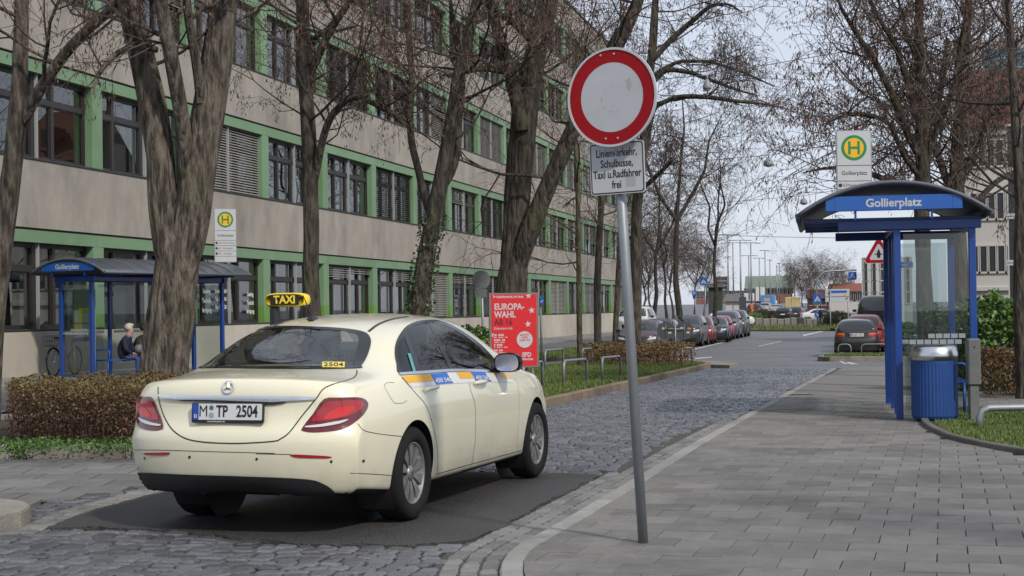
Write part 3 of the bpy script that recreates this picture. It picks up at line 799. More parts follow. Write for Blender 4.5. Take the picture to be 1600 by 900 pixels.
def wheel(parent, x, y, r=.336, w=.205, side=-1, spokes=10, rim_r=.222, detail=True):
    "tyre and rim; side = +1 left, -1 right"
    m4 = frame_matrix((x, y, r), (1, 0, 0), (0, 0, 1))        # local z -> -y ; flip for left
    if side > 0: m4 = frame_matrix((x, y, r), (-1, 0, 0), (0, 0, 1))
    ty = MB(); h = w / 2
    ty.lathe([(rim_r + .004, -h * .9), (rim_r + .03, -h), (r - .03, -h * .98), (r - .006, -h * .78), (r, -h * .4), (r, h * .4), (r - .006, h * .78), (r - .03, h * .98), (rim_r + .03, h), (rim_r + .004, h * .88), (rim_r - .004, h * .6), (rim_r - .01, -h * .6)], n=40 if detail else 20, M4=m4)
    root = ty.build('wheel', M_tyre, parent)
    rm = MB()
    rm.lathe([(rim_r - .022, h * .45), (rim_r - .012, h * .80), (rim_r, h * .84), (rim_r + .004, h * .70), (rim_r, h * .3)], n=32 if detail else 18, M4=m4)
    if detail:
        for k in range(spokes):
            a = 2 * math.pi * (k + .5) / spokes; da = math.pi / spokes * .66
            vs = []
            for rr, f, z in ((.05, .85, h * .62), (.12, .95, h * .70), (rim_r - .012, .92, h * .72)):
                for sg in (-1, 1):
                    b = a + sg * da * f; vs.append(m4 @ Vector((rr * math.cos(b), rr * math.sin(b), z)))
            lo = [m4 @ (m4.inverted() @ q - Vector((0, 0, .03))) for q in vs]
            rm.add(vs + lo, [(0, 1, 3, 2), (2, 3, 5, 4), (0, 2, 8, 6), (2, 4, 10, 8), (1, 7, 9, 3), (3, 9, 11, 5), (4, 5, 11, 10)])
        rm.lathe([(.0, h * .75), (.035, h * .74), (.055, h * .66), (.06, h * .5)], n=16, M4=m4)
    else:
        rm.lathe([(0, h * .6), (rim_r - .02, h * .5)], n=16, M4=m4)
        for k in range(5):
            a = 2 * math.pi * k / 5; da = .22
            rm.add([m4 @ Vector((rr * math.cos(a + sg * da * f), rr * math.sin(a + sg * da * f), h * .74)) for rr, f in ((.03, 2), (rim_r - .01, .8)) for sg in (-1, 1)], [(0, 1, 3, 2)])
    rm.build('rim', M_rim, root)
    if detail:
        bk = MB(); bk.lathe([(0, h * .1), (rim_r - .015, h * .1)], n=24, M4=m4); bk.lathe([(0, h * .12), (.13, h * .12), (.13, h * .2), (0, h * .2)], n=20, M4=m4)
        bk.build('brake', M_black, root)
    return root
# ---------------------------------------------------------------- the taxi
TAXI_POS = Vector((-4.148, 11.096, 0.004)); TAXI_YAW = math.radians(84.59)
M_cream = mat('light_ivory_paint', (.78, .745, .565), .28, coat=1.0, spec=.5, var=.10, vscale=2.0, rgb2=(.71, .67, .50))
def road_dirt(m):
    "splashed dirt that thickens towards the sills"
    N = m.node_tree.nodes; L = m.node_tree.links; b = N['Principled BSDF']; src = b.inputs['Base Color'].links[0].from_socket
    tc = N.new('ShaderNodeTexCoord'); sp = N.new('ShaderNodeSeparateXYZ'); L.new(tc.outputs['Object'], sp.inputs[0]); nz_ = N.new('ShaderNodeTexNoise'); nz_.inputs['Scale'].default_value = 7; nz_.inputs['Detail'].default_value = 8; L.new(tc.outputs['Object'], nz_.inputs['Vector'])
    mr = N.new('ShaderNodeMapRange'); mr.inputs['From Min'].default_value = .20; mr.inputs['From Max'].default_value = .62; mr.inputs['To Min'].default_value = .75; mr.inputs['To Max'].default_value = 0; L.new(sp.outputs['Z'], mr.inputs['Value'])
    mu = N.new('ShaderNodeMath'); mu.operation = 'MULTIPLY'; L.new(mr.outputs[0], mu.inputs[0]); L.new(nz_.outputs[0], mu.inputs[1])
    mx = N.new('ShaderNodeMixRGB'); mx.inputs[2].default_value = (.22, .19, .14, 1); L.new(mu.outputs[0], mx.inputs[0]); L.new(src, mx.inputs[1]); L.new(mx.outputs[0], b.inputs['Base Color'])
road_dirt(M_cream)
def taxi_spec():
    return dict(W=.922, zb=.19, xr=-1.03, xf=3.66, wb=2.939, ra=.372, rz=.345,
        XR=[-1.04, -1.075, -1.105, -1.125, -1.125, -1.105, -1.078, -1.062, -1.072, -1.045],
        XF=[3.62, 3.67, 3.71, 3.74, 3.75, 3.75, 3.74, 3.72, 3.69, 3.64],
        rb=(.04, .19, 4), fb=(.06, .30, 4),
        rs=[(-.98, .93), (-.84, .70), (-.6, .42), (-.36, .22)], ms=[-.12, .1, .32, .6, .95, 1.3, 1.65, 1.95, 2.2, 2.45, 2.65], fs=[(2.85, .06), (3.08, .2), (3.3, .5), (3.5, .82)], zbt=[(-.8, .265), (-.55, .235), (-.35, .2), (2.5, .19), (3.2, .21)],
        zc=[(-1.045, 1.05), (-.98, 1.062), (-.84, 1.078), (-.6, 1.098), (-.36, 1.112), (-.28, 1.125), (-.05, 1.24), (.2, 1.352), (.45, 1.430), (.8, 1.474), (1.2, 1.488), (1.6, 1.476), (1.95, 1.425), (2.2, 1.325), (2.5, 1.165), (2.72, 1.05), (2.85, 1.015), (3.1, .985), (3.4, .93), (3.6, .865), (3.7, .80)],
        zr=[(-1.03, 1.0), (-.8, 1.015), (-.6, 1.03), (-.36, 1.05), (-.2, 1.085), (-.05, 1.155), (.2, 1.285), (.45, 1.365), (.8, 1.412), (1.2, 1.43), (1.6, 1.415), (1.95, 1.355), (2.2, 1.25), (2.5, 1.095), (2.72, .985), (2.85, .965), (3.1, .93), (3.4, .86), (3.6, .77)],
        zs=[(-1.03, .945), (-.8, .96), (-.5, .98), (-.2, 1.0), (.2, 1.015), (.8, 1.018), (1.5, 1.0), (2.0, .985), (2.4, .965), (2.75, .935), (3.0, .90), (3.3, .83), (3.6, .74)],
        yt=[(-1.03, .76), (-.6, .775), (-.36, .765), (-.2, .735), (-.05, .69), (.2, .64), (.45, .615), (.8, .605), (1.2, .605), (1.6, .60), (1.95, .60), (2.2, .64), (2.5, .71), (2.75, .77), (3.0, .775), (3.3, .75), (3.6, .68)],
        wp=[(-.85, .93), (-.6, .965), (-.3, .985), (.0, .995), (.4, 1), (1.5, 1), (2.4, .995), (2.8, .985), (3.05, .965), (3.3, .92), (3.5, .86)])
def build_taxi():
    root = thing('taxi', 'cream coloured saloon taxi with yellow roof sign driving away over the asphalt patch', 'taxi', TAXI_POS, TAXI_YAW)
    S = taxi_spec(); me = car_shell(S, 3)
    solid = car_shell(S, 3, arches=False); bvh = bvh_of(solid)
    inv = (Matrix.Translation(TAXI_POS) @ Matrix.Rotation(TAXI_YAW, 4, 'Z')).inverted(); O = inv @ CAM; R3 = inv.to_3x3()
    K = Skin(bvh, lambda u, v: (O, (R3 @ ray(u, v)).normalized()))
    A = lambda x, y: (200 + x / 5.626, 560 + y / 5.626)          # photograph close-ups used for reading outlines
    B = lambda x, y: (430 + x / 3.335, 560 + y / 3.335)
    S5 = lambda x, y: (600 + x / 5.625, 480 + y / 5.625)
    D5 = lambda x, y: (180 + x / 2.25, 440 + y / 2.25)
    # --- window outlines
    rearw = spline([D5(278, 302), D5(330, 262), D5(385, 215), D5(436, 176), D5(500, 163), D5(600, 158), D5(720, 161), D5(820, 168), D5(878, 180), D5(897, 200), D5(898, 225), D5(885, 265), D5(865, 296), D5(845, 306), D5(560, 308), D5(400, 305)], 3)
    dlo = spline([S5(132, 583), S5(108, 500), S5(93, 420), S5(98, 335), S5(128, 255), S5(195, 170), S5(290, 128), S5(400, 113), S5(510, 125), S5(610, 168), S5(720, 232), S5(830, 312), S5(920, 400), S5(985, 480), S5(1035, 562), S5(960, 553), S5(780, 552), S5(585, 551), S5(310, 570)], 3)
    quarter = [S5(175, 262), S5(282, 556), S5(146, 568), S5(122, 480), S5(112, 400), S5(120, 335), S5(142, 290)]
    rdoor = [S5(196, 205), S5(250, 165), S5(330, 142), S5(388, 135), S5(470, 330), S5(568, 538), S5(440, 545), S5(322, 555), S5(250, 370)]
    fdoor = [S5(418, 138), S5(500, 148), S5(600, 190), S5(720, 262), S5(830, 350), S5(930, 470), S5(962, 540), S5(780, 540), S5(604, 538), S5(520, 350)]
    # --- openings in the shell
    bm = bmesh.new(); bm.from_mesh(me); M4 = Matrix.Translation(TAXI_POS) @ Matrix.Rotation(TAXI_YAW, 4, 'Z')
    rw_in = shrink(rearw, 2.0)
    doors = [shrink(q, -1.2) for q in (quarter, rdoor, fdoor)]
    dead = []
    for f in bm.faces:
        c = f.calc_center_median()
        if c.z < .98 or c.x < -.5: continue
        if c.x < .75 and f.normal.x < -.25:
            u = proj(M4 @ c)
            if inpoly(u[0], u[1], rw_in): dead.append(f); continue
        if abs(c.y) > .5 and abs(f.normal.y) > .45:
            u = proj(M4 @ Vector((c.x, -abs(c.y), c.z)))
            if any(inpoly(u[0], u[1], q) for q in doors): dead.append(f); continue
        if 1.98 < c.x < 2.66 and abs(c.y) < .62 + (c.x - 1.9) * .10 and f.normal.x > .25: dead.append(f)
    bmesh.ops.delete(bm, geom=dead, context='FACES'); bm.to_mesh(me); bm.free()
    set_smooth(me, 50); me.materials.clear(); me.materials.append(M_cream); me.materials.append(M_black)
    for p in me.polygons:
        c = p.center
        for x in (0, S['wb']):
            if abs(math.hypot(c.x - x, c.z - S['rz']) - S['ra']) < .006 and abs(p.normal.y) < .35: p.material_index = 1
        if abs(abs(c.y) - S['W'] + .26) < .004 and c.z < .75 and min(abs(c.x), abs(c.x - S['wb'])) < .4: p.material_index = 1
        if p.normal.z < -.8 and c.z < .4: p.material_index = 1
    link('body', me, root)
    # --- glass and black trim
    rg = K.patch([rearw], .004, 7); rg.build('rear_window', M_glass_car, root)
    rim_in = spline([D5(300, 300), D5(345, 260), D5(395, 220), D5(442, 184), D5(505, 172), D5(600, 167), D5(720, 170), D5(800, 176), D5(845, 186), D5(856, 202), D5(855, 225), D5(846, 260), D5(835, 288), D5(820, 296), D5(560, 300), D5(410, 298)], 3)
    K.patch([rearw, rim_in], .007, 7).build('window_border', M_blackg, root)
    K.patch([dlo, quarter, rdoor, fdoor], .005, 7).build('window_surround', M_blackg, root)
    K.patch([dlo, quarter, rdoor, fdoor], .005, 9, mirror=True).build('window_surround', M_blackg, root)
    for q in (quarter, rdoor, fdoor):
        for mir in (False, True): K.patch([q], .002, 7, mirror=mir).build('side_window', M_glass_dark, root)
    K.ribbon([S5(133, 590), S5(310, 577), S5(585, 557), S5(780, 558), S5(1040, 570)], .022, .008).build('window_sill_trim', M_chrome, root)
    tv = [(2.62, .62), (2.62, -.62), (2.0, -.54), (2.0, .54)]
    KT = Skin(bvh, lambda u, v: (Vector((u, v, 3)), Vector((0, 0, -1))))
    KT.patch([tv], .004, .12).build('windscreen', M_glass_car, root)
    # --- interior
    li = MB()
    li.bbox(-.35, 2.6, -.80, .80, .50, .62, .02); li.bbox(-.30, .05, -.62, .62, .62, 1.03, .04)
    li.bbox(2.35, 2.62, -.72, .72, .6, .98, .05)
    for s in (-1, 1): li.bbox(-.1, 2.5, s * .80, s * .74, .5, .985, .02)
    li.build('interior', M_dark_in, root)
    M_seat = mat('grey_leather', (.10, .10, .105), .55)
    for x, ys, in ((.30, (-.38, .38)), (1.25, (-.38, .38))):
        for y in ys:
            sb = MB(); m4 = frame_matrix((x, y, .50), (0, 1, 0), (-.25, 0, 1))
            sb.add([m4 @ Vector(v) for v in MB().bbox(-.26, .26, 0, .58, -.07, .07, .05).v], MB().bbox(-.26, .26, 0, .58, -.07, .07, .05).f, 0, False)
            so_ = sb.build('seat', M_seat, root)
            hb = MB().bbox(-.13, .13, .63, .80, -.05, .05, .04); hd = MB().add([m4 @ Vector(v) for v in hb.v], hb.f)
            for k in (-.05, .05): hd.tube([m4 @ Vector((k, .55, 0)), m4 @ Vector((k, .66, 0))], .008, 6)
            hd.build('headrest', M_seat, so_)
    sw = MB(); m4 = frame_matrix((2.02, .38, .98), (0, 1, 0), (-.3, 0, 1)); sw.ring((0, 0), .165, .19, -.012, .012, 28, m4); sw.build('steering_wheel', M_black, root)
    # --- rear face
    def sheetp(name, mt, out, off=.003, h=5, mirror=False, par=root): return K.patch([out], off, h, mirror).build(name, mt, par)
    lampR = spline([B(255, 211), B(340, 205), B(430, 204), B(468, 217), B(482, 240), B(470, 275), B(430, 320), B(365, 364), B(290, 380), B(200, 386), B(150, 380), B(138, 370), B(165, 330), B(200, 285)], 3)
    lampIn = spline([B(262, 232), B(330, 222), B(420, 218), B(455, 235), B(440, 268), B(380, 300), B(300, 320), B(215, 330), B(190, 322), B(225, 275)], 3)
    lampBr = spline([B(300, 270), B(350, 252), B(410, 250), B(400, 275), B(350, 305), B(270, 318), B(255, 308)], 3)
    lampW = spline([B(160, 355), B(240, 345), B(340, 325), B(380, 318), B(340, 340), B(250, 358), B(170, 363)], 3)
    for mir in (False, True):
        l = sheetp('tail_lamp', M_red_d, lampR, .006, 6, mir)
        sheetp('lamp_reflector', M_red_l, lampIn, .010, 6, mir, l); sheetp('lamp_reflector', M_red_b, lampBr, .013, 6, mir, l); sheetp('lamp_strip', M_lampw, lampW, .014, 6, mir, l)
    # chrome strip (from edge to edge), built as a bar that follows the lid
    ch = [A(262, 330), A(285, 318), B(-20, 196), B(100, 197), B(212, 203), B(208, 214), B(100, 220), B(-20, 227), A(700, 362), A(430, 360), A(330, 346)]
    K.patch([ch], .016, 5).build('chrome_strip', M_chrome, root)
    sh_ = [A(430, 366), A(700, 366), B(-10, 229), B(60, 225), B(50, 232), B(-10, 242), A(700, 378), A(500, 376)]
    K.patch([sh_], .012, 5).build('handle_recess', M_black, root)
    lid = [B(424, 62), B(425, 80), B(395, 108), B(265, 150), B(212, 212), B(140, 300), B(75, 385), B(30, 418), B(-10, 432), A(1000, 746), A(800, 744), A(640, 732), A(520, 708), A(430, 660), A(370, 600), A(315, 500), A(283, 400), A(268, 325), A(266, 250)]
    K.ribbon(lid, .008, .0025, sub=4).build('boot_seam', M_ink, root)
    K.ribbon([A(40, 805), A(290, 806), A(700, 818), A(1290, 834)], .004, .002).build('bumper_seam', M_ink, root); K.ribbon([B(-100, 497), B(80, 500)], .004, .002).build('bumper_seam', M_ink, root)
    for mir in (False, True):
        K.ribbon([B(430, 340), B(455, 370), B(490, 384), B(570, 397), B(680, 408)], .004, .002, mirror=mir).build('bumper_seam', M_ink, root)
        K.ribbon([B(390, 597), B(500, 602), B(612, 610)], .004, .002, mirror=mir).build('bumper_seam', M_ink, root)
        sheetp('reflector', M_red_l, spline([B(82, 500), B(180, 503), B(270, 508), B(296, 514), B(270, 520), B(180, 519), B(100, 514)], 3), .005, 5, mir)
        for q in ((292, 537), (459, 534)):
            c = B(*q); sheetp('parking_sensor', M_ink, [(c[0] + 2.0 * math.cos(a), c[1] + 2.4 * math.sin(a)) for a in [k * math.pi / 5 for k in range(10)]], .004, 3, mir)
    for q in (A(543, 866), A(1133, 884)): sheetp('parking_sensor', M_ink, [(q[0] + 2.0 * math.cos(a), q[1] + 2.2 * math.sin(a)) for a in [k * math.pi / 5 for k in range(10)]], .004, 3)
    dif = [(214, 741), (226, 738), (300, 741), (400, 744), (480, 748), (505, 755), (520, 765), (528, 779), (500, 777), (420, 776), (300, 772), (222, 764)]
    K.patch([spline(dif, 3)], .010, 6).build('rear_diffuser', M_black, root)
    # number plate
    q = [K.hit(*A(x, y), .02)[0] for x, y in ((580, 558), (1208, 576), (1222, 400), (588, 384))]
    c = sum(q, Vector()) / 4; ex = ((q[1] - q[0]) + (q[2] - q[3])).normalized(); ex.z = 0; ex.y = -abs(ex.y); ex = Vector((0, -1, 0))
    m4 = frame_matrix(c + Vector((-.012, 0, 0)), ex, Vector((.08, 0, 1)))
    pl = thing_part = MB(); pl.prism(rrect(-.268, .268, -.069, .066, .012), -.01, .006, 0, m4); plate = pl.build('number_plate', M_ink, root)
    MB().prism(rrect(-.258, .258, -.048, .060, .008), .006, .009, 0, m4).build('plate_face', M_plate, plate)
    MB().prism(rrect(-.258, -.214, -.048, .060, .006), .009, .0105, 0, m4).build('plate_band', M_blue_eu, plate)
    def ptxt(s, x, y, size, mt, z=.011, **k): text(s, size, mt, plate, m4 @ Matrix.Translation((x, y, z)), **k)
    ptxt('D', -.236, -.025, .032, M_plate, bold=.001)
    ptxt('M', -.178, .006, .108, M_ink, bold=0, sx=.84); ptxt('TP', -.038, .006, .108, M_ink, bold=.0026, sx=.72); ptxt('2504', .148, .006, .108, M_ink, bold=.0026, sx=.74)
    ptxt('www.taxi-pasing.de', -.08, -.0585, .017, M_plate, bold=.0003)
    MB().disc((-.118, .032), .017, .009, .0105, 16, m4).build('seal', mat('seal_green', (.06, .17, .08), .5), plate); MB().disc((-.118, -.018), .02, .009, .0105, 16, m4).build('seal', mat('seal_grey', (.3, .34, .36), .4), plate)
    # star badge
    c = K.hit(*A(885, 258), .01)[0]; m4 = frame_matrix(c, (0, -1, 0), (.25, 0, 1)); st_ = MB(); st_.ring((0, 0), .038, .044, -.006, .004, 28, m4)
    for k in range(3):
        a = math.pi / 2 + k * 2 * math.pi / 3; d = Vector((math.cos(a), math.sin(a), 0)); nrm = Vector((-d.y, d.x, 0)) * .008
        st_.add([m4 @ (nrm * -1), m4 @ nrm, m4 @ (d * .04), m4 @ Vector((0, 0, .006))], [(0, 2, 3), (3, 2, 1)])
    st_.build('star_badge', M_chrome, root)
    # --- sides
    for mir in (False, True):
        K.ribbon([S5(150, 610), S5(190, 660), S5(290, 770), S5(380, 890), (682, 690), (684, 738)], .005, .002, mirror=mir).build('door_seam', M_ink, root)
        K.ribbon([S5(745, 660), S5(762, 730), S5(785, 800), S5(800, 880), (743, 680), (737, 724)], .005, .002, mirror=mir).build('door_seam', M_ink, root)
        K.ribbon([S5(1150, 620), S5(1180, 700), (811, 640), (807, 706)], .003, .002, mirror=mir).build('door_seam', M_ink, root)
        K.ribbon([(681, 741), (740, 724), (814, 704)], .006, .002, mirror=mir).build('sill_seam', M_ink, root)
        for h0, h1 in ((S5(340, 733), S5(455, 705)), (S5(780, 672), S5(882, 660))):
            mid = ((h0[0] + h1[0]) / 2, (h0[1] + h1[1]) / 2); pts = []
            pa, n0 = K.hit(*h0, .004); pb, n1 = K.hit(*h1, .004); e = (pb - pa)
            # pull handle: a slightly bowed bar
            hb = MB(); Q = [pa + e * t + n0 * (.006 + .034 * math.sin(math.pi * min(max(t, .03), .97)) ** .5) for t in (0, .12, .3, .5, .7, .88, 1)]
            if mir: Q = [Vector((p.x, -p.y, p.z)) for p in Q]
            hb.tube(Q, [.012, .016, .017, .017, .017, .015, .011], 10); hb.build('door_handle', M_cream, root)
            cup = [(mid[0] - 8, mid[1] + 3), (mid[0] - 3, mid[1] - 4), (mid[0] + 6, mid[1] - 4), (mid[0] + 8, mid[1]), (mid[0] + 3, mid[1] + 5)]
        fd = [S5(90, 662), S5(30, 665), S5(2, 690), S5(25, 740), S5(70, 815), S5(95, 842), S5(150, 845), S5(200, 822)]
        K.ribbon(fd, .003, .002, mirror=mir).build('fuel_flap_seam', M_ink, root) if not mir else None
        # roof seam
        K.ribbon([(576.0, 518.5), (588, 509), (603, 502), (620, 497.5), (638, 495)], .022, .004, mirror=mir).build('roof_rail', M_black, root)
        # wheel housings
        for x in (0, S['wb']):
            hs = MB(); m4 = frame_matrix((x, (-.60 if not mir else .60), S['rz']), (1, 0, 0), (0, 0, 1)) if not mir else frame_matrix((x, .60, S['rz']), (-1, 0, 0), (0, 0, 1))
            n = 24; R_ = S['ra'] - .002; vs = []
            for k in range(n + 1):
                a = math.radians(-40 + 260 * k / n); vs += [m4 @ Vector((R_ * math.cos(a), R_ * math.sin(a), 0)), m4 @ Vector((R_ * math.cos(a), R_ * math.sin(a), .26))]
            hs.add(vs, [(2 * k, 2 * k + 1, 2 * k + 3, 2 * k + 2) for k in range(n)], 0, True)
            hs.add([m4 @ Vector((R_ * math.cos(math.radians(a)), R_ * math.sin(math.radians(a)), 0)) for a in range(0, 360, 15)], [tuple(range(24))])
            hs.build('wheel_housing', M_black, root)
    # mirrors
    for s in (-1, 1):
        p0 = Vector((1.90, s * .88, 1.0)); mm = MB()
        m4 = frame_matrix((1.86, s * 1.0, 1.055), (0, s, 0), (0, 0, 1))
        prof = []
        def ell(cx, w, h, x): return [(x, s * (cx + w * math.copysign(abs(math.cos(a)) ** .7, math.cos(a))), 1.06 + h * math.copysign(abs(math.sin(a)) ** .7, math.sin(a))) for a in [2 * math.pi * k / 16 for k in range(16)]]
        rings = [ell(1.0, .112, .078, 1.80), ell(1.0, .118, .082, 1.84), ell(.995, .105, .074, 1.92), ell(.98, .07, .05, 1.985), ell(.97, .02, .015, 2.0)]
        vs = [v for r_ in rings for v in r_]; fs = [(i * 16 + k, i * 16 + (k + 1) % 16, (i + 1) * 16 + (k + 1) % 16, (i + 1) * 16 + k) for i in range(4) for k in range(16)] + [tuple(range(16))]
        mm.add(vs, fs, 0, True); mo = mm.build('door_mirror', M_blackg, root)
        gl = MB(); gl.add([(1.797, y * 1.0, z) for x, y, z in [(q[0], s * 1.0 + (q[1] - s * 1.0) * .9, 1.06 + (q[2] - 1.06) * .9) for q in rings[0]]], [tuple(range(16))]); gl.build('mirror_glass', M_chrome, mo)
        ar = MB(); ar.tube([(1.93, s * .84, .99), (1.92, s * .90, 1.005), (1.90, s * .95, 1.03)], [.035, .028, .03], 8); ar.build('mirror_arm', M_blackg, mo)
    # stripe of the radio cab firm
    M_yel = mat('sticker_yellow', (.80, .42, .02), .4); M_blu = mat('sticker_blue', (.03, .15, .55), .4); M_wht = mat('sticker_white', (.72, .72, .70), .4); M_org = mat('sticker_pale_orange', (.80, .50, .18), .4)
    st_ = sheetp('door_sticker', M_wht, [S5(155, 612), S5(400, 590), S5(545, 576), S5(750, 569), S5(950, 574), S5(1085, 583), S5(1140, 664), S5(900, 655), S5(600, 672), S5(440, 685), S5(245, 705), S5(200, 665)], .0035, 6)
    for mt, out in ((M_yel, [S5(152, 612), S5(400, 590), S5(430, 650), S5(205, 668)]), (M_blu, [S5(400, 590), S5(545, 576), S5(606, 668), S5(455, 681)]), (M_yel, [S5(630, 571), S5(750, 569), S5(792, 625), S5(668, 630)]),
                    (M_blu, [S5(752, 569), S5(880, 571), S5(942, 654), S5(802, 648)]), (M_yel, [S5(945, 574), S5(990, 577), S5(992, 614)]), (M_org, [S5(1000, 583), S5(1080, 584), S5(1115, 628), S5(1030, 624)])):
        sheetp('sticker_field', mt, out, .0055, 6, par=st_)
    for qd in ([S5(448, 668), S5(592, 655), S5(578, 615), S5(440, 628)], [S5(812, 642), S5(930, 642), S5(905, 600), S5(790, 605)]):
        link('lettering', K.decal(norm_text('450 540', M_wht, bold=.02), qd, .008), st_)
    sheetp('window_sticker', mat('sticker_teal', (.12, .42, .42), .5), [S5(202, 412), S5(228, 410), S5(275, 565), S5(250, 570)], .008, 5)
    tk = sheetp('window_sticker', mat('sticker_pale_yellow', (.78, .62, .12), .5), [(400 + 583 / 5.627, 440 + 765 / 5.627), (400 + 583 / 5.627, 440 + 716 / 5.627), (400 + 783 / 5.627, 440 + 718 / 5.627), (400 + 778 / 5.627, 440 + 768 / 5.627)], .011, 6)
    link('lettering', K.decal(norm_text('2504', M_ink, sx=1.3, bold=.004), [(400 + 595 / 5.627, 440 + 758 / 5.627), (400 + 768 / 5.627, 440 + 761 / 5.627), (400 + 768 / 5.627, 440 + 727 / 5.627), (400 + 597 / 5.627, 440 + 725 / 5.627)], .014), tk)
    # antenna fin
    p = K.hit(490, 499.5)[0]; an = MB(); an.add([p + Vector(v) for v in ((-.08, -.03, -.005), (-.08, .03, -.005), (.10, .028, -.005), (.10, -.028, -.005), (-.05, -.006, .038), (-.05, .006, .038), (.02, 0.006, .022), (.02, -.006, .022))],
        [(0, 1, 5, 4), (1, 2, 6, 5), (2, 3, 7, 6), (3, 0, 4, 7), (4, 5, 6, 7)]); fin = an.build('antenna', M_black, root)
    MB().tube([p + Vector((-.04, 0, .03)), p + Vector((-.14, .02, .19))], [.007, .003], 6).build('antenna_rod', M_black, fin)
    # roof sign: lies on the roof, still part of the cab
    c = inv @ atD(450, 468.5, (M4 @ Vector((1.15, .6, 1.5)) - CAM).dot(CF)); zt = KT.hit(c.x, c.y)[0].z
    M_sy = mat('taxi_sign_yellow', (.85, .62, .01), .3, coat=.5)
    ez = Matrix.Rotation(math.radians(-1), 4, 'Z'); m4 = Matrix.Translation(c) @ ez
    def lrow(x, w, h, z): return [(x, w * math.copysign(abs(math.cos(a)) ** .45, math.cos(a)), z + h * math.copysign(abs(math.sin(a)) ** .6, math.sin(a))) for a in [2 * math.pi * k / 24 for k in range(24)]]
    W2 = .186; rings = [lrow(-.058, .172, .046, .0), lrow(-.055, W2 - .006, .052, 0), lrow(-.03, W2, .057, .0), lrow(.03, W2, .057, .0), lrow(.055, W2 - .01, .049, .0), lrow(.058, .16, .036, .002)]
    vs = [m4 @ Vector(v) for r_ in rings for v in r_]; fs = [(i * 24 + k, i * 24 + (k + 1) % 24, (i + 1) * 24 + (k + 1) % 24, (i + 1) * 24 + k) for i in range(5) for k in range(24)] + [tuple(range(24)), tuple(120 + k for k in range(24))]
    sg = MB(); sg.add(vs, fs, 0, True); sign = sg.build('taxi_sign', M_sy, root)
    mt = m4 @ frame_matrix((-.0585, 0, 0), (0, -1, 0), (0, 0, 1))
    MB().prism(rrect(-.128, .128, -.040, .040, .006), 0, .003, 0, mt).build('sign_panel', M_ink, sign)
    text('TAXI', .088, M_sy, sign, mt @ Matrix.Translation((0, -.001, .0045)), bold=.003, sx=1.0)
    ft = MB(); zb_ = c.z - .05; ft.bbox(c.x - .04, c.x + .04, c.y + .085, c.y + .155, zt - .02, zb_ + .006, .02); ft.bbox(c.x - .04, c.x + .04, c.y - .16, c.y + .16, zb_ - .006, zb_ + .006, .004); None; ft.build('sign_foot', M_black, sign)
    # underbody
    MB().bbox(.45, 3.1, -.62, .62, .15, .30, .03).build('underbody', M_black, root)
    # headlamps and grille (front, seen only from the side)
    KF = Skin(bvh, lambda u, v: (Vector((6, u, v)), Vector((-1, 0, 0))))
    for s in (-1, 1): KF.patch([[(s * .50, .70), (s * .80, .74), (s * .80, .82), (s * .55, .80)]], .004, .05).build('headlamp', M_lampw, root)
    KF.patch([[(-.42, .42), (.42, .42), (.46, .74), (-.46, .74)]], .004, .08).build('grille', M_black, root)
    for x in (0, S['wb']):
        for s in (-1, 1): wheel(root, x, s * (.79 if x == 0 else .80), w=.24 if x == 0 else .215, side=s)
    return root
taxi = build_taxi()
# ================================================================ OFFICE BUILDING (left)
FX = -20.40                                       # facade plane
def fy(px): return onX(px, 480, FX).y             # along the facade from a photograph column
z_pl = onX(0, 518.1, FX).z; z_l1 = onX(0, 355.0, FX).z; z_l2 = onX(0, 78.3, FX).z
FLH = z_l2 - z_l1                                  # storey height
y417, y964 = fy(417), fy(964)
BAY = (fy(705) - fy(417)) / 4
Y_END = fy(970)
n_hi = int((Y_END - y417) / BAY + .35); BAY_N0 = -6
M_conc = mat('facade_concrete', (.385, .352, .302), .9, var=.85, vscale=1.0, rgb2=(.27, .247, .215), bump=.25, bscale=50, stretch=(1, 1.0, .6), piece=.04, world=True, stain=.22)
M_plinth = mat('plinth_stone', (.52, .47, .40), .85, var=.5, vscale=.8, rgb2=(.43, .385, .33), bump=.1, bscale=40, piece=.06, world=True, stain=.12)
M_green = mat('green_cladding', (.155, .27, .135), .55, var=.6, vscale=.9, rgb2=(.21, .33, .22), piece=.10, world=True)
M_green2 = mat('fresh_green_paint', (.15, .30, .07), .55, var=.3, vscale=2)
M_sill = mat('dark_sill', (.03, .035, .03), .6)
M_frame = mat('window_frame_brown', (.030, .024, .022), .5, var=.3, vscale=6)
M_rail = mat('blind_rail', (.33, .35, .33), .5)
M_blind = mat('blind_slats', (.27, .255, .23), .6, var=.4, vscale=2.0, rgb2=(.21, .2, .185))
M_blind_d = mat('dark_blind_slats', (.085, .08, .078), .6, var=.4, vscale=2.0)
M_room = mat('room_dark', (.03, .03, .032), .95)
M_curt = mat('pale_curtain', (.42, .44, .42), .9, var=.5, vscale=1.6, rgb2=(.28, .30, .29), stretch=(1, 6, .6))
M_pane = glass_mat('office_glass', (.62, .66, .65), .95, 0.0, .12)
office = thing('office_building', 'long five storey concrete office building with green window bands and brown frames', 'building', (FX, y417, 0))
def bl(y): return y - y417
z_roof = z_l1 + 4 * FLH + .39 * FLH
lin_h = .20 * FLH * .33; LIN = .072 * FLH; DARK = .03
win_h = (z_l1 - LIN) - z_pl
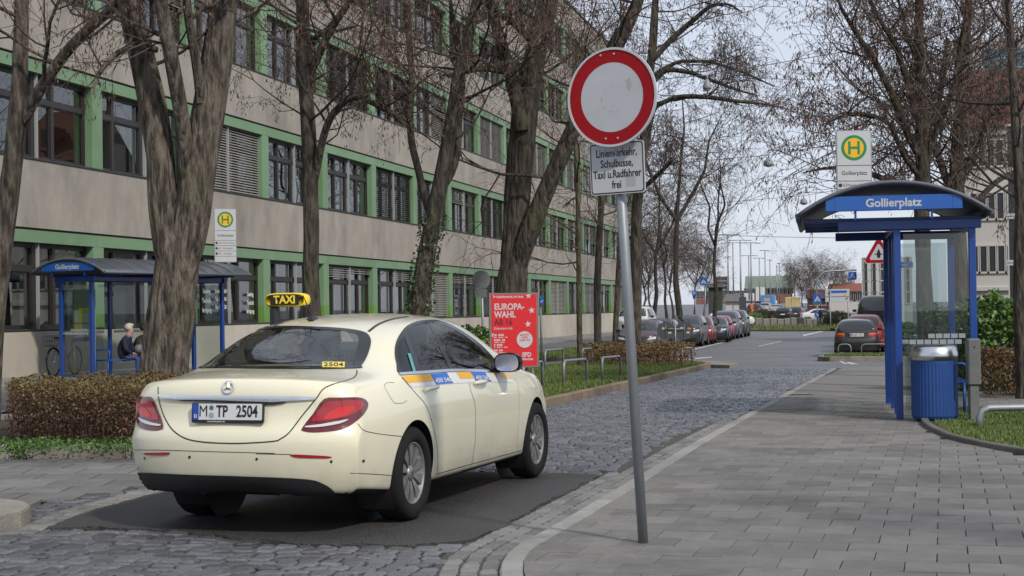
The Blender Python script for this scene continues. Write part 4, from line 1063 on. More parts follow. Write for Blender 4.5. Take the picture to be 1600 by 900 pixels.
# spandrel panel per bay (shared mesh), lintel, plinth panels
def bay_mesh(name, x0, x1, z0, z1, mt, g=.006, w=None, b=.006):
    mb = MB(); mb.bbox(x0, x1, g, (w or BAY) - g, z0, z1, b); return mb.mesh(name, mt)
sp_h = FLH - (win_h + LIN)
me_sp = bay_mesh('facade_panel', -.5, .06, 0.02, sp_h - DARK, M_conc)
me_li = bay_mesh('lintel', -.5, .02, 0, LIN, M_green, .001, b=.003)
me_dk = bay_mesh('shadow_joint', -.5, -.02, 0, DARK + .02, M_sill, 0)
me_si = bay_mesh('window_ledge', -.5, .085, -.02, .035, M_sill, 0)
me_pi = MB().bbox(-.5, .015, -.29, .29, 0, win_h, .004).mesh('pillar', M_green)
me_pi2 = MB().bbox(-.5, .018, -.292, .292, 0, .62, .004).mesh('pillar_base', M_green2)
me_pp = bay_mesh('plinth_panel', -.5, .10, -1.6, z_pl - .03, M_plinth, .008, BAY / 2)
me_top = bay_mesh('parapet_panel', -.5, .06, .02, z_roof - (z_l1 + 4 * FLH), M_conc)
me_cop = bay_mesh('coping', -.8, .14, 0, .10, mat('roof_edge_metal', (.10, .11, .10), .5), 0)
RW = random.Random(3)
# ---- window unit (half a bay): frame, panes, blind
UW = (BAY - .58) / 2
def frame_mesh(split):
    mb = MB(); h = win_h; d0, d1 = -.30, -.20; f = .075
    mb.box(d0, d1, 0, UW, 0, .10); mb.box(d0, d1, 0, UW, h - f, h); mb.box(d0, d1, 0, f, 0.1, h - f); mb.box(d0, d1, UW - f, UW, .1, h - f)
    c = UW * split; tz = h * .70
    mb.box(d0 + .002, d1 + .012, c - .075, c + .075, .1, h - f); mb.box(d0 + .004, d1 + .022, f, UW - f, tz - .065, tz + .065)
    for y0, y1 in ((f, c - .075), (c + .075, UW - f)):          # casement sashes
        for z0, z1 in ((.1, tz - .065), (tz + .065, h - f)):
            e = .04
            mb.box(d0 + .02, d1 - .01, y0, y0 + e, z0, z1); mb.box(d0 + .02, d1 - .01, y1 - e, y1, z0, z1)
            mb.box(d0 + .021, d1 - .011, y0 + e, y1 - e, z0, z0 + e); mb.box(d0 + .021, d1 - .011, y0 + e, y1 - e, z1 - e, z1)
    return mb.mesh('window', M_frame)
def pane_boxes(split):
    h = win_h; f = .075; c = UW * split; tz = h * .70
    return [(y0 + .03, y1 - .03, z0 + .03, z1 - .03) for y0, y1 in ((f, c - .075), (c + .075, UW - f)) for z0, z1 in ((.1, tz - .065), (tz + .065, h - f))]
SPL = [.36, .5]
me_fr = [frame_mesh(s) for s in SPL]
me_pn = [[MB().box(-.262, -.254, *b[:2], *b[2:]).mesh('pane', M_pane) for b in pane_boxes(s)] for s in SPL]
def blind_mesh(frac, mt, tilt=.5):
    mb = MB(); h = win_h; n = int(frac * h / .085); y0, y1 = .05, UW - .05
    for k in range(n):
        z = h - .03 - k * .085; dx = .032 * math.cos(tilt); dz = .036 * math.sin(tilt)
        mb.add([(-.10 - dx, y0, z + dz), (-.10 + dx, y0, z - dz), (-.10 + dx, y1, z - dz), (-.10 - dx, y1, z + dz)], [(0, 1, 2, 3)])
    z = h - n * .085 - .02; mb.box(-.125, -.075, y0, y1, z - .03, z)
    for yy in (y0 + .25, (y0 + y1) / 2, y1 - .25): mb.tube([(-.10, yy, z), (-.10, yy, h)], .004, 3, cap=False)
    return mb.mesh('blind', mt)
BL = {}
def blind(frac, dark, tilt):
    k = (round(frac, 2), dark, tilt)
    if k not in BL: BL[k] = blind_mesh(frac, M_blind_d if dark else M_blind, tilt)
    return BL[k]
me_rail = MB().box(-.13, -.05, -.02, .02, 0, win_h).mesh('blind_guide', M_rail)
me_curt = [MB().box(-.62, -.60, y0, y1, .05, win_h * .95).mesh('curtain', M_curt) for y0, y1 in ((.10, UW * .33), (UW * .55, UW * .9), (.05, UW * .95))]
# blinds seen in the photograph: (storey, bay) -> (left half, right half); value = fraction down, D = dark
def spec(fl, b, half):
    tab = {(0, 3): (1, 1), (0, 5): ('D1', 'D1'), (0, 6): (.2, 1), (0, 1): (.2, .15), (0, 4): (.2, .2), (0, 8): (1, 1), (0, 10): (1, 1), (0, 12): (1, 1), (0, 9): ('D1', .9),
           (1, -1): (1, 1), (1, -2): (0, 0), (1, -3): (0, 0), (2, -1): (0, 0), (1, 0): (0, 0), (1, 1): (0, 0), (1, 2): ('D1', 'D1'), (1, 3): ('D1', 'D1'), (1, 4): (.35, 0), (1, 6): (1, 1), (1, 7): (.4, .4), (1, 8): (.5, .3), (1, 9): (.6, .5), (1, 10): (.5, .6),
           (2, 0): (0, 0), (2, 1): ('D1', 'D1'), (2, 2): ('D.8', 'D1'), (2, 5): (1, 1), (2, 7): (1, 1), (2, 8): (.9, .9), (2, 4): (0, .2),
           (3, 1): (.4, 'D1'), (3, 3): (.35, .3), (3, 2): (0, 0), (3, 5): (.5, .5), (3, 7): (.8, .6), (3, 0): (.3, .6), (3, -1): ('D1', 'D1'), (2, -2): (.5, .5), (2, -3): ('D1', .3)}
    if (fl, b) in tab: return tab[(fl, b)][half]
    q = random.Random(fl * 100 + b * 7 + half); u = q.random()
    if fl == 0: return 0 if u < .6 or b < 1 else .2
    return 0 if u < .5 else ('D1' if u < .7 else (1 if u < .85 else round(q.uniform(.2, .6), 1)))
n_pane = 0
for b in range(BAY_N0, n_hi + 1):
    y0 = b * BAY
    for h in (0, 1): link('plinth_panel', me_pp, office, (0, y0 + h * BAY / 2, 0))
    for fl in range(5):
        zw = z_pl + fl * FLH                                  # bottom of the window zone
        vis_t = proj((FX, y417 + y0 + BAY, zw))
        if vis_t[1] < -60 and fl > 0: continue                # above the frame
        link('window_ledge', me_si, office, (0, y0, zw)); link('lintel', me_li, office, (0, y0, zw + win_h))
        link('shadow_joint', me_dk, office, (0, y0, zw + win_h + LIN))
        if fl < 4: link('facade_panel', me_sp, office, (0, y0, zw + win_h + LIN + DARK))
        else:
            link('parapet_panel', me_top, office, (0, y0, zw + win_h + LIN)); link('coping', me_cop, office, (0, y0, z_roof + .02))
        link('pillar', me_pi, office, (0, y0, zw))
        if fl == 0: link('pillar_base', me_pi2, office, (0, y0, zw + .002))
        for half in (0, 1):
            yy = y0 + .29 + half * UW
            k = 0 if (b * 3 + fl + half) % 3 == 0 or b < 0 else 1
            w = link('window', me_fr[k], office, (0, yy, zw))
            s = spec(fl, b, half); dark = isinstance(s, str); fr = float(s[1:]) if dark else s
            for pm in me_pn[k]: link('pane', pm, w)
            if fr: link('blind', blind(fr, dark, .75 if fr == 1 and not dark else .5), w)
            if not dark and fr < .9 and RW.random() < .75: link('curtain', me_curt[RW.randrange(3)], w)
        link('blind_guide', me_rail, office, (.0, y0 + .29 + UW, zw))
# dark rooms behind the windows, end walls, roof
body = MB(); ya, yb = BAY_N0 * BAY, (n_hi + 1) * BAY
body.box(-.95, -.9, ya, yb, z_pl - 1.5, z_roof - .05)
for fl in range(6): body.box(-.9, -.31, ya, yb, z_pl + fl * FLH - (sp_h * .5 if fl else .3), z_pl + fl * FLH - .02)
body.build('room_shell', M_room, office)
MB().box(-14, -.51, yb - .35, yb, -2.2, z_roof).build('end_wall', M_conc, office)
MB().box(-14, -.55, ya, yb - .4, z_roof - .2, z_roof - .1).build('roof', mat('roof_felt', (.08, .08, .08), .9), office)
link('pillar', me_pi, office, (0, yb - .29, z_pl))
for fl in range(1, 5): link('pillar', me_pi, office, (0, yb - .29, z_pl + fl * FLH))
# lettering on the ground-floor windows of the bay behind the big tree, and a poster or two
M_let = mat('window_lettering', (.6, .6, .58), .6)
def win_text(px, py, lines, size):
    p = onX(px, py, FX - .17)
    for i, t in enumerate(lines):
        me = text_mesh(t, size, M_let, align='CENTER', bold=.008)
        me.transform(frame_matrix((p.x - FX, p.y - y417, p.z - i * size * 1.5), (0, 1, 0), (0, 0, 1)))
        link('lettering', me, office)
win_text(323, 455, ['Lessing', 'Technik-', 'fertigung'], .20); win_text(345, 455, ['Scheel GmbH', 'Tel. 50 03 06', 'Fax 50 03 28'], .17); win_text(391, 460, ['Lessing', 'Technik', 'fertigung'], .19)
# ================================================================ TREES (bare robinias with dry pods)
def bark(name, rgb, rgb2, moss=0.0):
    m = mat(name, rgb, .92, var=1.0, vscale=13, rgb2=rgb2, bump=1.0, bscale=13, stretch=(1, 1, .2), detail=10, sharp=.11)
    if moss and 'moss' not in m.node_tree.nodes:
        N = m.node_tree.nodes; L = m.node_tree.links; b = N['Principled BSDF']; src = b.inputs['Base Color'].links[0].from_socket
        tc = N.new('ShaderNodeTexCoord'); n1 = N.new('ShaderNodeTexNoise'); n1.name = 'moss'; n1.inputs['Scale'].default_value = 1.7; n1.inputs['Detail'].default_value = 6
        L.new(tc.outputs['Object'], n1.inputs['Vector']); mr = N.new('ShaderNodeMapRange'); mr.inputs['From Min'].default_value = .52; mr.inputs['From Max'].default_value = .72; mr.inputs['To Max'].default_value = moss
        L.new(n1.outputs[0], mr.inputs['Value']); mx = N.new('ShaderNodeMixRGB'); mx.inputs[2].default_value = (.085, .095, .022, 1)
        L.new(mr.outputs[0], mx.inputs[0]); L.new(src, mx.inputs[1]); L.new(mx.outputs[0], b.inputs['Base Color'])
    return m
B_grey = bark('bark_grey', (.165, .138, .110), (.034, .027, .021), .35)
B_dark = bark('bark_dark', (.105, .088, .070), (.028, .023, .018), .35)
B_far = bark('bark_far', (.065, .053, .043), (.025, .02, .016), .2)
B_moss = bark('bark_mossy', (.115, .105, .060), (.045, .038, .025), .8)
M_twig = mat('twig', (.085, .062, .050), .9)
M_pod = mat('dry_seed_pod', (.135, .078, .055), .8, piece=.5)
M_pod_d = mat('dark_seed_pod', (.060, .042, .038), .8, piece=.5)
M_ivy = mat('ivy_leaf', (.035, .07, .02), .45, piece=.4)

def bark_tube(mb, pts, rad, n=20, amp=.09, seed=0, step=.14):
    P = []; Rr = []
    for i in range(len(pts) - 1):
        a, b = Vector(pts[i]), Vector(pts[i + 1]); k = max(1, int((b - a).length / step))
        for j in range(k):
            t = j / k; P.append(a.lerp(b, t)); Rr.append(rad[i] + (rad[i + 1] - rad[i]) * t)
    P.append(Vector(pts[-1])); Rr.append(rad[-1])
    for it in range(2):                                       # soften the traced corners
        P = [P[0]] + [(P[i - 1] + P[i] * 2 + P[i + 1]) / 4 for i in range(1, len(P) - 1)] + [P[-1]]
    base = len(mb.v); fr = None; m = len(P); fq = 2.6 if n < 24 else 5.0
    for i, p in enumerate(P):
        d = (P[min(i + 1, m - 1)] - P[max(i - 1, 0)]).normalized()
        if fr is None: fr = d.cross(Vector((1, .3, 0))).normalized()
        else: fr = (fr - d * fr.dot(d)).normalized()
        b = d.cross(fr)
        for k in range(n):
            a = 2 * math.pi * k / n; ca, sa = math.cos(a), math.sin(a)
            rg = abs(noise.noise((ca * fq + seed, sa * fq, p.z * .55 + seed))) * 2.4 - .6
            rg += .5 * noise.noise((ca * 6 + seed, sa * 6, p.z * 1.6))
            q = p + (fr * ca + b * sa) * Rr[i] * (1 + amp * rg)
            mb.v.append((q.x, q.y, q.z))
    for i in range(m - 1):
        for k in range(n):
            a = base + i * n + k; c = base + i * n + (k + 1) % n; mb.f.append((a, c, c + n, a + n)); mb.t.append(0.0); mb.sm.append(True)
def fast_tube(mb, P, r0, r1, n):
    base = len(mb.v); m = len(P); d = P[-1] - P[0]; fr = d.orthogonal().normalized(); b = d.normalized().cross(fr)
    cs = [(math.cos(2 * math.pi * k / n), math.sin(2 * math.pi * k / n)) for k in range(n)]
    for i, p in enumerate(P):
        r = r0 + (r1 - r0) * i / (m - 1)
        for c, s in cs: mb.v.append((p.x + (fr.x * c + b.x * s) * r, p.y + (fr.y * c + b.y * s) * r, p.z + (fr.z * c + b.z * s) * r))
    for i in range(m - 1):
        for k in range(n):
            a = base + i * n + k; c = base + i * n + (k + 1) % n; mb.f.append((a, c, c + n, a + n))
    k = (m - 1) * n; mb.t.extend([0.0] * k); mb.sm.extend([n > 3] * k)
class TreeGrow:
    def __init__(s, seed, twig=1.0, pods=1.0, droop=0.15, minr=.0036, podsize=1.0, spread=1.0):
        s.r = random.Random(seed); s.limb = MB(); s.tw = MB(); s.pd = MB(); s.k = twig; s.pk = pods; s.droop = droop; s.minr = minr; s.ps = podsize; s.sp = spread
    def rv(s): return Vector((s.r.gauss(0, 1), s.r.gauss(0, 1), s.r.gauss(0, 1)))
    def branch(s, p, d, L, r, lvl):
        R_ = s.r; n = 5 if lvl <= 2 else 3; P = [p.copy()]; d = d.normalized(); wob = (.20, .24, .30, .36, .4)[min(lvl, 4)]
        for i in range(n):
            d = (d + s.rv() * wob * .6 + Vector((0, 0, .10 if lvl < 3 else -s.droop))).normalized(); P.append(P[-1] + d * (L / n))
        fast_tube(s.limb if lvl <= 1 else s.tw, P, r, max(r * .45, s.minr * .7), (8, 7, 5, 3, 3)[min(lvl, 4)])
        nxt = lvl + 1
        if lvl < 4:
            cnt = {1: 4.6, 2: 3.7, 3: 2.8}[max(lvl, 1)]; cnt = max(1, int(cnt * s.k * R_.uniform(.7, 1.3) + .5))
            for c in range(cnt):
                t = R_.uniform(.25, 1.0) if c else 1.0; i = min(int(t * n), n - 1); q = P[i].lerp(P[i + 1], t * n - i)
                ax = (P[i + 1] - P[i]).normalized(); side = ax.cross(s.rv()); side.normalize()
                a = R_.uniform(.5, 1.15) * s.sp; nd = ax * math.cos(a) + side * math.sin(a)
                if t == 1.0 and c == 0: nd = ax + side * .3
                s.branch(q, nd, L * R_.uniform(.45, .75), max(r * R_.uniform(.40, .55) * (1.0 if t < .9 else 1.1), s.minr), nxt)
        if lvl >= 3 and R_.random() < s.pk * (.6 if lvl == 3 else .9):
            for c in range(R_.randint(2, 7)):
                q = P[R_.randint(1, n)] + s.rv() * .045; s.pod(q)
    def pod(s, q):
        R_ = s.r; L = R_.uniform(.05, .10) * s.ps; w = R_.uniform(.007, .013) * s.ps; a = R_.uniform(0, 6.28); dx, dy = math.cos(a) * w, math.sin(a) * w; lx, ly = R_.uniform(-.5, .5) * L, R_.uniform(-.5, .5) * L
        i = len(s.pd.v); s.pd.v += [(q.x, q.y, q.z), (q.x + lx * .5 + dx, q.y + ly * .5 + dy, q.z - L * .5), (q.x + lx, q.y + ly, q.z - L), (q.x + lx * .5 - dx, q.y + ly * .5 - dy, q.z - L * .5)]
        s.pd.f.append((i, i + 1, i + 2, i + 3)); s.pd.t.append(R_.random()); s.pd.sm.append(False)
    def stem(s, pts, rad, n, spawn=0, t0=.3, L=2.2, amp=.09, up=.35, bias=None):
        "traced stem; spawns limbs along it from fraction t0 up"
        bark_tube(s.limb, pts, rad, n, amp, s.r.random() * 50)
        P = [Vector(p) for p in pts]; ln = [0]
        for i in range(1, len(P)): ln.append(ln[-1] + (P[i] - P[i - 1]).length)
        for c in range(spawn):
            q = ln[-1] * (t0 + (1 - t0) * (c + s.r.random()) / spawn); i = 0
            while i < len(P) - 2 and ln[i + 1] < q: i += 1
            t = (q - ln[i]) / (ln[i + 1] - ln[i]); p = P[i].lerp(P[i + 1], min(t, 1)); r = rad[i] + (rad[i + 1] - rad[i]) * t
            a = s.r.uniform(0, 6.28); d = Vector((math.cos(a), math.sin(a), up + s.r.uniform(-.35, .5)))
            if bias is not None: d += Vector(bias)
            s.branch(p, d, L * s.r.uniform(.6, 1.5), min(r * .5, .036) * s.r.uniform(.5, 1), 1)
    def finish(s, name, label, group, loc, bm_, pod_mat=None):
        o = Vector(loc); root = thing(name, label, 'tree', loc, 0, group)
        for mb in (s.limb, s.tw, s.pd): mb.v = [(x - o.x, y - o.y, z - o.z) for x, y, z in mb.v]
        s.limb.build('trunk', bm_, root); c = s.tw.build('crown', M_twig, root)
        if s.pd.v: tag(s.pd.build('seed_pods', pod_mat or M_pod, c), kind='stuff')
        return root
def px_stem(pts, D, dd=0.0):
    "[(px, py, width px)] at camera depth D -> points, radii; dd = depth change per point"
    P = []; Rr = []
    for i, (x, y, w) in enumerate(pts):
        d = D + dd * i; P.append(atD(x, y, d)); Rr.append(w / 2 / FPX * d)
    return P, Rr
def with_base(P, Rr, flare=1.35):
    b = P[0]; z = T(b.x, b.y) - .1; d = (P[0] - P[1]).normalized(); h = max(b.z - z, .05)
    g = Vector((b.x + d.x * h * .6, b.y + d.y * h * .6, z)); m = g.lerp(b, .35)
    return [g, m] + P, [Rr[0] * flare, Rr[0] * 1.08] + Rr, Vector((g.x, g.y, T(g.x, g.y)))
TG = 'street trees along the green island'
# A: slim tree at the left edge
t = TreeGrow(21, .9, .6); P, Rr, b0 = with_base(*px_stem([(-8, 470, 35), (4, 380, 33), (14, 300, 32), (24, 220, 30), (30, 140, 27), (33, 60, 24), (34, -20, 22), (30, -160, 18), (36, -300, 12), (30, -420, 6)], 22.5))
t.stem(P, Rr, 18, 8, .55, 2.0); S2, R2 = px_stem([(35, 195, 15), (62, 140, 17), (100, 85, 17), (140, 42, 16), (185, 8, 15), (225, -40, 12), (260, -120, 8)], 22.5, -.2)
t.stem(S2, R2, 12, 7, .1, 1.6); t.finish('street_tree', 'slim grey street tree with one long slanting branch by the left shelter', TG, b0, B_grey)
# B: thick forked tree behind the hedge
t = TreeGrow(22, .9, .5); P, Rr, b0 = with_base(*px_stem([(258, 575, 74), (266, 500, 70), (274, 430, 68), (279, 390, 62), (281, 360, 48), (284, 320, 20)], 21.5), 1.25)
t.stem(P, Rr, 72, 0, amp=.10)
for pts, n, sp, L in (([(270, 470, 20), (268, 430, 38), (263, 385, 46), (257, 335, 46), (251, 250, 44), (243, 190, 42), (232, 130, 40), (217, 70, 38), (203, 10, 36), (192, -60, 30), (180, -200, 20), (170, -330, 10)], 24, 7, 1.9),
              ([(278, 480, 24), (282, 435, 44), (291, 385, 56), (300, 335, 58), (312, 250, 54), (322, 190, 50), (333, 130, 48), (343, 70, 46), (350, 0, 42), (356, -80, 34), (370, -220, 22), (365, -350, 10)], 26, 7, 2.0),
              ([(292, 285, 22), (289, 220, 25), (281, 165, 24), (272, 115, 23), (262, 60, 22), (250, 0, 20), (240, -80, 15), (238, -160, 9)], 16, 5, 1.4),
              ([(313, 160, 15), (309, 110, 16), (300, 60, 15), (292, 10, 14), (286, -60, 10)], 12, 4, 1.3),
              ([(246, 78, 10), (222, 66, 11), (196, 71, 10), (172, 92, 9), (150, 118, 8), (140, 140, 5), (148, 152, 2)], 9, 5, .9)):
    S2, R2 = px_stem(pts, 21.4, .03 if n > 20 else -.12); t.stem(S2, R2, n * 2, sp, .45 if n > 12 else .2, L, amp=.10)
t.finish('street_tree', 'thick forked street tree with deeply furrowed bark behind the brown hedge', TG, b0, B_grey)
# C: slender straight tree
t = TreeGrow(23, 1.0, .8); P, Rr, b0 = with_base(*px_stem([(489, 520, 29), (486, 440, 26), (486, 350, 25), (485, 270, 24), (481, 190, 24), (477, 120, 24), (474, 50, 22), (472, -30, 18), (470, -150, 12), (474, -260, 6)], 28.0))
t.stem(P, Rr, 16, 11, .45, 2.0)
for pts in ([(488, 300, 12), (497, 250, 13), (504, 215, 12), (514, 185, 11), (530, 163, 9), (552, 152, 7), (575, 150, 4)], [(482, 120, 13), (494, 95, 14), (508, 62, 13), (524, 33, 12), (545, 5, 10), (570, -30, 7)], [(487, 60, 6), (510, 52, 7), (530, 48, 5), (560, 40, 3)]):
    S2, R2 = px_stem(pts, 28.0, -.15); t.stem(S2, R2, 10, 6, .25, 1.5)
t.finish('street_tree', 'slender straight street tree rising behind the taxi roof sign', TG, b0, B_dark)
# D: twisting tree with ivy at its foot
t = TreeGrow(24, 1.0, .9); P, Rr, b0 = with_base(*px_stem([(650, 520, 36), (658, 450, 31), (668, 390, 29), (679, 335, 27), (688, 290, 24), (697, 240, 22), (707, 180, 21), (716, 120, 20), (731, 60, 18), (746, 0, 16), (752, -80, 12), (765, -180, 6)], 29.0))
t.stem(P, Rr, 16, 11, .45, 2.1)
for pts in ([(676, 345, 11), (664, 310, 12), (655, 270, 12), (643, 225, 12), (640, 180, 11), (645, 130, 11), (640, 80, 10), (637, 20, 10), (636, -60, 7)], [(690, 296, 13), (706, 270, 14), (716, 235, 12), (716, 190, 11), (722, 150, 10), (723, 100, 9), (708, 50, 8), (702, -20, 6)],
            [(640, 190, 6), (610, 175, 8), (580, 160, 8), (555, 150, 6), (530, 158, 4)], [(700, 118, 8), (726, 112, 9), (752, 105, 8), (780, 112, 6), (800, 118, 4)]):
    S2, R2 = px_stem(pts, 29.0, .12); t.stem(S2, R2, 9, 7, .25, 1.5)
tr = t.finish('street_tree', 'twisting street tree with ivy at its foot beside the closed blinds', TG, b0, B_dark)
iv = MB(); rr = random.Random(9)
for k in range(800):
    u = rr.random() ** 1.4; i = min(int(u * 4), 3); p = Vector(P[2 + i - 1]).lerp(Vector(P[2 + i]), u * 4 - i) - Vector(b0)
    a = rr.uniform(0, 6.28); p = p + Vector((math.cos(a), math.sin(a), 0)) * Rr[2] * rr.uniform(1.0, 1.45 - .3 * u); s_ = rr.uniform(.018, .036); e = Vector((rr.gauss(0, 1), rr.gauss(0, 1), rr.gauss(0, 1))).normalized() * s_; f = e.orthogonal().normalized() * s_
    iv.add([p - e, p + f, p + e, p - f], [(0, 1, 2, 3)], rr.random())
tag(iv.build('ivy', M_ivy, tr), kind='stuff')
# E: big dark tree behind the poster
t = TreeGrow(25, .95, .9); P, Rr, b0 = with_base(*px_stem([(795, 560, 56), (798, 470, 50), (802, 425, 46), (805, 395, 38), (808, 360, 16)], 30.5), 1.3)
t.stem(P, Rr, 48, 0, amp=.10)
for pts, n, sp in (([(801, 450, 24), (802, 415, 38), (805, 370, 41), (807, 330, 40), (812, 270, 40), (816, 210, 40), (822, 150, 38), (834, 95, 34), (846, 45, 32), (858, -10, 28), (868, -100, 20), (862, -220, 10)], 22, 9),
               ([(803, 450, 16), (810, 410, 28), (826, 362, 30), (846, 315, 28), (868, 265, 27), (892, 210, 26), (915, 160, 26), (942, 108, 25), (968, 62, 22), (990, 20, 20), (1008, -30, 16), (1030, -120, 9)], 18, 11),
               ([(815, 205, 22), (806, 150, 22), (794, 105, 20), (781, 60, 18), (768, 15, 16), (758, -50, 11), (750, -120, 6)], 14, 7),
               ([(838, 75, 10), (810, 40, 12), (780, 20, 10), (750, 25, 7), (720, 30, 4)], 9, 5), ([(822, 130, 9), (795, 112, 10), (760, 105, 9), (725, 112, 7), (690, 118, 4)], 9, 6)):
    S2, R2 = px_stem(pts, 30.5, -.10 if n == 18 else .05); t.stem(S2, R2, n * 2, sp, .30, 2.0, amp=.10)
t.finish('street_tree', 'big dark forked street tree standing behind the red poster', TG, b0, B_dark)
# F: tree by the low hedge whose limbs reach over the street
t = TreeGrow(26, .85, .75, minr=.007, podsize=1.25); P, Rr, b0 = with_base(*px_stem([(993, 540, 19), (994, 470, 17), (994, 400, 17), (995, 330, 17), (1000, 270, 17), (1008, 210, 16), (1012, 140, 14), (1020, 70, 13), (1024, 0, 11), (1040, -80, 7)], 50.0))
t.stem(P, Rr, 14, 8, .50, 2.0, up=.25)
for pts in ([(1006, 250, 6), (1022, 165, 8), (1038, 160, 8), (1052, 152, 8), (1078, 150, 8), (1110, 152, 7), (1150, 158, 6), (1190, 162, 4), (1225, 168, 2)], [(1010, 140, 8), (1040, 108, 8), (1075, 112, 7), (1110, 125, 6), (1150, 140, 4), (1185, 150, 2)],
            [(1014, 100, 9), (1050, 60, 9), (1085, 30, 8), (1110, 8, 6), (1140, 5, 4), (1160, 20, 2)], [(1000, 300, 7), (1022, 278, 8), (1040, 262, 6), (1052, 250, 3)], [(1016, 120, 7), (1060, 95, 6), (1110, 96, 5), (1160, 112, 4), (1210, 135, 2)]):
    S2, R2 = px_stem(pts, 50.0, -.25); t.stem(S2, R2, 9, 10, .30, 1.15, up=.05)
t.finish('street_tree', 'dark street tree by the low brown hedge reaching its limbs over the street', TG, b0, B_dark, M_pod_d)
# young trees
for i, (pts, D, sd, mt, lab) in enumerate((([(906, 540, 9), (905, 450, 9), (904, 380, 8), (903, 300, 8), (900, 230, 7), (898, 160, 5), (896, 100, 3)], 45.5, 31, B_moss, 'young mossy green tree with thin whippy branches beside the steel hoops'),
                         ([(934, 520, 12), (933, 450, 12), (936, 380, 11), (940, 310, 10), (940, 240, 8), (944, 170, 6), (950, 100, 3)], 55.0, 32, B_dark, 'young brown tree growing at the end of the low hedge'),
                         ([(962, 505, 9), (966, 440, 9), (970, 370, 8), (976, 300, 7), (980, 230, 5), (985, 160, 3)], 72.0, 33, B_dark, 'thin leaning tree near the corner of the office building'))):
    t = TreeGrow(sd, .8, .25, minr=.006); P, Rr, b0 = with_base(*px_stem(pts, D)); t.stem(P, Rr, 10, 20, .32, 1.9 if i < 2 else 2.6, up=.3); t.finish('young_tree', lab, 'young trees on the green island', b0, mt)
# further trees along the street: shared variants
def far_tree(seed, h, r, lean=0.0, spawn=12, L=3.0, tw=.85, pods=.4):
    t = TreeGrow(seed, tw, pods, minr=.010, podsize=1.7); q = random.Random(seed); pts = []; x = y = 0
    for k in range(9):
        f = k / 8; pts.append((x, y, f * h)); x += q.uniform(-.25, .25) + lean * h / 9; y += q.uniform(-.25, .25)
    t.stem(pts, [r * (1.25 if k == 0 else 1 - .85 * k / 8) for k in range(9)], 12, spawn, .28, L, up=.55)
    m = int(len(pts) * .45); p = Vector(pts[m])
    for sgn in (-1, 1):
        lim = [p, p + Vector((sgn * .8, .2, 1.2)), p + Vector((sgn * 1.5, -.2, 2.6)), p + Vector((sgn * 1.9, .3, 4.2)), p + Vector((sgn * 2.6, .1, 5.6))]
        t.stem(lim, [r * .55, r * .5, r * .4, r * .28, r * .1], 9, 8, .2, L * .9, up=.4)
    return t
variants = [far_tree(41, 13, .19, .02), far_tree(42, 12, .16, .05, 14), far_tree(43, 14, .21, -.03, 14, 3.4)]
proto = []
GF = 'bare trees further along the street'
spots = [(1062, 492, 84, 0, 1.0, .4, 'leaning bare tree behind the parked cars at the corner'), (1112, 487, 98, 1, .95, 2.0, 'bare tree with a wide forked crown above the parked cars'), (1045, 487, 128, 1, .85, 5.0, 'bare tree standing by the white van'), (1018, 487, 110, 2, .8, 3.0, 'bare tree near the far end of the office building')]
for px, py, D, vi, sc, rz, lab in spots:
    p = atD(px, py, D); p.z = T(p.x, p.y)
    if len(proto) <= vi or proto[vi] is None:
        while len(proto) <= vi: proto.append(None)
        o = variants[vi].finish('bare_tree', lab, GF, (0, 0, 0), B_far, M_pod_d); proto[vi] = o
    else: o = copy_tree(proto[vi]); o['label'] = lab
    o.location = p; o.scale = (sc, sc, sc); o.rotation_euler = (0, 0, rz); o['group'] = GF
# right-hand trees behind the shelter
GRT = 'broad bare trees behind the right shelter'
t = TreeGrow(51, .95, .8, minr=.006, podsize=1.15); P, Rr, b0 = with_base(*px_stem([(1446, 500, 26), (1443, 420, 24), (1440, 330, 23), (1442, 260, 22), (1440, 190, 20), (1438, 120, 17), (1436, 50, 15), (1437, -20, 12), (1440, -110, 7)], 32.0))
t.stem(P, Rr, 16, 12, .45, 1.7, up=.25)
for pts in ([(1440, 250, 13), (1420, 215, 12), (1400, 160, 11), (1370, 100, 10), (1340, 55, 8), (1318, 20, 6), (1305, -10, 4)], [(1438, 200, 10), (1415, 120, 9), (1400, 70, 9), (1380, 40, 7), (1358, 0, 5)], [(1440, 280, 9), (1415, 250, 9), (1390, 190, 8), (1345, 175, 6), (1320, 180, 4), (1285, 195, 2)],
            [(1441, 270, 10), (1465, 200, 10), (1490, 140, 9), (1500, 80, 8), (1510, 20, 6)], [(1440, 310, 11), (1410, 290, 10), (1370, 275, 9), (1330, 262, 7), (1290, 262, 5), (1255, 270, 2)]):
    S2, R2 = px_stem(pts, 32.0, -.2); t.stem(S2, R2, 10, 11, .20, 1.25, up=.2)
t.finish('broad_tree', 'broad brown tree with a tall straight stem behind the shelter glass', GRT, b0, B_dark)
t = TreeGrow(52, .95, .75, minr=.007, podsize=1.2); P, Rr, b0 = with_base(*px_stem([(1502, 500, 27), (1500, 420, 26), (1496, 340, 24), (1494, 260, 22), (1500, 180, 19), (1508, 100, 15), (1512, 20, 11), (1520, -80, 6)], 37.0))
t.stem(P, Rr, 16, 13, .40, 2.3, up=.3)
for pts in ([(1496, 330, 13), (1475, 270, 12), (1455, 210, 11), (1470, 140, 9), (1480, 60, 6)], [(1496, 300, 12), (1520, 240, 11), (1545, 180, 10), (1570, 120, 8), (1590, 60, 5)], [(1497, 350, 11), (1530, 310, 10), (1560, 280, 9), (1600, 262, 7), (1640, 250, 4)], [(1495, 320, 10), (1465, 300, 9), (1430, 290, 7), (1400, 285, 4)]):
    S2, R2 = px_stem(pts, 37.0, .15); t.stem(S2, R2, 10, 12, .15, 1.8, up=.25)
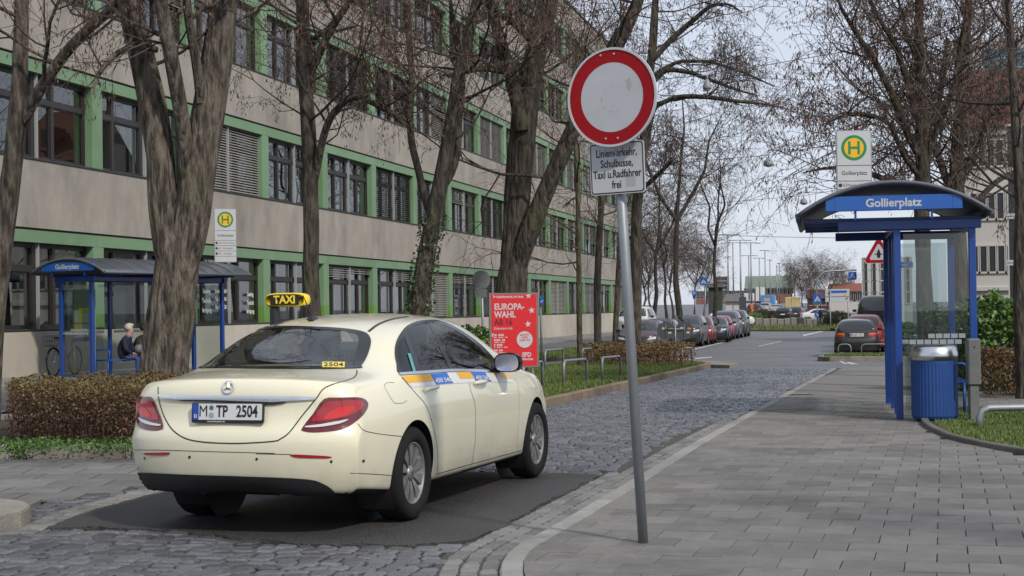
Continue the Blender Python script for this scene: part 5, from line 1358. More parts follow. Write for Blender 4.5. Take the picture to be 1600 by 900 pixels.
t.finish('broad_tree', 'dense brown forked tree seen through the right shelter pane', GRT, b0, B_dark)
t = TreeGrow(53, .9, .6, minr=.006); P, Rr, b0 = with_base(*px_stem([(1598, 545, 24), (1594, 480, 22), (1594, 400, 20), (1596, 320, 18), (1590, 240, 16), (1585, 160, 14), (1580, 80, 11), (1575, 0, 9), (1570, -100, 5)], 27.0))
t.stem(P, Rr, 14, 15, .40, 2.0, up=.3)
t.finish('broad_tree', 'bare tree beside the old white house at the right edge', GRT, b0, B_dark)
# trees behind the photographer: seen in the taxi's rear window, and shading the pavement
variants2 = far_tree(61, 12, .22, 0, 12, 2.6, .9, .6)
o = variants2.finish('bare_tree', 'bare pavement tree standing behind the photographer', 'bare trees behind the photographer', (0, 0, 0), B_dark, M_pod_d)
o.location = (5.2, -3.5, 0)
for x, y, rz, sc in ((-5.5, -4.5, 1.3, 1.0), (9.6, 2.4, 2.2, .95), (-1.5, -8.5, 3.6, 1.1)):
    c = copy_tree(o); c.location = (x, y, 0); c.rotation_euler = (0, 0, rz); c.scale = (sc, sc, sc)
# ================================================================ SIGNS AND STREET FURNITURE
M_galv = mat('galvanised_steel', (.30, .32, .34), .5, metal=.55, var=.5, vscale=14, rgb2=(.22, .235, .25), stretch=(1, 1, .4), bump=.05)
M_alu = mat('aluminium_back', (.16, .17, .175), .5, metal=.4, var=.3, vscale=6)
M_signw = mat('sign_white', (.50, .515, .53), .5, var=.12, vscale=5)
M_signr = mat('sign_red', (.33, .003, .008), .6, spec=.25, var=.08, vscale=5)
M_signb = mat('sign_blue', (.012, .095, .42), .45)
M_edge = mat('sign_edge', (.52, .53, .54), .5)
M_bluep = mat('shelter_blue', (.010, .055, .27), .38, var=.3, vscale=3, rgb2=(.008, .04, .2), coat=.2)
M_bluel = mat('shelter_sign_blue', (.016, .10, .40), .35, coat=.3)
M_roofm = mat('shelter_roof_metal', (.13, .145, .17), .42, metal=.5, var=.4, vscale=2)
M_roofd = mat('shelter_roof_edge', (.10, .11, .13), .5)
M_sgl = glass_mat('shelter_glass', (.80, .84, .83), .8)
M_etch = mat('etched_band', (.30, .33, .34), .5)
M_hy = mat('stop_yellow', (.78, .42, .01), .45); M_hg = mat('stop_green', (.008, .21, .07), .45)
M_scuff = mat('scuff', (.38, .39, .40), .6)
def face_to_cam(p, turn=0.0):
    "matrix: local x to the right, y up, z towards the camera position (turned about the vertical)"
    d = Vector((CAM.x - p[0], CAM.y - p[1], 0)).normalized(); d = Matrix.Rotation(math.radians(turn), 3, 'Z') @ d
    ex = Vector((0, 0, 1)).cross(d); return frame_matrix(p, ex, (0, 0, 1))
# ---- no-vehicles sign on its leaning post
pb = G(1006, 853); sign = thing('traffic_sign', 'round white traffic sign with red rim above a text plate on a leaning grey post', 'traffic sign', pb)
Dp = (pb - CAM).dot(CF)
ptop = atD(957, 100, Dp - .12) - pb
post = MB(); post.tube([(0, 0, -.05), tuple(ptop * .5), tuple(ptop)], .032, 20); post.build('post', M_galv, sign)
sc_ = atD(956.5, 152.0, Dp - .20) - pb
m4 = face_to_cam(pb + sc_, -27); m4.translation = sc_
m4 = m4 @ Matrix.Rotation(math.radians(-3), 4, 'Z')
RS = 155.5 / 2 / FPX * (Dp - .2)
dsc = MB(); dsc.ring((0, 0), RS * .955, RS, -.004, .012, 64, m4); dsc.disc((0, 0), RS * .957, -.003, .004, 64, m4); face = dsc.build('round_sign', M_edge, sign)
MB().ring((0, 0), RS * .70, RS * .955, .004, .0062, 64, m4).build('red_rim', M_signr, face)
MB().disc((0, 0), RS * .702, .004, .0055, 64, m4).build('white_field', M_signw, face)
for x, y in ((-.28, .85), (.02, .87), (-.1, -.83), (.17, -.82)): MB().disc((x * RS, y * RS), .007, .006, .010, 10, m4).build('rivet', M_scuff, face)
rr = random.Random(4)
for k in range(7):                                            # scraped arc left by an old sticker
    a = 2 * math.pi * k / 9 + .9; r0 = RS * .26; cx, cy = RS * .03, -RS * .03; a2 = a + rr.uniform(.2, .5); w = rr.uniform(.002, .006)
    pts = [(cx + (r0 + w * s) * math.cos(a + (a2 - a) * j / 4), cy + (r0 + w * s) * math.sin(a + (a2 - a) * j / 4)) for s, rng in ((1, range(5)), (-1, range(4, -1, -1))) for j in rng]
    MB().prism(pts, .0055, .0060, 0, m4).build('scuff_mark', M_scuff, face)
MB().prism([(.09, .10), (.12, .12), (.135, .07), (.12, .03), (.105, .05)], .0055, .0060, 0, m4).build('scuff_mark', M_scuff, face)
pc = atD(964.5, 262.5, Dp - .13) - pb; m5 = face_to_cam(pb + pc, -22); m5.translation = pc; m5 = m5 @ Matrix.Rotation(math.radians(1.5), 4, 'Z')
W2, H2 = .182, .162
pl = MB(); pl.prism(rrect(-W2, W2, -H2, H2, .02), -.006, .003, 0, m5); plate = pl.build('text_plate', M_edge, sign)
MB().prism(rrect(-W2 + .006, W2 - .006, -H2 + .006, H2 - .006, .018), .003, .0045, 0, m5).build('plate_border', M_ink, plate)
MB().prism(rrect(-W2 + .013, W2 - .013, -H2 + .013, H2 - .013, .014), .0045, .006, 0, m5).build('plate_field', M_signw, plate)
for i, (s, x) in enumerate((('Linienverkehr,', 0), ('Schulbusse,', 0), ('Taxi u.Radfahrer', 0), ('frei', -.005))):
    text(s, .068, M_ink, plate, m5 @ Matrix.Translation((x, (.094 - i * .066), .0075)), sx=.70, bold=.0012)
MB().prism(rrect(.055, .12, -.12, -.055, .006), .006, .0068, 0, m5).build('sticker_trace', M_scuff, plate)
for z in (.10, -.10):
    cl = MB(); c = ptop * ((pc.z + z) / ptop.z); cl.ring((0, 0), .0325, .04, -.015, .015, 20, Matrix.Translation(c)); cl.build('clamp', M_galv, sign)

# ---- bus shelters
def shelter(name, label, loc, rz, width=2.35, length=4.2, group='bus shelters at the stop', roof_h=2.62, xa=-.5, xb=.6):
    "local: x across (front = +x towards the lane when rz = 0), y along, origin at the near end"
    root = thing(name, label, 'bus shelter', loc, rz, group)
    W = width / 2; pw = .07
    # arched roof: smooth sheet with standing seams
    R_ = 2.1; a0 = math.asin(min(.98, (W + .12) / R_)); rise = R_ - R_ * math.cos(a0); z0 = roof_h
    def arc(t, r=R_, dz=0): a = -a0 + 2 * a0 * t; return (r * math.sin(a), z0 + r * math.cos(a) - R_ * math.cos(a0) + dz)
    n = 18; y0, y1 = -.35, length + .35; rf = MB()
    vs = [(arc(k / n)[0], y, arc(k / n)[1]) for y in (y0, y1) for k in range(n + 1)] + [(arc(k / n)[0], y, arc(k / n)[1] - .035) for y in (y0, y1) for k in range(n + 1)]
    m = n + 1; fs = []
    for k in range(n):
        fs += [(k, k + 1, m + k + 1, m + k), (2 * m + k, 3 * m + k, 3 * m + k + 1, 2 * m + k + 1), (k, 2 * m + k, 2 * m + k + 1, k + 1), (m + k, m + k + 1, 3 * m + k + 1, 3 * m + k)]
    fs += [(0, m, 3 * m, 2 * m), (n, 2 * m + n, 3 * m + n, m + n)]
    rf.add(vs, fs, 0, True); roof = rf.build('roof', M_roofm, root)
    for ye in (y0, y1):
        eg = MB(); eg.tube([(arc(k / n)[0], ye, arc(k / n)[1] - .02) for k in range(n + 1)], .03, 6); eg.build('roof_edge', M_roofd, roof)
    k = 0; y = y0 + .55
    while y < y1 - .2:
        sm = MB(); sm.tube([(arc(k / n)[0], y, arc(k / n)[1] + .008) for k in range(n + 1)], .014, 4); sm.build('roof_seam', M_roofd, roof); y += .55
    for s in (-1, 1): MB().tube([(s * (W + .12), y0, z0 - .02), (s * (W + .12), y1, z0 - .02)], .035, 8).build('gutter', M_roofd, roof)
    # frame
    for ye in (0, length):
        MB().bbox(min(xa, -W * .55) - .1, xb + .1, ye - .05, ye + .05, z0 - .22, z0 - .09, .008).build('cross_beam', M_bluep, root)
        for x in (xa, xb) if ye == 0 else (xa, xb):
            MB().bbox(x - pw, x + pw * .35, ye - .05, ye + .05, 0, z0 - .22, .008).build('post', M_bluep, root)
    for x in (xa, xb): MB().bbox(x - .05, x + .05, .06, length - .06, z0 - .21, z0 - .10, .008).build('roof_beam', M_bluep, root)
    for k in range(4):
        yy = .3 + (length - .6) * k / 3
        MB().bbox(-W - .05, W + .05, yy - .02, yy + .02, z0 - .09, z0 - .035, .005).build('roof_rib', M_bluep, root)
    for x in (xa,):
        for q in (1, 2): MB().bbox(x - .04, x + .04, length * q / 3 - .04, length * q / 3 + .04, 0, z0 - .2, .006).build('post', M_bluep, root)
    # glass: near and far end, back wall
    for ye in (0, length):
        g = MB(); g.box(xa + .06, xb - .09, ye - .006, ye + .006, .12, z0 - .28); pn = g.build('glass_pane', M_sgl, root)
        if ye == 0:
            x = xa + .12; j = 0
            while x < xb - .2:
                for zz, of in ((1.02, 0), (1.10, .05)):
                    if zz < 1.1 or (x > (xa + xb) / 2 - .25): MB().box(x + of, x + of + .085, ye - .010, ye - .0065, zz, zz + .06).build('etched_mark', M_etch, pn)
                x += .10
            for xx in (xa + .05, xb - .06): MB().bbox(xx - .06, xx + .06, ye - .02, ye + .02, 1.02, 1.08, .01).build('glass_clamp', M_galv, pn)
    for q in range(3):
        g = MB(); g.box(xa - .006, xa + .006, length * q / 3 + .06, length * (q + 1) / 3 - .06, .12, z0 - .28); pn = g.build('glass_pane', M_sgl, root)
        yy = length * q / 3 + .15
        while yy < length * (q + 1) / 3 - .2:
            MB().box(xa + .007, xa + .009, yy, yy + .10, 1.04, 1.10).build('etched_mark', M_etch, pn); yy += .12
    # name boards at both ends
    for ye, sgn in ((-.30, -1),):
        bd = MB(); bd.bbox(-W * .78, W * .78, ye - .04, ye + .04, z0 + .03, z0 + .23, .006); b_ = bd.build('name_board', M_bluel, root)
        for x in (-1, 1): MB().bbox(x * W * .78 - x * .13, x * W * .78 - x * .125, ye - .042, ye + .042, z0 + .03, z0 + .23, .001).build('board_joint', M_bluep, b_)
        mm = frame_matrix((0, ye + sgn * .042, z0 + .128), (1, 0, 0) if sgn < 0 else (-1, 0, 0), (0, 0, 1))
        text('Gollierplatz', .155, M_signw, b_, mm, bold=.004, sx=1.0)
        for x in (-.5, .5): MB().box(x - .015, x + .015, ye - .012, ye + .012, z0 - .09, z0 + .03).build('board_bracket', M_bluep, b_)
    return root
def bench(parent_loc, rz, length, label):
    "wire-mesh bench with bent tube armrests"
    root = thing('bench', label, 'bench', parent_loc, rz)
    st = MB()
    for k in range(9): st.tube([(-.20 + k * .05, .05, .46), (-.20 + k * .05, length - .05, .46)], .008, 5)
    for k in range(int(length / .12)): st.tube([(-.2, .08 + k * .12, .452), (.2, .08 + k * .12, .452)], .006, 4)
    st.build('seat', M_bluel, root)
    for y in (.04, length - .04):
        MB().tube([(-.22, y, 0), (-.22, y, .66), (-.18, y, .72), (.14, y, .72), (.20, y, .66), (.20, y, .50), (.14, y, .46), (-.2, y, .46)], .02, 8).build('armrest', M_bluel, root)
        MB().tube([(.15, y, 0), (.15, y, .46)], .02, 8).build('leg', M_bluel, root)
    return root
# right shelter: near end faces the camera
pr = G(1398, 657); pq = G(1520, 655)
rl = G(1400, 657); SH_R = Vector((rl.x, rl.y, T(rl.x, rl.y) + .015))
shelter_r = shelter('bus_shelter', 'blue bus shelter with arched roof beside the ribbed litter bin', SH_R, math.radians(2.0), 2.30, 3.6, roof_h=2.80, xa=.075, xb=1.06)
bench((SH_R.x + .80, SH_R.y + .9, SH_R.z), math.radians(2), 2.0, 'blue wire bench inside the shelter beside the litter bin')
# left shelter stands against the office building
SH_L = onX(122, 585, -18.55); SH_L = Vector((-18.55, SH_L.y, T(-18.55, SH_L.y) + .05)); RL = math.radians(-14)
shelter_l = shelter('bus_shelter', 'blue bus shelter with timetable case in front of the office building', SH_L, RL, 2.05, 5.0, roof_h=2.50, xa=-.47, xb=.47)
# ---- timetable case in the left shelter
ML = Matrix.Translation(SH_L) @ Matrix.Rotation(RL, 4, 'Z')
tcp = ML @ Vector((-.02, .25, 0)); case = thing('timetable_case', 'glazed timetable case with yellow and white sheets in the shelter by the office', 'notice case', tcp, RL)
fr = MB(); fr.bbox(-.34, .34, -.03, .03, .86, 2.10, .012); fr.build('frame', mat('case_grey', (.20, .21, .22), .5), case)
bk = MB(); bk.box(-.30, .30, -.034, -.031, .93, 2.05); back = bk.build('back_board', mat('case_back', (.16, .17, .17), .6), case)
for x0, x1, z0, z1, mt in ((-.28, -.14, 1.30, 1.62, 'w'), (-.14, -.02, 1.30, 1.66, 'y'), (-.02, .29, 1.55, 1.66, 'y'), (-.02, .29, 1.30, 1.55, 'w'), (-.28, -.15, 1.0, 1.28, 'y'), (-.15, .29, .96, 1.28, 'w'), (-.28, -.15, .95, 1.0, 'w')):
    MB().box(x0 + .004, x1 - .004, -.0375, -.0345, z0 + .004, z1 - .004).build('timetable_sheet', {'w': M_signw, 'y': mat('timetable_yellow', (.62, .50, .05), .6)}[mt], back)
MB().box(-.34, .34, -.042, -.031, .86, .92).build('bottom_strip', M_bluel, case)
for x in (-.32, .32): MB().tube([(x, 0, 0), (x, 0, .88)], .02, 8).build('leg', M_galv, case)

# ---- stop signs
def stop_sign(label, base, top_z, w, h, turn, off=0.0, full=True):
    root = thing('bus_stop_sign', label, 'bus stop sign', base, 0, 'bus stop signs')
    MB().tube([(0, 0, -.05), (0, 0, top_z - .1)], .035, 12).build('post', M_galv, root)
    p = Vector((0, 0, top_z - h / 2)); m4 = face_to_cam(Vector(base) + p, turn); m4.translation = p + m4.to_3x3() @ Vector((0, 0, .05))
    MB().prism(rrect(-w / 2, w / 2, -h / 2, h / 2, .03), -.03, .004, 0, m4).build('panel_frame', M_galv, root)
    f = MB().prism(rrect(-w / 2 + .015, w / 2 - .015, -h / 2 + .015, h / 2 - .015, .02), .004, .007, 0, m4).build('panel_face', M_signw, root)
    cy = h / 2 - w * .50; R_ = w * .36
    MB().disc((0, cy), R_, .007, .009, 40, m4).build('green_ring', M_hg, f)
    MB().disc((0, cy), R_ * .77, .009, .0105, 40, m4).build('yellow_field', M_hy, f)
    for x in (-1, 1): MB().box(0, 0, 0, 0, 0, 0) if False else MB().prism([(x * R_ * .36 - R_ * .10, cy - R_ * .52), (x * R_ * .36 + R_ * .10, cy - R_ * .52), (x * R_ * .36 + R_ * .10, cy + R_ * .52), (x * R_ * .36 - R_ * .10, cy + R_ * .52)], .0105, .012, 0, m4).build('letter_stroke', M_hg, f)
    MB().prism([(-R_ * .30, cy - R_ * .10), (R_ * .30, cy - R_ * .10), (R_ * .30, cy + R_ * .10), (-R_ * .30, cy + R_ * .10)], .0105, .0118, 0, m4).build('letter_stroke', M_hg, f)
    yl = h / 2 - w * 1.0
    rows = [yl] + ([yl - w * .44] + [yl - w * .44 - w * .24 * k for k in (1, 2, 3)] if full else [yl - w * .44])
    for y in rows:
        if y > -h / 2 + .03: MB().prism([(-w / 2 + .015, y - .006), (w / 2 - .015, y - .006), (w / 2 - .015, y + .006), (-w / 2 + .015, y + .006)], .007, .0085, 0, m4).build('divider', M_alu, f)
    text('Gollierplatz', w * .155, M_ink, f, m4 @ Matrix.Translation((0, yl - w * .22, .0085)), bold=.0008, sx=1.0)
    lines = (('53', 'Münchner Freiheit'), ('63', 'Rotkreuzplatz'), ('153', 'Odeonsplatz'))
    for k, (a, b) in enumerate(lines):
        y = yl - w * .44 - w * .12 - k * w * .24
        if y < -h / 2 + .04: break
        MB().disc((-w * .40, y), w * .055, .007, .009, 14, m4).build('line_dot', M_ink, f)
        text(a, w * .12, M_ink, f, m4 @ Matrix.Translation((-w * .27, y, .0085))); text(b, w * .10, M_ink, f, m4 @ Matrix.Translation((w * .10, y, .0085)), sx=.8)
    return root
def roof_z(sh, rz, x, width, z0):
    R_ = 2.1; W = width / 2 + .12; return sh.z + z0 + (R_ * R_ - x * x) ** .5 - (R_ * R_ - W * W) ** .5
q = atD(1332.5, 204, 23.6); lx = (Matrix.Rotation(-math.radians(2), 3, 'Z') @ (q - SH_R)).x; b0 = Vector((q.x, q.y, roof_z(SH_R, 0, lx, 2.30, 2.80) - .02)); stop_sign('bus stop sign with yellow H on the shelter roof above the litter bin', b0, q.z - b0.z, .52, .98, 12)
lq = Matrix.Translation(SH_L) @ Matrix.Rotation(RL, 4, 'Z'); best = None
for k in range(60):                                              # the point of the roof line that lies behind the photograph's sign
    w_ = lq @ Vector((.35, k * .1, 0)); e_ = abs(proj((w_.x, w_.y, 3.2))[0] - 351)
    if best is None or e_ < best[0]: best = (e_, w_)
q = onY(350.5, 326, best[1].y); b0 = Vector((best[1].x, best[1].y, roof_z(SH_L, 0, .35, 2.05, 2.50) - .02)); Dq = (b0 - CAM).dot(CF); q = atD(350.5, 326, Dq)
stop_sign('bus stop sign with yellow H beside the thick forked tree', b0, q.z - b0.z, 34.5 / FPX * Dq, 84 / FPX * Dq, 8)

# ---- litter bin with ribbed body
bb = G(1461, 660); bin_ = thing('litter_bin', 'blue ribbed litter bin with bright steel rim in front of the shelter', 'litter bin', bb)
sB = 1 / FPX * (bb - CAM).dot(CF); BR = 35.5 * sB; BH0 = 4 * sB; BH1 = 98 * sB; BHT = 121 * sB
n = 120; vs = []; rows = [(BR * .80, BH0), (BR * .93, BH0 + .02), (BR, BH0 + .06), (BR, BH1 - .06), (BR * 1.0, BH1 - .055), (BR * 1.0, BH1)]
for i, (r0, z) in enumerate(rows):
    for k in range(n):
        rib = .006 if (k % 3 == 0 and i in (2, 3)) else 0
        a = 2 * math.pi * k / n; vs.append(((r0 - rib) * math.cos(a), (r0 - rib) * math.sin(a), z))
mb = MB(); mb.add(vs, [(i * n + k, i * n + (k + 1) % n, (i + 1) * n + (k + 1) % n, (i + 1) * n + k) for i in range(5) for k in range(n)] + [tuple(range(n))[::-1]]); mb.build('ribbed_body', mat('bin_blue', (.010, .060, .235), .5, var=.5, vscale=6, rgb2=(.008, .04, .16), world=True), bin_)
mb = MB(); mb.lathe([(BR * .98, BH1 - .004), (BR * 1.03, BH1), (BR * 1.04, BH1 + .06), (BR * .98, BHT - .03), (BR * .82, BHT), (BR * .6, BHT - .01), (BR * .55, BHT - .12)], n=48); mb.build('steel_rim', mat('polished_steel', (.62, .63, .64), .28, metal=1.0), bin_)
MB().lathe([(.10, -.02), (.10, BH0 + .01)], n=20).build('foot', M_bluep, bin_)
# grey column box beside it
cb = G(1522, 662); box = thing('column_box', 'narrow grey metal column with a box on top beside the litter bin', 'utility box', cb, math.radians(8))
s_ = 1 / FPX * (cb - CAM).dot(CF)
MB().bbox(-7 * s_, 7 * s_, -.07, .07, -.05, 62 * s_, .008).build('column', mat('box_grey', (.15, .155, .15), .6, var=.4, vscale=6), box)
MB().bbox(-10 * s_, 10 * s_, -.10, .10, 60 * s_, 133 * s_, .02).build('upper_box', mat('box_grey', (.15, .155, .15), .6), box)
MB().disc((0, 0), .012, 0, .006, 12, frame_matrix((0, -.10, 120 * s_), (1, 0, 0), (0, 0, 1))).build('lock', M_ink, box)

# ---- steel hoops
def hoop(label, p0, p1, h, r=.03, group='grey steel hoops'):
    p0, p1 = Vector(p0), Vector(p1); root = thing('steel_hoop', label, 'steel hoop', p0, 0, group); e = p1 - p0; c = .12
    d = e.normalized(); z = Vector((0, 0, 1)); pts = [Vector((0, 0, -.1)), z * (h - c), z * (h - c * .3) + d * c * .3, z * h + d * c, z * h + e - d * c, e + z * (h - c * .3) - d * c * .3, e + z * (h - c), e - z * .1]
    MB().tube(pts, r, 10).build('bent_tube', M_galv, root); return root
for i, (a, b, h, lab) in enumerate((((818, 612), (848, 606), .52, 'grey steel hoop half hidden by the taxi bonnet'), ((881, 602), (917, 597), .50, 'grey steel hoop standing in the grass before the young mossy tree'),
                  ((941, 594), (970, 590), .50, 'grey steel hoop standing in the grass near the low hedge'), ((852, 578), (880, 574), .52, 'grey steel hoop behind the red poster by the path'),
                  ((910, 572), (925, 571), .5, 'grey steel hoop at the left end of the low hedge'), ((1066, 570), (1082, 569), .5, 'grey steel hoop at the street end of the low hedge'))):
    p, q = G(*a, .10), G(*b, .10); hoop(lab, p, q, h)
p = G(1310, 556, .09); hoop('grey steel hoop in front of the parked estate car, on its street side', p, p + Vector((.45, 0, 0)), .42, .022)
p = G(1346, 556, .09); hoop('grey steel hoop in front of the parked estate car, on its pavement side', p, p + Vector((.9, 0, 0)), .42, .022)
p = G(1531, 668, .03); q = p + Vector((1.2, .35, 0)); hoop('low grey steel hoop on the grass corner by the litter bin', p, q, .24, .045)

# ---- election poster board
pp = atD(803, 516, 26.0); base = Vector((pp.x, pp.y, T(pp.x, pp.y) + .1)); board = thing('poster_board', 'red election poster board on steel legs in the grass', 'poster board', base)
pm = face_to_cam(pp, 14); pm.translation = pp - base; s_ = 26.0 / FPX
def pq_(x, y): return ((x - 803.5) * s_ * 1.03, (516 - y) * s_)
M_pr = mat('poster_red', (.62, .014, .020), .4, var=.06, vscale=3); M_fr = mat('poster_frame', (.20, .17, .15), .5, metal=.3)
hw, hh = 39.5 * s_, 58.5 * s_
MB().prism([(-hw, -hh), (hw, -hh), (hw, hh), (-hw, hh)], -.03, .01, 0, pm).build('frame', M_fr, board)
P_ = MB().prism([(-hw + .035, -hh + .03), (hw - .03, -hh + .03), (hw - .03, hh - .025), (-hw + .035, hh - .025)], .010, .013, 0, pm).build('poster', M_pr, board)
def pt(s, px, py, size, mt=M_signw, **k): text(s, size * s_, mt, P_, pm @ Matrix.Translation((*pq_(px, py), .0145)), align='LEFT', **k)
M_pd = mat('poster_dark_red', (.10, .004, .008), .5)
PX = lambda x, y: (740 + x / 5.625, 440 + y / 5.625)
pt('EUROPA-', *PX(185, 222), 13.6, bold=.004, sx=.86); pt('WAHL', *PX(185, 290), 13.6, bold=.004, sx=.86); pt('AB 16', *PX(183, 358), 13.0, M_pd, bold=.003, sx=.9)
pt('EUROPAWAHL AM 09.06.', *PX(207, 135), 4.6, bold=.002, sx=.85); pt('>', *PX(178, 132), 6, bold=.004); pt('Diskutiere mit:', *PX(180, 410), 5.0, bold=.001)
pt('SPD', *PX(425, 645), 9.5, bold=.004, sx=.9); pt('München', *PX(422, 683), 5.2, bold=.002, sx=.95)
for k, y in enumerate((468, 512, 555, 602)):                  # blocks of small print
    for j, (w, hgt) in enumerate(((16 - 2 * (k % 2) + 4 * (k == 1), 1.5), (22 - 3 * (k % 2), .7))):
        x, yy = pq_(*PX(180, y + j * 20)); w *= s_; hgt *= s_
        n_ = 7 if j == 0 else 10
        for q in range(n_):
            if (q * 7 + k) % 5 == 4: continue
            MB().prism([(x + w * q / n_, yy - hgt), (x + w * (q + .8) / n_, yy - hgt), (x + w * (q + .8) / n_, yy + hgt), (x + w * q / n_, yy + hgt)], .013, .0142, 0, pm).build('small_print', M_signw, P_)
c = pq_(*PX(449, 510)); MB().disc(c, 12.8 * s_, .013, .0142, 36, pm).build('round_note', M_signw, P_)
for s, y, sz in (('MONTAG', 470, 3.4), ('18.03.', 492, 4.6), ('18:30 Uhr', 516, 4.2)):
    text(s, sz * s_, M_pr, P_, pm @ Matrix.Translation((*pq_(*PX(449, y)), .0150)) @ Matrix.Rotation(.08, 4, 'Z'), bold=.0015)
for x, y, r0 in ((488, 125, 5.2), (514, 255, 5.6), (480, 375, 5.6), (158, 465, 5.0)):
    cx, cy = pq_(*PX(x, y)); pts = []
    for k in range(10):
        a = math.pi / 2 + .1 + k * math.pi / 5; rr_ = r0 * s_ * (1 if k % 2 == 0 else .42); pts.append((cx + rr_ * math.cos(a), cy + rr_ * math.sin(a)))
    pts = [(clampf(a, -hw + .036, hw - .031), clampf(b, -hh, hh - .026)) for a, b in pts]
    MB().prism(pts, .013, .0142, 0, pm).build('star', M_signw, P_)
for x in (-hw * .75, hw * .75): MB().tube([pm @ Vector((x, -hh, -.01)), pm @ Vector((x, -hh - (pp.z - hh - base.z) - .12, -.01))], .02, 8).build('leg', M_fr, board)

# ---- poles with the backs of signs
def plain_pole(label, base, top, r=.03, name='sign_pole', cat='sign pole'):
    root = thing(name, label, cat, base); MB().tube([(0, 0, -.05), tuple(Vector(top) - Vector(base))], r, 10).build('post', M_galv, root); return root
bq = atD(757, 545, 34.0); bq.z = T(bq.x, bq.y); tq = atD(752, 428, 34.0)
rt = plain_pole('leaning pole with the grey back of a round sign left of the poster', bq, tq, .028)
m4 = face_to_cam(atD(752, 437, 33.9), 10); m4.translation = atD(752, 437, 33.95) - bq
MB().disc((0, 0), 14.5 * 34 / FPX, -.01, .0, 36, m4).build('sign_back', M_alu, rt)
m4 = m4.copy(); m4.translation = atD(751, 458, 33.95) - bq; MB().prism(rrect(-.13, .13, -.09, .09, .02), -.01, 0, 0, m4).build('plate_back', M_alu, rt)
# two round sign backs on a low post by the parked cars
bq = G(1056, 553, .1); D_ = (bq - CAM).dot(CF); rt = plain_pole('low post carrying the grey backs of two round signs', bq, atD(1055, 506, D_), .03)
for px, py in ((1040.5, 517), (1069, 516.5)):
    m4 = face_to_cam(atD(px, py, D_), 0); m4.translation = atD(px, py, D_ + .06) - bq; sb = MB().disc((0, 0), 14.3 * D_ / FPX, -.01, 0, 36, m4).build('sign_back', mat('sign_back_dark', (.055, .065, .065), .5), rt)
    for qx, qy, w, mt in ((-4, 4, 2, M_signw), (6, -3, 2.4, M_signw), (8, 3, 2.6, M_orange)): MB().prism(rrect((qx - w) * D_ / FPX, (qx + w) * D_ / FPX, (qy - 1.4) * D_ / FPX, (qy + 1.4) * D_ / FPX, .006), 0, .003, 0, m4).build('sticker', mt, sb)
    MB().tube([m4 @ Vector((0, .25, .02)), m4 @ Vector((0, -.25, .02))], .012, 6).build('bracket', M_galv, rt)
MB().tube([atD(1040, 514, D_) - bq, atD(1070, 514, D_) - bq], .018, 8).build('cross_arm', M_galv, rt)

# ---- priority sign, street name plates
bq = G(1385, 571); D_ = (bq - CAM).dot(CF); rt = plain_pole('pole with a red triangular crossroads sign and blue street plates', bq, atD(1381, 372, D_), .035, 'traffic_sign', 'traffic sign')
def tri_sign(root, base, px, py, D, R_, turn=0):
    m4 = face_to_cam(atD(px, py, D), turn); m4.translation = atD(px, py, D - .06) - base
    def tri(r): return [(r * math.cos(math.radians(90 + 120 * k + d)), r * math.sin(math.radians(90 + 120 * k + d))) for k in range(3) for d in (-6, 6)]
    s = MB().prism(tri(R_), -.01, .0, 0, m4).build('triangle', M_edge, root); MB().prism(tri(R_ * .95), 0, .002, 0, m4).build('red_border', M_signr, s); MB().prism(tri(R_ * .62), .002, .004, 0, m4).build('white_field', M_signw, s)
    r = R_
    MB().prism([(-.09 * r, -.28 * r), (0, -.22 * r), (.09 * r, -.28 * r), (.12 * r, .05 * r), (.09 * r, .16 * r), (0, .34 * r), (-.09 * r, .16 * r), (-.12 * r, .05 * r)], .004, .006, 0, m4).build('arrow', M_ink, s)
    MB().prism([(-.24 * r, -.04 * r), (.24 * r, -.04 * r), (.24 * r, .02 * r), (-.24 * r, .02 * r)], .0062, .0075, 0, m4).build('crossbar', M_ink, s)
tri_sign(rt, bq, 1373, 397, D_, 24.5 * D_ / FPX)
for py, w, s in ((414, 22, 'Gollierstr.'), (433, 12, 'P')):
    m4 = face_to_cam(atD(1395, py, D_), -10); m4.translation = atD(1382 + w, py, D_) - bq; b_ = MB().prism(rrect(-w * D_ / FPX, w * D_ / FPX, -4.5 * D_ / FPX, 4.5 * D_ / FPX, .01), -.01, .003, 0, m4).build('street_plate', M_signb, rt)
    text(s, 7 * D_ / FPX, M_signw, b_, m4 @ Matrix.Translation((0, 0, .0045)), bold=.002)
for py in (449, 462, 476):
    m4 = face_to_cam(atD(1390, py, D_), 0); m4.translation = atD(1389, py, D_) - bq; MB().prism(rrect(-.13, .13, -.11, .11, .01), -.01, .003, 0, m4).build('small_plate', M_signw, rt)
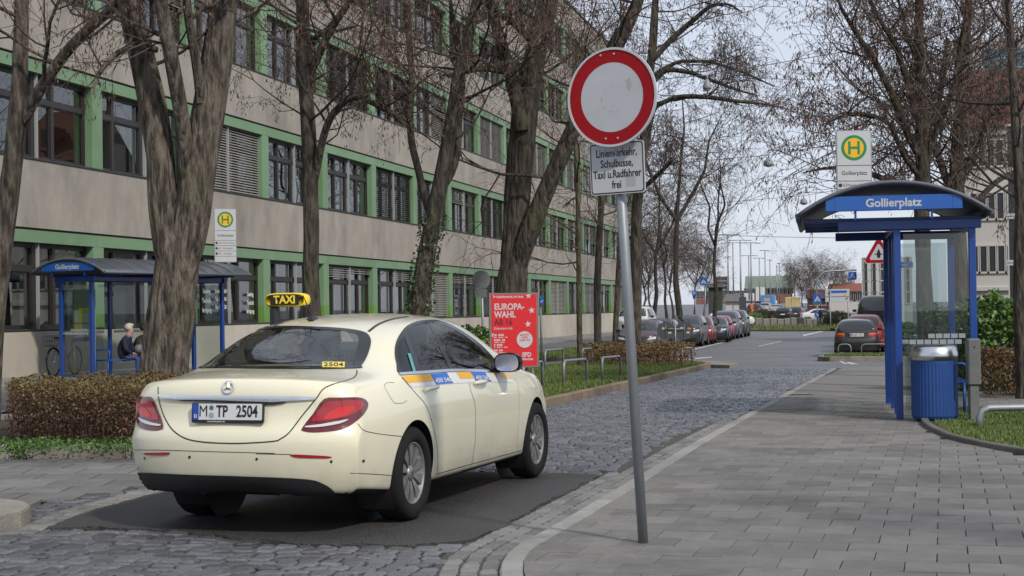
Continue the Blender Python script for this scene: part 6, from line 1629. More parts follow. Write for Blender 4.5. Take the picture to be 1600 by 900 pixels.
# ---- hanging street lamps and wires
M_wire = mat('cable', (.10, .10, .11), .6)
def wire(label, pts, r=.012): 
    a = Vector(pts[0]); o = thing('overhead_wire', label, 'wire', a); MB().tube([Vector(p) - a for p in pts], r, 5).build('cable', M_wire, o); return o
def sag(a, b, s=.4, n=8): return [Vector(a).lerp(Vector(b), k / n) - Vector((0, 0, s * 4 * (k / n) * (1 - k / n))) for k in range(n + 1)]
M_lampg = mat('lamp_grey', (.22, .235, .245), .5)
for px, py, D_, r0, lab in ((1201, 257, 62, 8.5, 'grey hanging street lamp over the middle of the street'), (1256, 317, 80, 6, 'grey hanging street lamp further along the wire line'), (1105, 137, 46, 7, 'grey hanging street lamp half hidden in the branches')):
    p = atD(px, py, D_); o = thing('hanging_lamp', lab, 'street lamp', p, 0, 'lamps hung over the street'); s_ = D_ / FPX
    MB().lathe([(r0 * s_, -.04), (r0 * s_ * .97, .02), (r0 * s_ * .75, .14), (r0 * s_ * .4, .22), (.03, .25)], n=24).build('lamp_shade', M_lampg, o)
    MB().lathe([(r0 * s_ * .85, -.045), (r0 * s_ * .5, -.09), (.02, -.11)], n=20).build('lamp_glass', M_signw, o)
    MB().tube([(0, 0, .25), (0, 0, .36)], .03, 8).build('hanger', M_lampg, o)
    s2 = .36 / s_
    a = atD(px - 260, py - s2 + 22 * 1.0, D_); b = atD(px + 420, py - s2 - 72, D_)
    wire(['thin wire across the street carrying the middle lamp', 'thin wire across the street carrying the further lamp', 'thin wire running through the branches with a lamp'][[62, 80, 46].index(D_)], [a, p + Vector((0, 0, .36)), b])
wire('thin wire high above the street behind the lamps', sag(atD(1090, 118, 70), atD(1420, 124, 70), .1)); wire('thin wire low over the distant traffic', sag(atD(1010, 362, 120), atD(1420, 372, 120), .15), .02)
# ================================================================ OTHER VEHICLES
def hatch_spec(L=4.3, W=.88, H=1.48, kind='hatch'):
    wb = L * .60; ro = L * .18; xf = wb + L - wb - ro; xr = -ro
    zs0 = H * .64
    if kind == 'suv': cab = [(xr, H * .72), (xr + .10, H * .82), (xr + .35, H * .955), (xr + .9, H * .99), (wb * .5, H), (wb * .72, H * .965), (wb * .95, H * .80), (wb + .12, H * .70), (xf - .35, H * .65), (xf - .1, H * .58)]
    elif kind == 'estate': cab = [(xr, H * .66), (xr + .10, H * .74), (xr + .42, H * .965), (xr + .9, H * .985), (wb * .45, H), (wb * .66, H * .97), (wb * .92, H * .78), (wb + .02, H * .695), (xf - .4, H * .64), (xf - .1, H * .57)]
    elif kind == 'saloon': cab = [(xr, H * .70), (xr + .3, H * .735), (xr + .62, H * .76), (.15, H * .90), (.55, H * .98), (wb * .42, H), (wb * .62, H * .975), (wb * .88, H * .79), (wb + .0, H * .70), (xf - .4, H * .65), (xf - .1, H * .56)]
    else: cab = [(xr, H * .68), (xr + .10, H * .76), (xr + .40, H * .93), (xr + .85, H * .985), (wb * .48, H), (wb * .68, H * .97), (wb * .93, H * .79), (wb + .05, H * .70), (xf - .4, H * .645), (xf - .1, H * .56)]
    zr = [(x, z - (.05 if z > H * .8 else .035)) for x, z in cab]
    zs = [(xr, zs0 * .97), (xr + .4, zs0), (wb * .6, zs0 * .985), (wb, zs0 * .96), (xf - .5, zs0 * .90), (xf - .1, zs0 * .78)]
    yt = []
    for x, z in cab: yt.append((x, W * (.86 if z < H * .74 else (.78 if z < H * .85 else .69))))
    return dict(W=W, zb=.2, xr=xr, xf=xf - .03, wb=wb, ra=.345, rz=.32, XR=[xr + .05, xr + .0, xr - .03, xr - .05, xr - .05, xr - .04, xr - .02, xr - .01, xr, xr + .01],
        XF=[xf - .08, xf - .02, xf + .01, xf + .02, xf + .02, xf + .015, xf, xf - .02, xf - .04, xf - .05], rb=(.03, .14, 4), fb=(.05, .26, 4),
        rs=[(xr + .06, .9), (xr + .2, .6), (xr + .42, .3)], ms=[xr + .7, .15, .5, wb * .33, wb * .5, wb * .64, wb * .78, wb * .92, wb + .05], fs=[(wb + .3, .15), (xf - .38, .45), (xf - .16, .82)],
        zc=cab, zr=zr, zs=zs, yt=yt, wp=[(xr + .1, .94), (xr + .4, .97), (.2, 1), (wb * .8, 1), (wb + .2, .98), (xf - .3, .93), (xf - .15, .88)])
SHELLS = {}
def make_car(name, label, loc, yaw, paint, kind='hatch', L=4.3, W=.88, H=1.48, group=None, cat='car', plate=True, detail=True, rear_style=0):
    root = thing(name, label, cat, loc, yaw, group); S = hatch_spec(L, W, H, kind); key = (kind, L, W, H)
    if key not in SHELLS: SHELLS[key] = (car_shell(S, 2), None)
    me0 = SHELLS[key][0]
    if SHELLS[key][1] is None: SHELLS[key] = (me0, bvh_of(me0))
    bvh = SHELLS[key][1]; me = me0.copy(); set_smooth(me, 45); me.materials.clear(); me.materials.append(paint); me.materials.append(M_black)
    for p in me.polygons:
        c = p.center
        for x in (0, S['wb']):
            if abs(math.hypot(c.x - x, c.z - S['rz']) - S['ra']) < .012 and abs(p.normal.y) < .35: p.material_index = 1
        if abs(abs(c.y) - S['W'] + .26) < .006 and c.z < .75 and min(abs(c.x), abs(c.x - S['wb'])) < .38: p.material_index = 1
        if c.z < .27: p.material_index = 1
    link('body', me, root)
    zcf, zsf, ytf = T2(S['zc']), T2(S['zs']), T2(S['yt']); wb = S['wb']; xr, xf = S['xr'], S['xf']
    KF = Skin(bvh, lambda u, v: (Vector((8, u, v)), Vector((-1, 0, 0)))); KB = Skin(bvh, lambda u, v: (Vector((-5, u, v)), Vector((1, 0, 0)))); KS = Skin(bvh, lambda u, v: (Vector((u, -3, v)), Vector((0, 1, 0))))
    yt = W * .66; yb = W * .80; zb_ = H * .715; zt = H * .935
    def pt(K, out, mt, nm, off=.006, h=.12, mirror=False, par=root): return K.patch([out], off, h, mirror).build(nm, mt, par)
    pt(KF, [(-yb, zb_), (yb, zb_), (yt, zt), (-yt, zt)], M_glass_solid, 'windscreen')
    if kind == 'saloon': pt(KB, [(-yb * .9, H * .78), (yb * .9, H * .78), (yt * .9, zt), (-yt * .9, zt)], M_glass_solid, 'rear_window')
    else: pt(KB, [(-yb * .93, H * .70), (yb * .93, H * .70), (yt * .95, zt - .01), (-yt * .95, zt - .01)], M_glass_solid, 'rear_window')
    xa, xb = (xr + .35 if kind != 'saloon' else .12), wb * .90; zw0 = H * .70
    side = [(xa - .02, zw0), (xb, zw0 - .03), (wb * .66, zt - .02), (wb * .4, zt), (xa + (.30 if kind != 'saloon' else .42), zt - .04)]
    for mir in (False, True):
        sw = pt(KS, side, M_glass_solid, 'side_window', .005, .15, mir)
        K2 = KS.ribbon([(wb * .40, zw0), (wb * .37, zt)], .07, .010, mir); K2.build('window_pillar', M_black, sw)
        KS.ribbon([(wb * .40, zw0), (wb * .42, .35)], .008, .004, mir).build('door_seam', M_ink, root)
    for s in (-1, 1):
        pt(KF, [(s * W * .50, H * .46), (s * W * .86, H * .48), (s * W * .88, H * .545), (s * W * .60, H * .53)], M_lampw, 'headlamp', .006, .08)
        if rear_style == 0: pt(KB, [(s * W * .62, H * .50), (s * W * .90, H * .52), (s * W * .90, H * .62), (s * W * .66, H * .62)], M_red_l, 'tail_lamp', .006, .08)
        mm = MB(); c = Vector((wb * .80, s * (W + .07), H * .70)); mm.bbox(c.x - .05, c.x + .07, c.y - .10, c.y + .09, c.z - .06, c.z + .07, .03); mm.build('door_mirror', M_black, root)
    pt(KF, [(-W * .42, H * .38), (W * .42, H * .38), (W * .46, H * .50), (-W * .46, H * .50)], M_black, 'grille', .006, .1)
    pt(KF, [(-W * .70, H * .19), (W * .70, H * .19), (W * .75, H * .28), (-W * .75, H * .28)], M_black, 'lower_intake', .006, .1)
    if plate:
        pt(KF, [(-.26, H * .315), (.26, H * .315), (.26, H * .315 + .11), (-.26, H * .315 + .11)], M_plate, 'number_plate', .014, .2)
        pt(KB, [(-.26, H * .42), (.26, H * .42), (.26, H * .42 + .11), (-.26, H * .42 + .11)], M_plate, 'number_plate', .014, .2)
    for x in (0, wb):
        for s in (-1, 1): wheel(root, x, s * (W - .105), r=.315, w=.2, side=s, rim_r=.21, detail=False)
    return root
def solid_glass():
    m = mat('tinted_glass', (.020, .024, .026), .04, spec=.8); return m
M_glass_solid = solid_glass()
def paint_m(n, rgb, metal=.2): return mat('paint_' + n, rgb, .38, metal=0, coat=.35, spec=.35)
P_black = paint_m('black', (.014, .014, .016)); P_plum = paint_m('dark_plum', (.055, .035, .045), .4); P_red = paint_m('dark_red', (.20, .018, .022)); P_navy = paint_m('navy', (.018, .026, .045), .3)
P_pink = paint_m('bright_red', (.42, .02, .07)); P_grey = paint_m('slate_grey', (.075, .085, .095), .5); P_dgrey = paint_m('graphite', (.035, .038, .042), .4); P_white = paint_m('white', (.62, .62, .61), 0); P_silver = paint_m('silver', (.36, .37, .38), .6)
GP = 'cars parked in a row along the left kerb'
# parked row facing the camera, along x = -8.6
rowp = [(-9.45, 64.2, P_plum, 'hatch', 4.2, .87, 1.50, 'dark plum car with bright headlamps parked behind the low hedge'), (-10.1, 74.0, P_black, 'hatch', 4.2, .87, 1.48, 'black hatchback parked behind the two round sign backs'), (-9.66, 81.6, P_dgrey, 'suv', 4.5, .92, 1.62, 'dark graphite car parked next to the round sign backs'),
        (-9.62, 86.2, P_red, 'hatch', 4.2, .87, 1.50, 'dark red hatchback parked between the graphite and navy cars'), (-9.35, 91.6, P_navy, 'saloon', 4.5, .90, 1.46, 'navy saloon parked with its nose jutting into the road'), (-9.6, 97.6, P_pink, 'hatch', 4.0, .86, 1.50, 'bright red small car parked behind the navy saloon'),
        (-9.6, 102.4, P_grey, 'suv', 4.6, .93, 1.80, 'slate grey off-roader parked behind the bright red car'), (-9.6, 108.4, P_dgrey, 'suv', 4.6, .93, 1.84, 'tall dark van-like car last in the parked row')]
for x, y, pm_, kind, L, W, H, lab in rowp:
    yy = y + L * .60; make_car('parked_car', lab, (x, yy, T(x, yy) - .06), -math.pi / 2 + (.04 if 'navy' in lab else 0), pm_, kind, L, W, H, GP)
v = atD(1000, 505, 92); make_car('parked_van', 'white van parked by the building corner behind the plum car', (v.x, v.y, T(v.x, v.y)), -math.pi / 2, P_white, 'suv', 4.9, .98, 2.0, None, 'van')
# estate car seen from behind on the right
ex, ey = -.86, 62.6
est = make_car('estate_car', 'old dark estate car with red and orange tail lamps parked behind the grass strip', (ex, ey + .85, T(ex, ey) - .06), math.pi / 2 + .02, mat('paint_worn_brown', (.045, .040, .038), .38, metal=.4, coat=.5), 'estate', 4.55, .86, 1.47, 'cars parked on the right', rear_style=1, plate=False)
bv = bvh_of(SHELLS[('estate', 4.55, .86, 1.47)][0]); KB = Skin(bv, lambda u, v: (Vector((-5, u, v)), Vector((1, 0, 0))))
for s in (-1, 1):
    l = KB.patch([[(s * .44, .80), (s * .80, .80), (s * .81, .93), (s * .44, .93)]], .008, .1).build('tail_lamp', M_red_l, est)
    KB.patch([[(s * .46, .88), (s * .78, .88), (s * .78, .925), (s * .46, .925)]], .013, .1).build('indicator', M_orange, l)
    MB().tube([(.2, s * .60, 1.50), (1.6, s * .60, 1.53)], .02, 6).build('roof_bar', M_black, est)
    MB().tube([(1.0, s * .62, 1.47), (2.2, s * .60, 1.44)], .012, 5).build('roof_trim', M_chrome, est)
pl = KB.patch([[(-.27, .80), (.27, .80), (.27, .92), (-.27, .92)]], .012, .2).build('number_plate', M_plate, est)
KB.patch([[(.22, .805), (.27, .805), (.27, .915), (.22, .915)]], .016, .2).build('plate_band', M_blue_eu, pl)
link('lettering', KB.decal(norm_text('M·GA 7511', M_ink, bold=.01), [(.20, .825), (-.25, .825), (-.25, .90), (.20, .90)], .018), pl)
KB.patch([[(-.80, .40), (.80, .40), (.82, .56), (-.82, .56)]], .02, .1).build('rear_bumper', M_black, est)
make_car('parked_car', 'red car parked in front of the old estate car', (-.62, 70.0, T(-.6, 70) - .06), math.pi / 2, P_red, 'hatch', 4.2, .88, 1.62, 'cars parked on the right')
make_car('parked_van', 'dark box van parked in front of the red car', (-.1, 78.0, T(0, 78) - .06), math.pi / 2, P_black, 'suv', 5.4, 1.0, 2.5, 'cars parked on the right', 'van')

# ---- distant traffic in a queue
GT = 'cars in the distant traffic queue'
q = random.Random(8)
for px, py, D, pm_, kind, lab, yaw in ((1178, 487, 205, P_dgrey, 'suv', 'dark car in the far queue beside the round bush', 1.5), (1196, 482, 240, P_white, 'hatch', 'white car in the far queue behind the round bush', 1.5), (1212, 484, 215, P_silver, 'saloon', 'silver car in the far queue beside the cream truck', 1.5),
                           (1224, 489, 180, P_black, 'hatch', 'black car in the far queue left of the cream truck', 1.5), (1243, 489, 185, P_dgrey, 'hatch', 'dark car with lit tail lamps behind the cream truck', 1.5), (1170, 478, 270, P_silver, 'suv', 'silver car far back beside the blue truck', 1.5), (1205, 474, 330, P_white, 'suv', 'white car far back in the right lane', 1.5),
                           (1120, 487, 150, P_white, 'hatch', 'white car crossing behind the parked row', .2), (1165, 474, 300, P_red, 'hatch', 'red car far back among the workmen', 1.5), (1263, 500, 165, P_white, 'saloon', 'low white car roof behind the planter wall', .1), (1270, 478, 260, P_white, 'suv', 'white car right of the bare bushes', .1), (1236, 476, 300, P_black, 'suv', 'dark car far back beside the cream truck cab', 1.5)):
    p = atD(px, py, D); sc = 1.0
    make_car('distant_car', lab, (p.x, p.y, T(p.x, p.y) - .06), yaw, pm_, kind, 4.3, .9, 1.5 if kind != 'suv' else 1.7, GT)
def truck(label, px0, px1, py0, py1, D, box_m, cab_m, yaw=math.pi / 2, panel=None):
    p = atD((px0 + px1) / 2, py1, D); w = (px1 - px0) * D / FPX; h = (py1 - py0) * D / FPX; gz_ = T(p.x, p.y) - .06
    root = thing('box_truck', label, 'truck', (p.x, p.y, gz_), yaw, 'trucks in the distant traffic queue'); L = 6.0
    h = p.z + h - gz_ - .9; MB().bbox(0, L, -w / 2, w / 2, .9, .9 + h, .05).build('cargo_box', box_m, root)
    MB().bbox(L + .15, L + 1.9, -w / 2 + .05, w / 2 - .05, .5, min(2.8, .9 + h), .15).build('cab', cab_m, root)
    MB().bbox(.2, L + 1.6, -.5, .5, .55, .85, .03).build('chassis', M_black, root); MB().bbox(.0, .1, -w / 2 + .1, w / 2 - .1, .45, .6, .02).build('rear_bar', M_red_d, root)
    for s in (-.25, .25): MB().box(-.012, -.004, s * w * 2 * .49 - .01, s * w * 2 * .49 + .01, .95, .85 + h).build('door_hinge', M_galv, root)
    MB().box(-.01, -.003, -.012, .012, .95, .86 + h).build('door_seam', M_ink, root)
    if panel: MB().prism(rrect(-.5, .5, -.3, .3, .1), .004, .02, 0, frame_matrix((0, 0, .9 + h * .5), (0, -1, 0), (0, 0, 1))).build('graphic', panel, root)
    for x in (1.2, L + .9):
        for s in (-1, 1): wheel(root, x, s * (w / 2 - .16), r=.45, w=.28, side=s, rim_r=.26, detail=False)
truck('cream box truck with pale roof in the distant queue', 1227, 1247, 464, 487, 210, mat('truck_cream', (.52, .43, .20), .5, var=.3, vscale=1), P_white)
truck('blue box truck in the distant queue', 1189, 1208, 461, 478, 275, mat('truck_blue', (.06, .22, .50), .5), P_white, panel=mat('truck_graphic', (.5, .3, .2), .5))
truck('white box truck furthest back in the queue', 1181, 1194, 449, 472, 350, P_white, P_white)
truck('white lorry beside the white box truck', 1163, 1175, 458, 472, 330, P_white, P_navy)
# ================================================================ HEDGES AND BUSHES
M_hb = mat('hedge_leaf_brown', (.115, .056, .030), .75, piece=.5); M_hg2 = mat('hedge_leaf_green', (.15, .115, .035), .65, piece=.5); M_hr = mat('hedge_leaf_russet', (.135, .052, .018), .7, piece=.5)
M_bush = mat('bush_leaf_green', (.085, .17, .028), .5, piece=.45); M_cov = mat('ground_cover_leaf', (.065, .14, .022), .55, piece=.4); M_stick = mat('hedge_stick', (.07, .045, .03), .9)
def hedge(name, label, poly, h, base_h, n, leaf, seed, mats, cat='hedge', rough=.10, stick=260, top_green=True, dome=0.0):
    xs = [p[0] for p in poly]; ys = [p[1] for p in poly]; cx, cy = sum(xs) / len(xs), sum(ys) / len(ys); z0 = T(cx, cy) + base_h
    root = thing(name, label, cat, (cx, cy, z0)); r = random.Random(seed); M_ = [MB() for _ in mats]
    done = 0
    def inside(x, y): return inpoly(x, y, poly)
    while done < n:
        x = r.uniform(min(xs) - .1, max(xs) + .1); y = r.uniform(min(ys) - .1, max(ys) + .1)
        if not inside(x, y): continue
        # mostly near the outer surface
        edge = min(((x - a[0]) ** 2 + (y - a[1]) ** 2) ** .5 if False else 9 for a in poly)
        hh = h * (1 - dome * (((x - cx) / (max(xs) - min(xs)) * 2) ** 2 + ((y - cy) / (max(ys) - min(ys)) * 2) ** 2) * .5) + rough * noise.noise((x * 2.6, y * 2.6, seed)) + rough * .5 * noise.noise((x * 7, y * 7, seed))
        z = hh * (1 - r.random() ** 2.2 * .98)
        bul = 1 + .05 * noise.noise((x * 3, y * 3, z * 4)) + (.10 * (1 - abs(z / h - .55)))
        qx, qy = (x - cx) * bul, (y - cy) * bul
        s = leaf * r.uniform(.6, 1.4); e = Vector((r.gauss(0, 1), r.gauss(0, 1), r.gauss(0, .7))).normalized() * s; f = e.cross(Vector((r.gauss(0, 1), r.gauss(0, 1), r.gauss(0, 1)))).normalized() * s * .55
        p = Vector((qx, qy, z)); g = noise.noise((x * 1.7, y * 1.7, z * 2 + seed))
        if len(mats) > 1:
            u = r.random() + g * .5 + ((z / h) - .5) * (.9 if top_green else 0); k = 0 if u < .80 else 1
        else: k = 0
        M_[k].add([p - e, p + f, p + e, p - f], [(0, 1, 2, 3)], r.random()); done += 1
    for mb, mt in zip(M_, mats):
        if mb.v: tag(mb.build('foliage', mt, root), kind='stuff')
    st = MB()
    for k in range(stick):
        for _ in range(20):
            x = r.uniform(min(xs), max(xs)); y = r.uniform(min(ys), max(ys))
            if inside(x, y): break
        p = Vector((x - cx, y - cy, 0)); L = h * r.uniform(.5, 1.1); P = [p, p + Vector((r.gauss(0, .05), r.gauss(0, .05), L * .5)), p + Vector((r.gauss(0, .12), r.gauss(0, .12), L))]
        fast_tube(st, P, .006, .002, 3)
    if st.v: tag(st.build('stems', M_stick, root), kind='stuff')
    return root
hl = [tuple(G(x, y, .1)[:2]) for x, y in ((22, 690), (120, 697), (200, 698))] + [(-7.35, 16.6), (-7.1, 17.6), (-7.4, 18.6), (-8.2, 18.8), (-9.2, 18.4), (-10.1, 17.6)]
hedge('hedge', 'wide clipped brown and olive hedge behind the taxi boot', hl, .63, .10, 42000, .017, 3, [M_hb, M_hg2], stick=900)
gc = [tuple(G(x, y, .13)[:2]) for x, y in ((0, 704), (100, 703), (215, 703), (215, 690), (100, 688), (0, 690))]
hedge('ground_cover', 'low green leafy ground cover along the granite kerb', gc, .07, .10, 1800, .020, 4, [M_cov], 'ground cover', .03, 0)
wp_ = G(32, 718); hedge('weed', 'small green weed growing at the kerb foot', [(wp_.x - .09, wp_.y - .06), (wp_.x + .09, wp_.y - .06), (wp_.x + .09, wp_.y + .05), (wp_.x - .09, wp_.y + .05)], .16, 0, 140, .022, 5, [M_cov], 'weed', .03, 8)
hm = [tuple(G(x, y, .1)[:2]) for x, y in ((924, 571), (990, 573), (1062, 573))] + [(-6.0, 52.6), (-8.9, 52.4), (-9.4, 51.6)]
hedge('hedge', 'low russet clipped hedge between the steel hoops', hm, .58, .10, 9000, .034, 6, [M_hr, M_hg2], stick=80, rough=.05)
bq = atD(738, 535, 33.0); hedge('bush', 'round green bush behind the taxi mirror', [(bq.x + .75 * math.cos(k * .63), bq.y + .75 * math.sin(k * .63)) for k in range(10)], 1.15, .1, 3000, .045, 7, [M_bush], 'bush', .2, 40, dome=.5)
bq = atD(1562, 540, 30.5); hedge('bush', 'big leafy light green bush behind the right shelter', [(bq.x + 1.35 * math.cos(k * .63), bq.y + .9 * math.sin(k * .63)) for k in range(10)], 1.75, 0, 9000, .05, 8, [M_bush], 'bush', .35, 120, dome=.45)
bq = G(1575, 622); hedge('hedge', 'low russet hedge on the grass behind the column box', [(bq.x - .35, bq.y), (bq.x + 3.2, bq.y - .1), (bq.x + 3.2, bq.y + 1.1), (bq.x - .2, bq.y + 1.2)], .80, .03, 11000, .028, 9, [M_hr, M_hg2], stick=200)
bq = G(1345, 545); hedge('bush', 'dark green bush behind the priority sign pole', [(.2, 62.5), (1.6, 62.0), (1.8, 66), (.4, 66)], 1.2, 0, 2500, .06, 10, [M_cov], 'bush', .2, 40, dome=.3)
# far bushes
M_dkb = mat('dark_bush_leaf', (.055, .058, .025), .7, piece=.5)
for px, py, D, r0, h, mt, lab, n in ((1194, 498, 165, 1.5, 1.3, M_dkb, 'round dark bush in front of the distant traffic', 1800), (1308, 500, 150, 1.3, 1.3, M_dkb, 'dark bush under the white direction board', 1800), (1150, 492, 160, 2.6, 1.2, M_bush, 'grassy green knoll left of the traffic queue', 2500), (1242, 500, 160, 1.6, .6, M_dkb, 'low dark bush on the planter wall', 900)):
    bq = atD(px, py, D); hedge('bush', lab, [(bq.x + r0 * math.cos(k * .63), bq.y + r0 * math.sin(k * .63)) for k in range(10)], h, 0, n * 3, .06, 11, [mt], 'bush', .3, 60, dome=.6)
# ================================================================ BACKGROUND
M_far_red = mat('red_roof_tile', (.22, .075, .045), .8, var=.4, vscale=2, rgb2=(.22, .06, .035)); M_far_w = mat('pale_render', (.50, .48, .45), .85, var=.3, vscale=.5, rgb2=(.42, .40, .37)); M_far_g = mat('green_hall', (.16, .20, .15), .8, var=.3, vscale=.3)
M_far_b = mat('brick_hall', (.25, .11, .085), .85, var=.4, vscale=.4); M_winf = mat('far_window', (.035, .04, .045), .25); M_stone = mat('planter_stone', (.21, .20, .175), .9, var=.6, vscale=2, rgb2=(.12, .115, .10), piece=.2)
def facing_block(name, label, cat, px0, px1, py_top, D, wall, depth=12.0, rows=None, win=None, roof=None, base=None):
    "building block whose front faces the camera position, standing on the ground"
    a, b = atD(px0, 480, D), atD(px1, 480, D); c = (a + b) / 2; top = atD((px0 + px1) / 2, py_top, D).z; z0 = (T(c.x, c.y) if base is None else base) - .5
    w = (b - a).length; vd = Vector((c.x, c.y)).normalized(); yaw = math.atan2(vd.y, vd.x) - math.pi / 2; root = thing(name, label, cat, (c.x, c.y, z0), yaw)
    h = top - z0; MB().box(-w / 2, w / 2, 0, depth, 0, h).build('wall', wall, root)
    if win:
        nx, nz, fw, fh, zb = win; me = MB().box(-fw / 2, fw / 2, -.05, .06, -fh / 2, fh / 2).mesh('window', M_winf); mf = MB()
        for x0, x1, za, zb2 in ((-fw / 2 - .05, -fw / 2, -fh / 2, fh / 2), (fw / 2, fw / 2 + .05, -fh / 2, fh / 2), (-fw / 2 - .08, fw / 2 + .08, fh / 2, fh / 2 + .08), (-fw / 2 - .12, fw / 2 + .12, -fh / 2 - .1, -fh / 2)): mf.box(x0, x1, -.09, .02, za, zb2)
        mfm = mf.mesh('window_frame', M_far_w)
        for i in range(nx):
            for j in range(nz):
                o = link('window', me, root, (-w / 2 + w * (i + .5) / nx, 0, zb + (h - zb) * (j + .5) / nz)); link('window_frame', mfm, o)
    if roof:
        rh, mt = roof; mb = MB(); mb.add([(-w / 2 - .3, -.4, h), (w / 2 + .3, -.4, h), (w / 2 + .3, depth + .3, h), (-w / 2 - .3, depth + .3, h), (-w / 2, depth / 2, h + rh), (w / 2, depth / 2, h + rh)], [(0, 1, 5, 4), (1, 2, 5), (2, 3, 4, 5), (3, 0, 4), (0, 3, 2, 1)]); mb.build('roof', mt, root)
    return root, w, h
facing_block('hall', 'long green roofed hall behind the distant traffic', 'building', 1165, 1238, 452, 620, M_far_b, 30, win=(12, 1, 2.4, 2.2, 5), roof=(5.5, M_far_g))
facing_block('hall', 'low red brick hall behind the bare trees', 'building', 1085, 1172, 456, 560, M_far_b, 25, win=(14, 2, 2.2, 1.6, 3))
facing_block('apartment_block', 'pale distant block rising behind the lamp posts', 'building', 1118, 1136, 432, 640, M_far_w, 20, win=(4, 5, 1.6, 1.6, 3))
facing_block('house', 'white house with red tiled roof behind the direction board', 'building', 1296, 1348, 455, 235, M_far_w, 9, win=(8, 1, .8, 1.1, 2.0), roof=(1.2, M_far_red))
facing_block('house', 'dark red house with steep roof behind the bare bushes', 'building', 1262, 1302, 466, 250, mat('dark_red_wall', (.12, .035, .035), .85), 9, win=(4, 1, .7, 1.0, 1.4), roof=(1.4, mat('dark_red_roof', (.11, .035, .03), .85)))
r_, w, h = facing_block('apartment_block', 'pale grey apartment block with narrow windows behind the parked van', 'building', 1348, 1425, 402, 150, mat('grey_render', (.52, .51, .50), .85, var=.3, vscale=.3), 14, win=(6, 4, .28, 1.0, 2.5))
# old white house with arched opening, right edge
r_, w, h = facing_block('old_house', 'old white house with tall narrow windows and a stone band at the right', 'building', 1520, 1640, 196, 82, M_far_w, 14, win=(9, 3, .30, 1.3, 3.4))
MB().bbox(-w / 2 - .1, w / 2 + .1, -.18, .05, 3.1, 3.35, .03).build('stone_band', M_far_w, r_); MB().bbox(-w / 2 - .1, w / 2 + .1, -.25, .05, h - .5, h, .05).build('cornice', M_far_w, r_)
ar = MB(); ar.prism([(-.5, 0)] + [(.5 * math.cos(math.pi * k / 10), 1.1 + .5 * math.sin(math.pi * k / 10)) for k in range(10, -1, -1)][0:0] + [(.5, 0)] + [(.5 * math.cos(math.pi * k / 10), 1.1 + .5 * math.sin(math.pi * k / 10)) for k in range(11)], 0, .1, 0, frame_matrix((-w * .08, .02, .6), (1, 0, 0), (0, 0, 1))); ar.build('arched_opening', M_winf, r_)
rf = MB(); rf.add([(-w / 2 - .3, -.5, h), (w / 2 + .3, -.5, h), (w / 2, 5, h + 3.6), (-w / 2, 5, h + 3.6), (-w / 2 - .3, 10, h), (w / 2 + .3, 10, h)], [(0, 1, 2, 3), (3, 2, 5, 4), (0, 3, 4), (1, 5, 2)]); rf.build('roof', mat('old_red_tile', (.13, .05, .035), .8), r_)
dm = MB(); dm.bbox(-w * .12, w * .02, -.2, 2.4, h + .6, h + 2.2, .05); d_ = dm.build('dormer', M_far_red, r_); MB().box(-w * .085, -w * .02, -.23, -.19, h + .9, h + 1.9).build('dormer_window', M_winf, d_)
facing_block('office_house', 'ochre building with dark ground floor at the right edge', 'building', 1590, 1680, 190, 62, mat('ochre_render', (.38, .32, .22), .85, var=.3, vscale=.4), 12, win=(4, 4, 1.0, 1.6, 2.2))
# glass tower
r_, w, h = facing_block('glass_tower', 'tall tower with blue glass front behind the brown trees', 'tower', 1500, 1660, 62, 260, mat('tower_concrete', (.36, .36, .36), .8), 20)
M_tg = mat('blue_glass', (.05, .17, .26), .08, spec=.8)
z_a, z_b = atD(1550, 178, 260).z - r_.location.z, atD(1550, 74, 260).z - r_.location.z
for i in range(14):
    for j in range(7):
        x0 = -w * .22 + i * w * .052; zz = z_a + (z_b - z_a) * j / 7; MB().box(x0 + .06, x0 + w * .052 - .06, -.12, .02, zz + .12, zz + (z_b - z_a) / 7 - .12).build('glass_panel', M_tg, r_)
# ---- distant lamp posts
post_me = None
for i, (px, top, D) in enumerate(((1138.5, 366, 250), (1146.5, 379, 260), (1158, 375, 255), (1171, 399, 300), (1174.5, 379, 240), (1187.5, 403, 320), (1196.5, 391, 285), (1204, 406, 335), (1214.5, 415, 350), (1218.5, 411, 340), (1230.5, 412, 345), (1242, 419, 380))):
    p = atD(px, 478, D); z0 = T(p.x, p.y); p.z = z0; H = atD(px, top, D).z - z0
    o = thing('street_lamp', 'tall thin street lamp above the distant traffic', 'street lamp', p, .2 * i, 'distant street lamps')
    MB().tube([(0, 0, 0), (0, 0, H)], [.16, .10], 6).build('post', M_galv, o); MB().tube([(-1.4, 0, H - .05), (0, 0, H), (1.4, 0, H - .05)], .06, 5).build('arm', M_galv, o)
    for s in (-1, 1): MB().bbox(s * 1.0, s * 1.9, -.16, .16, H - .12, H, .03).build('lamp_head', M_lampg, o)
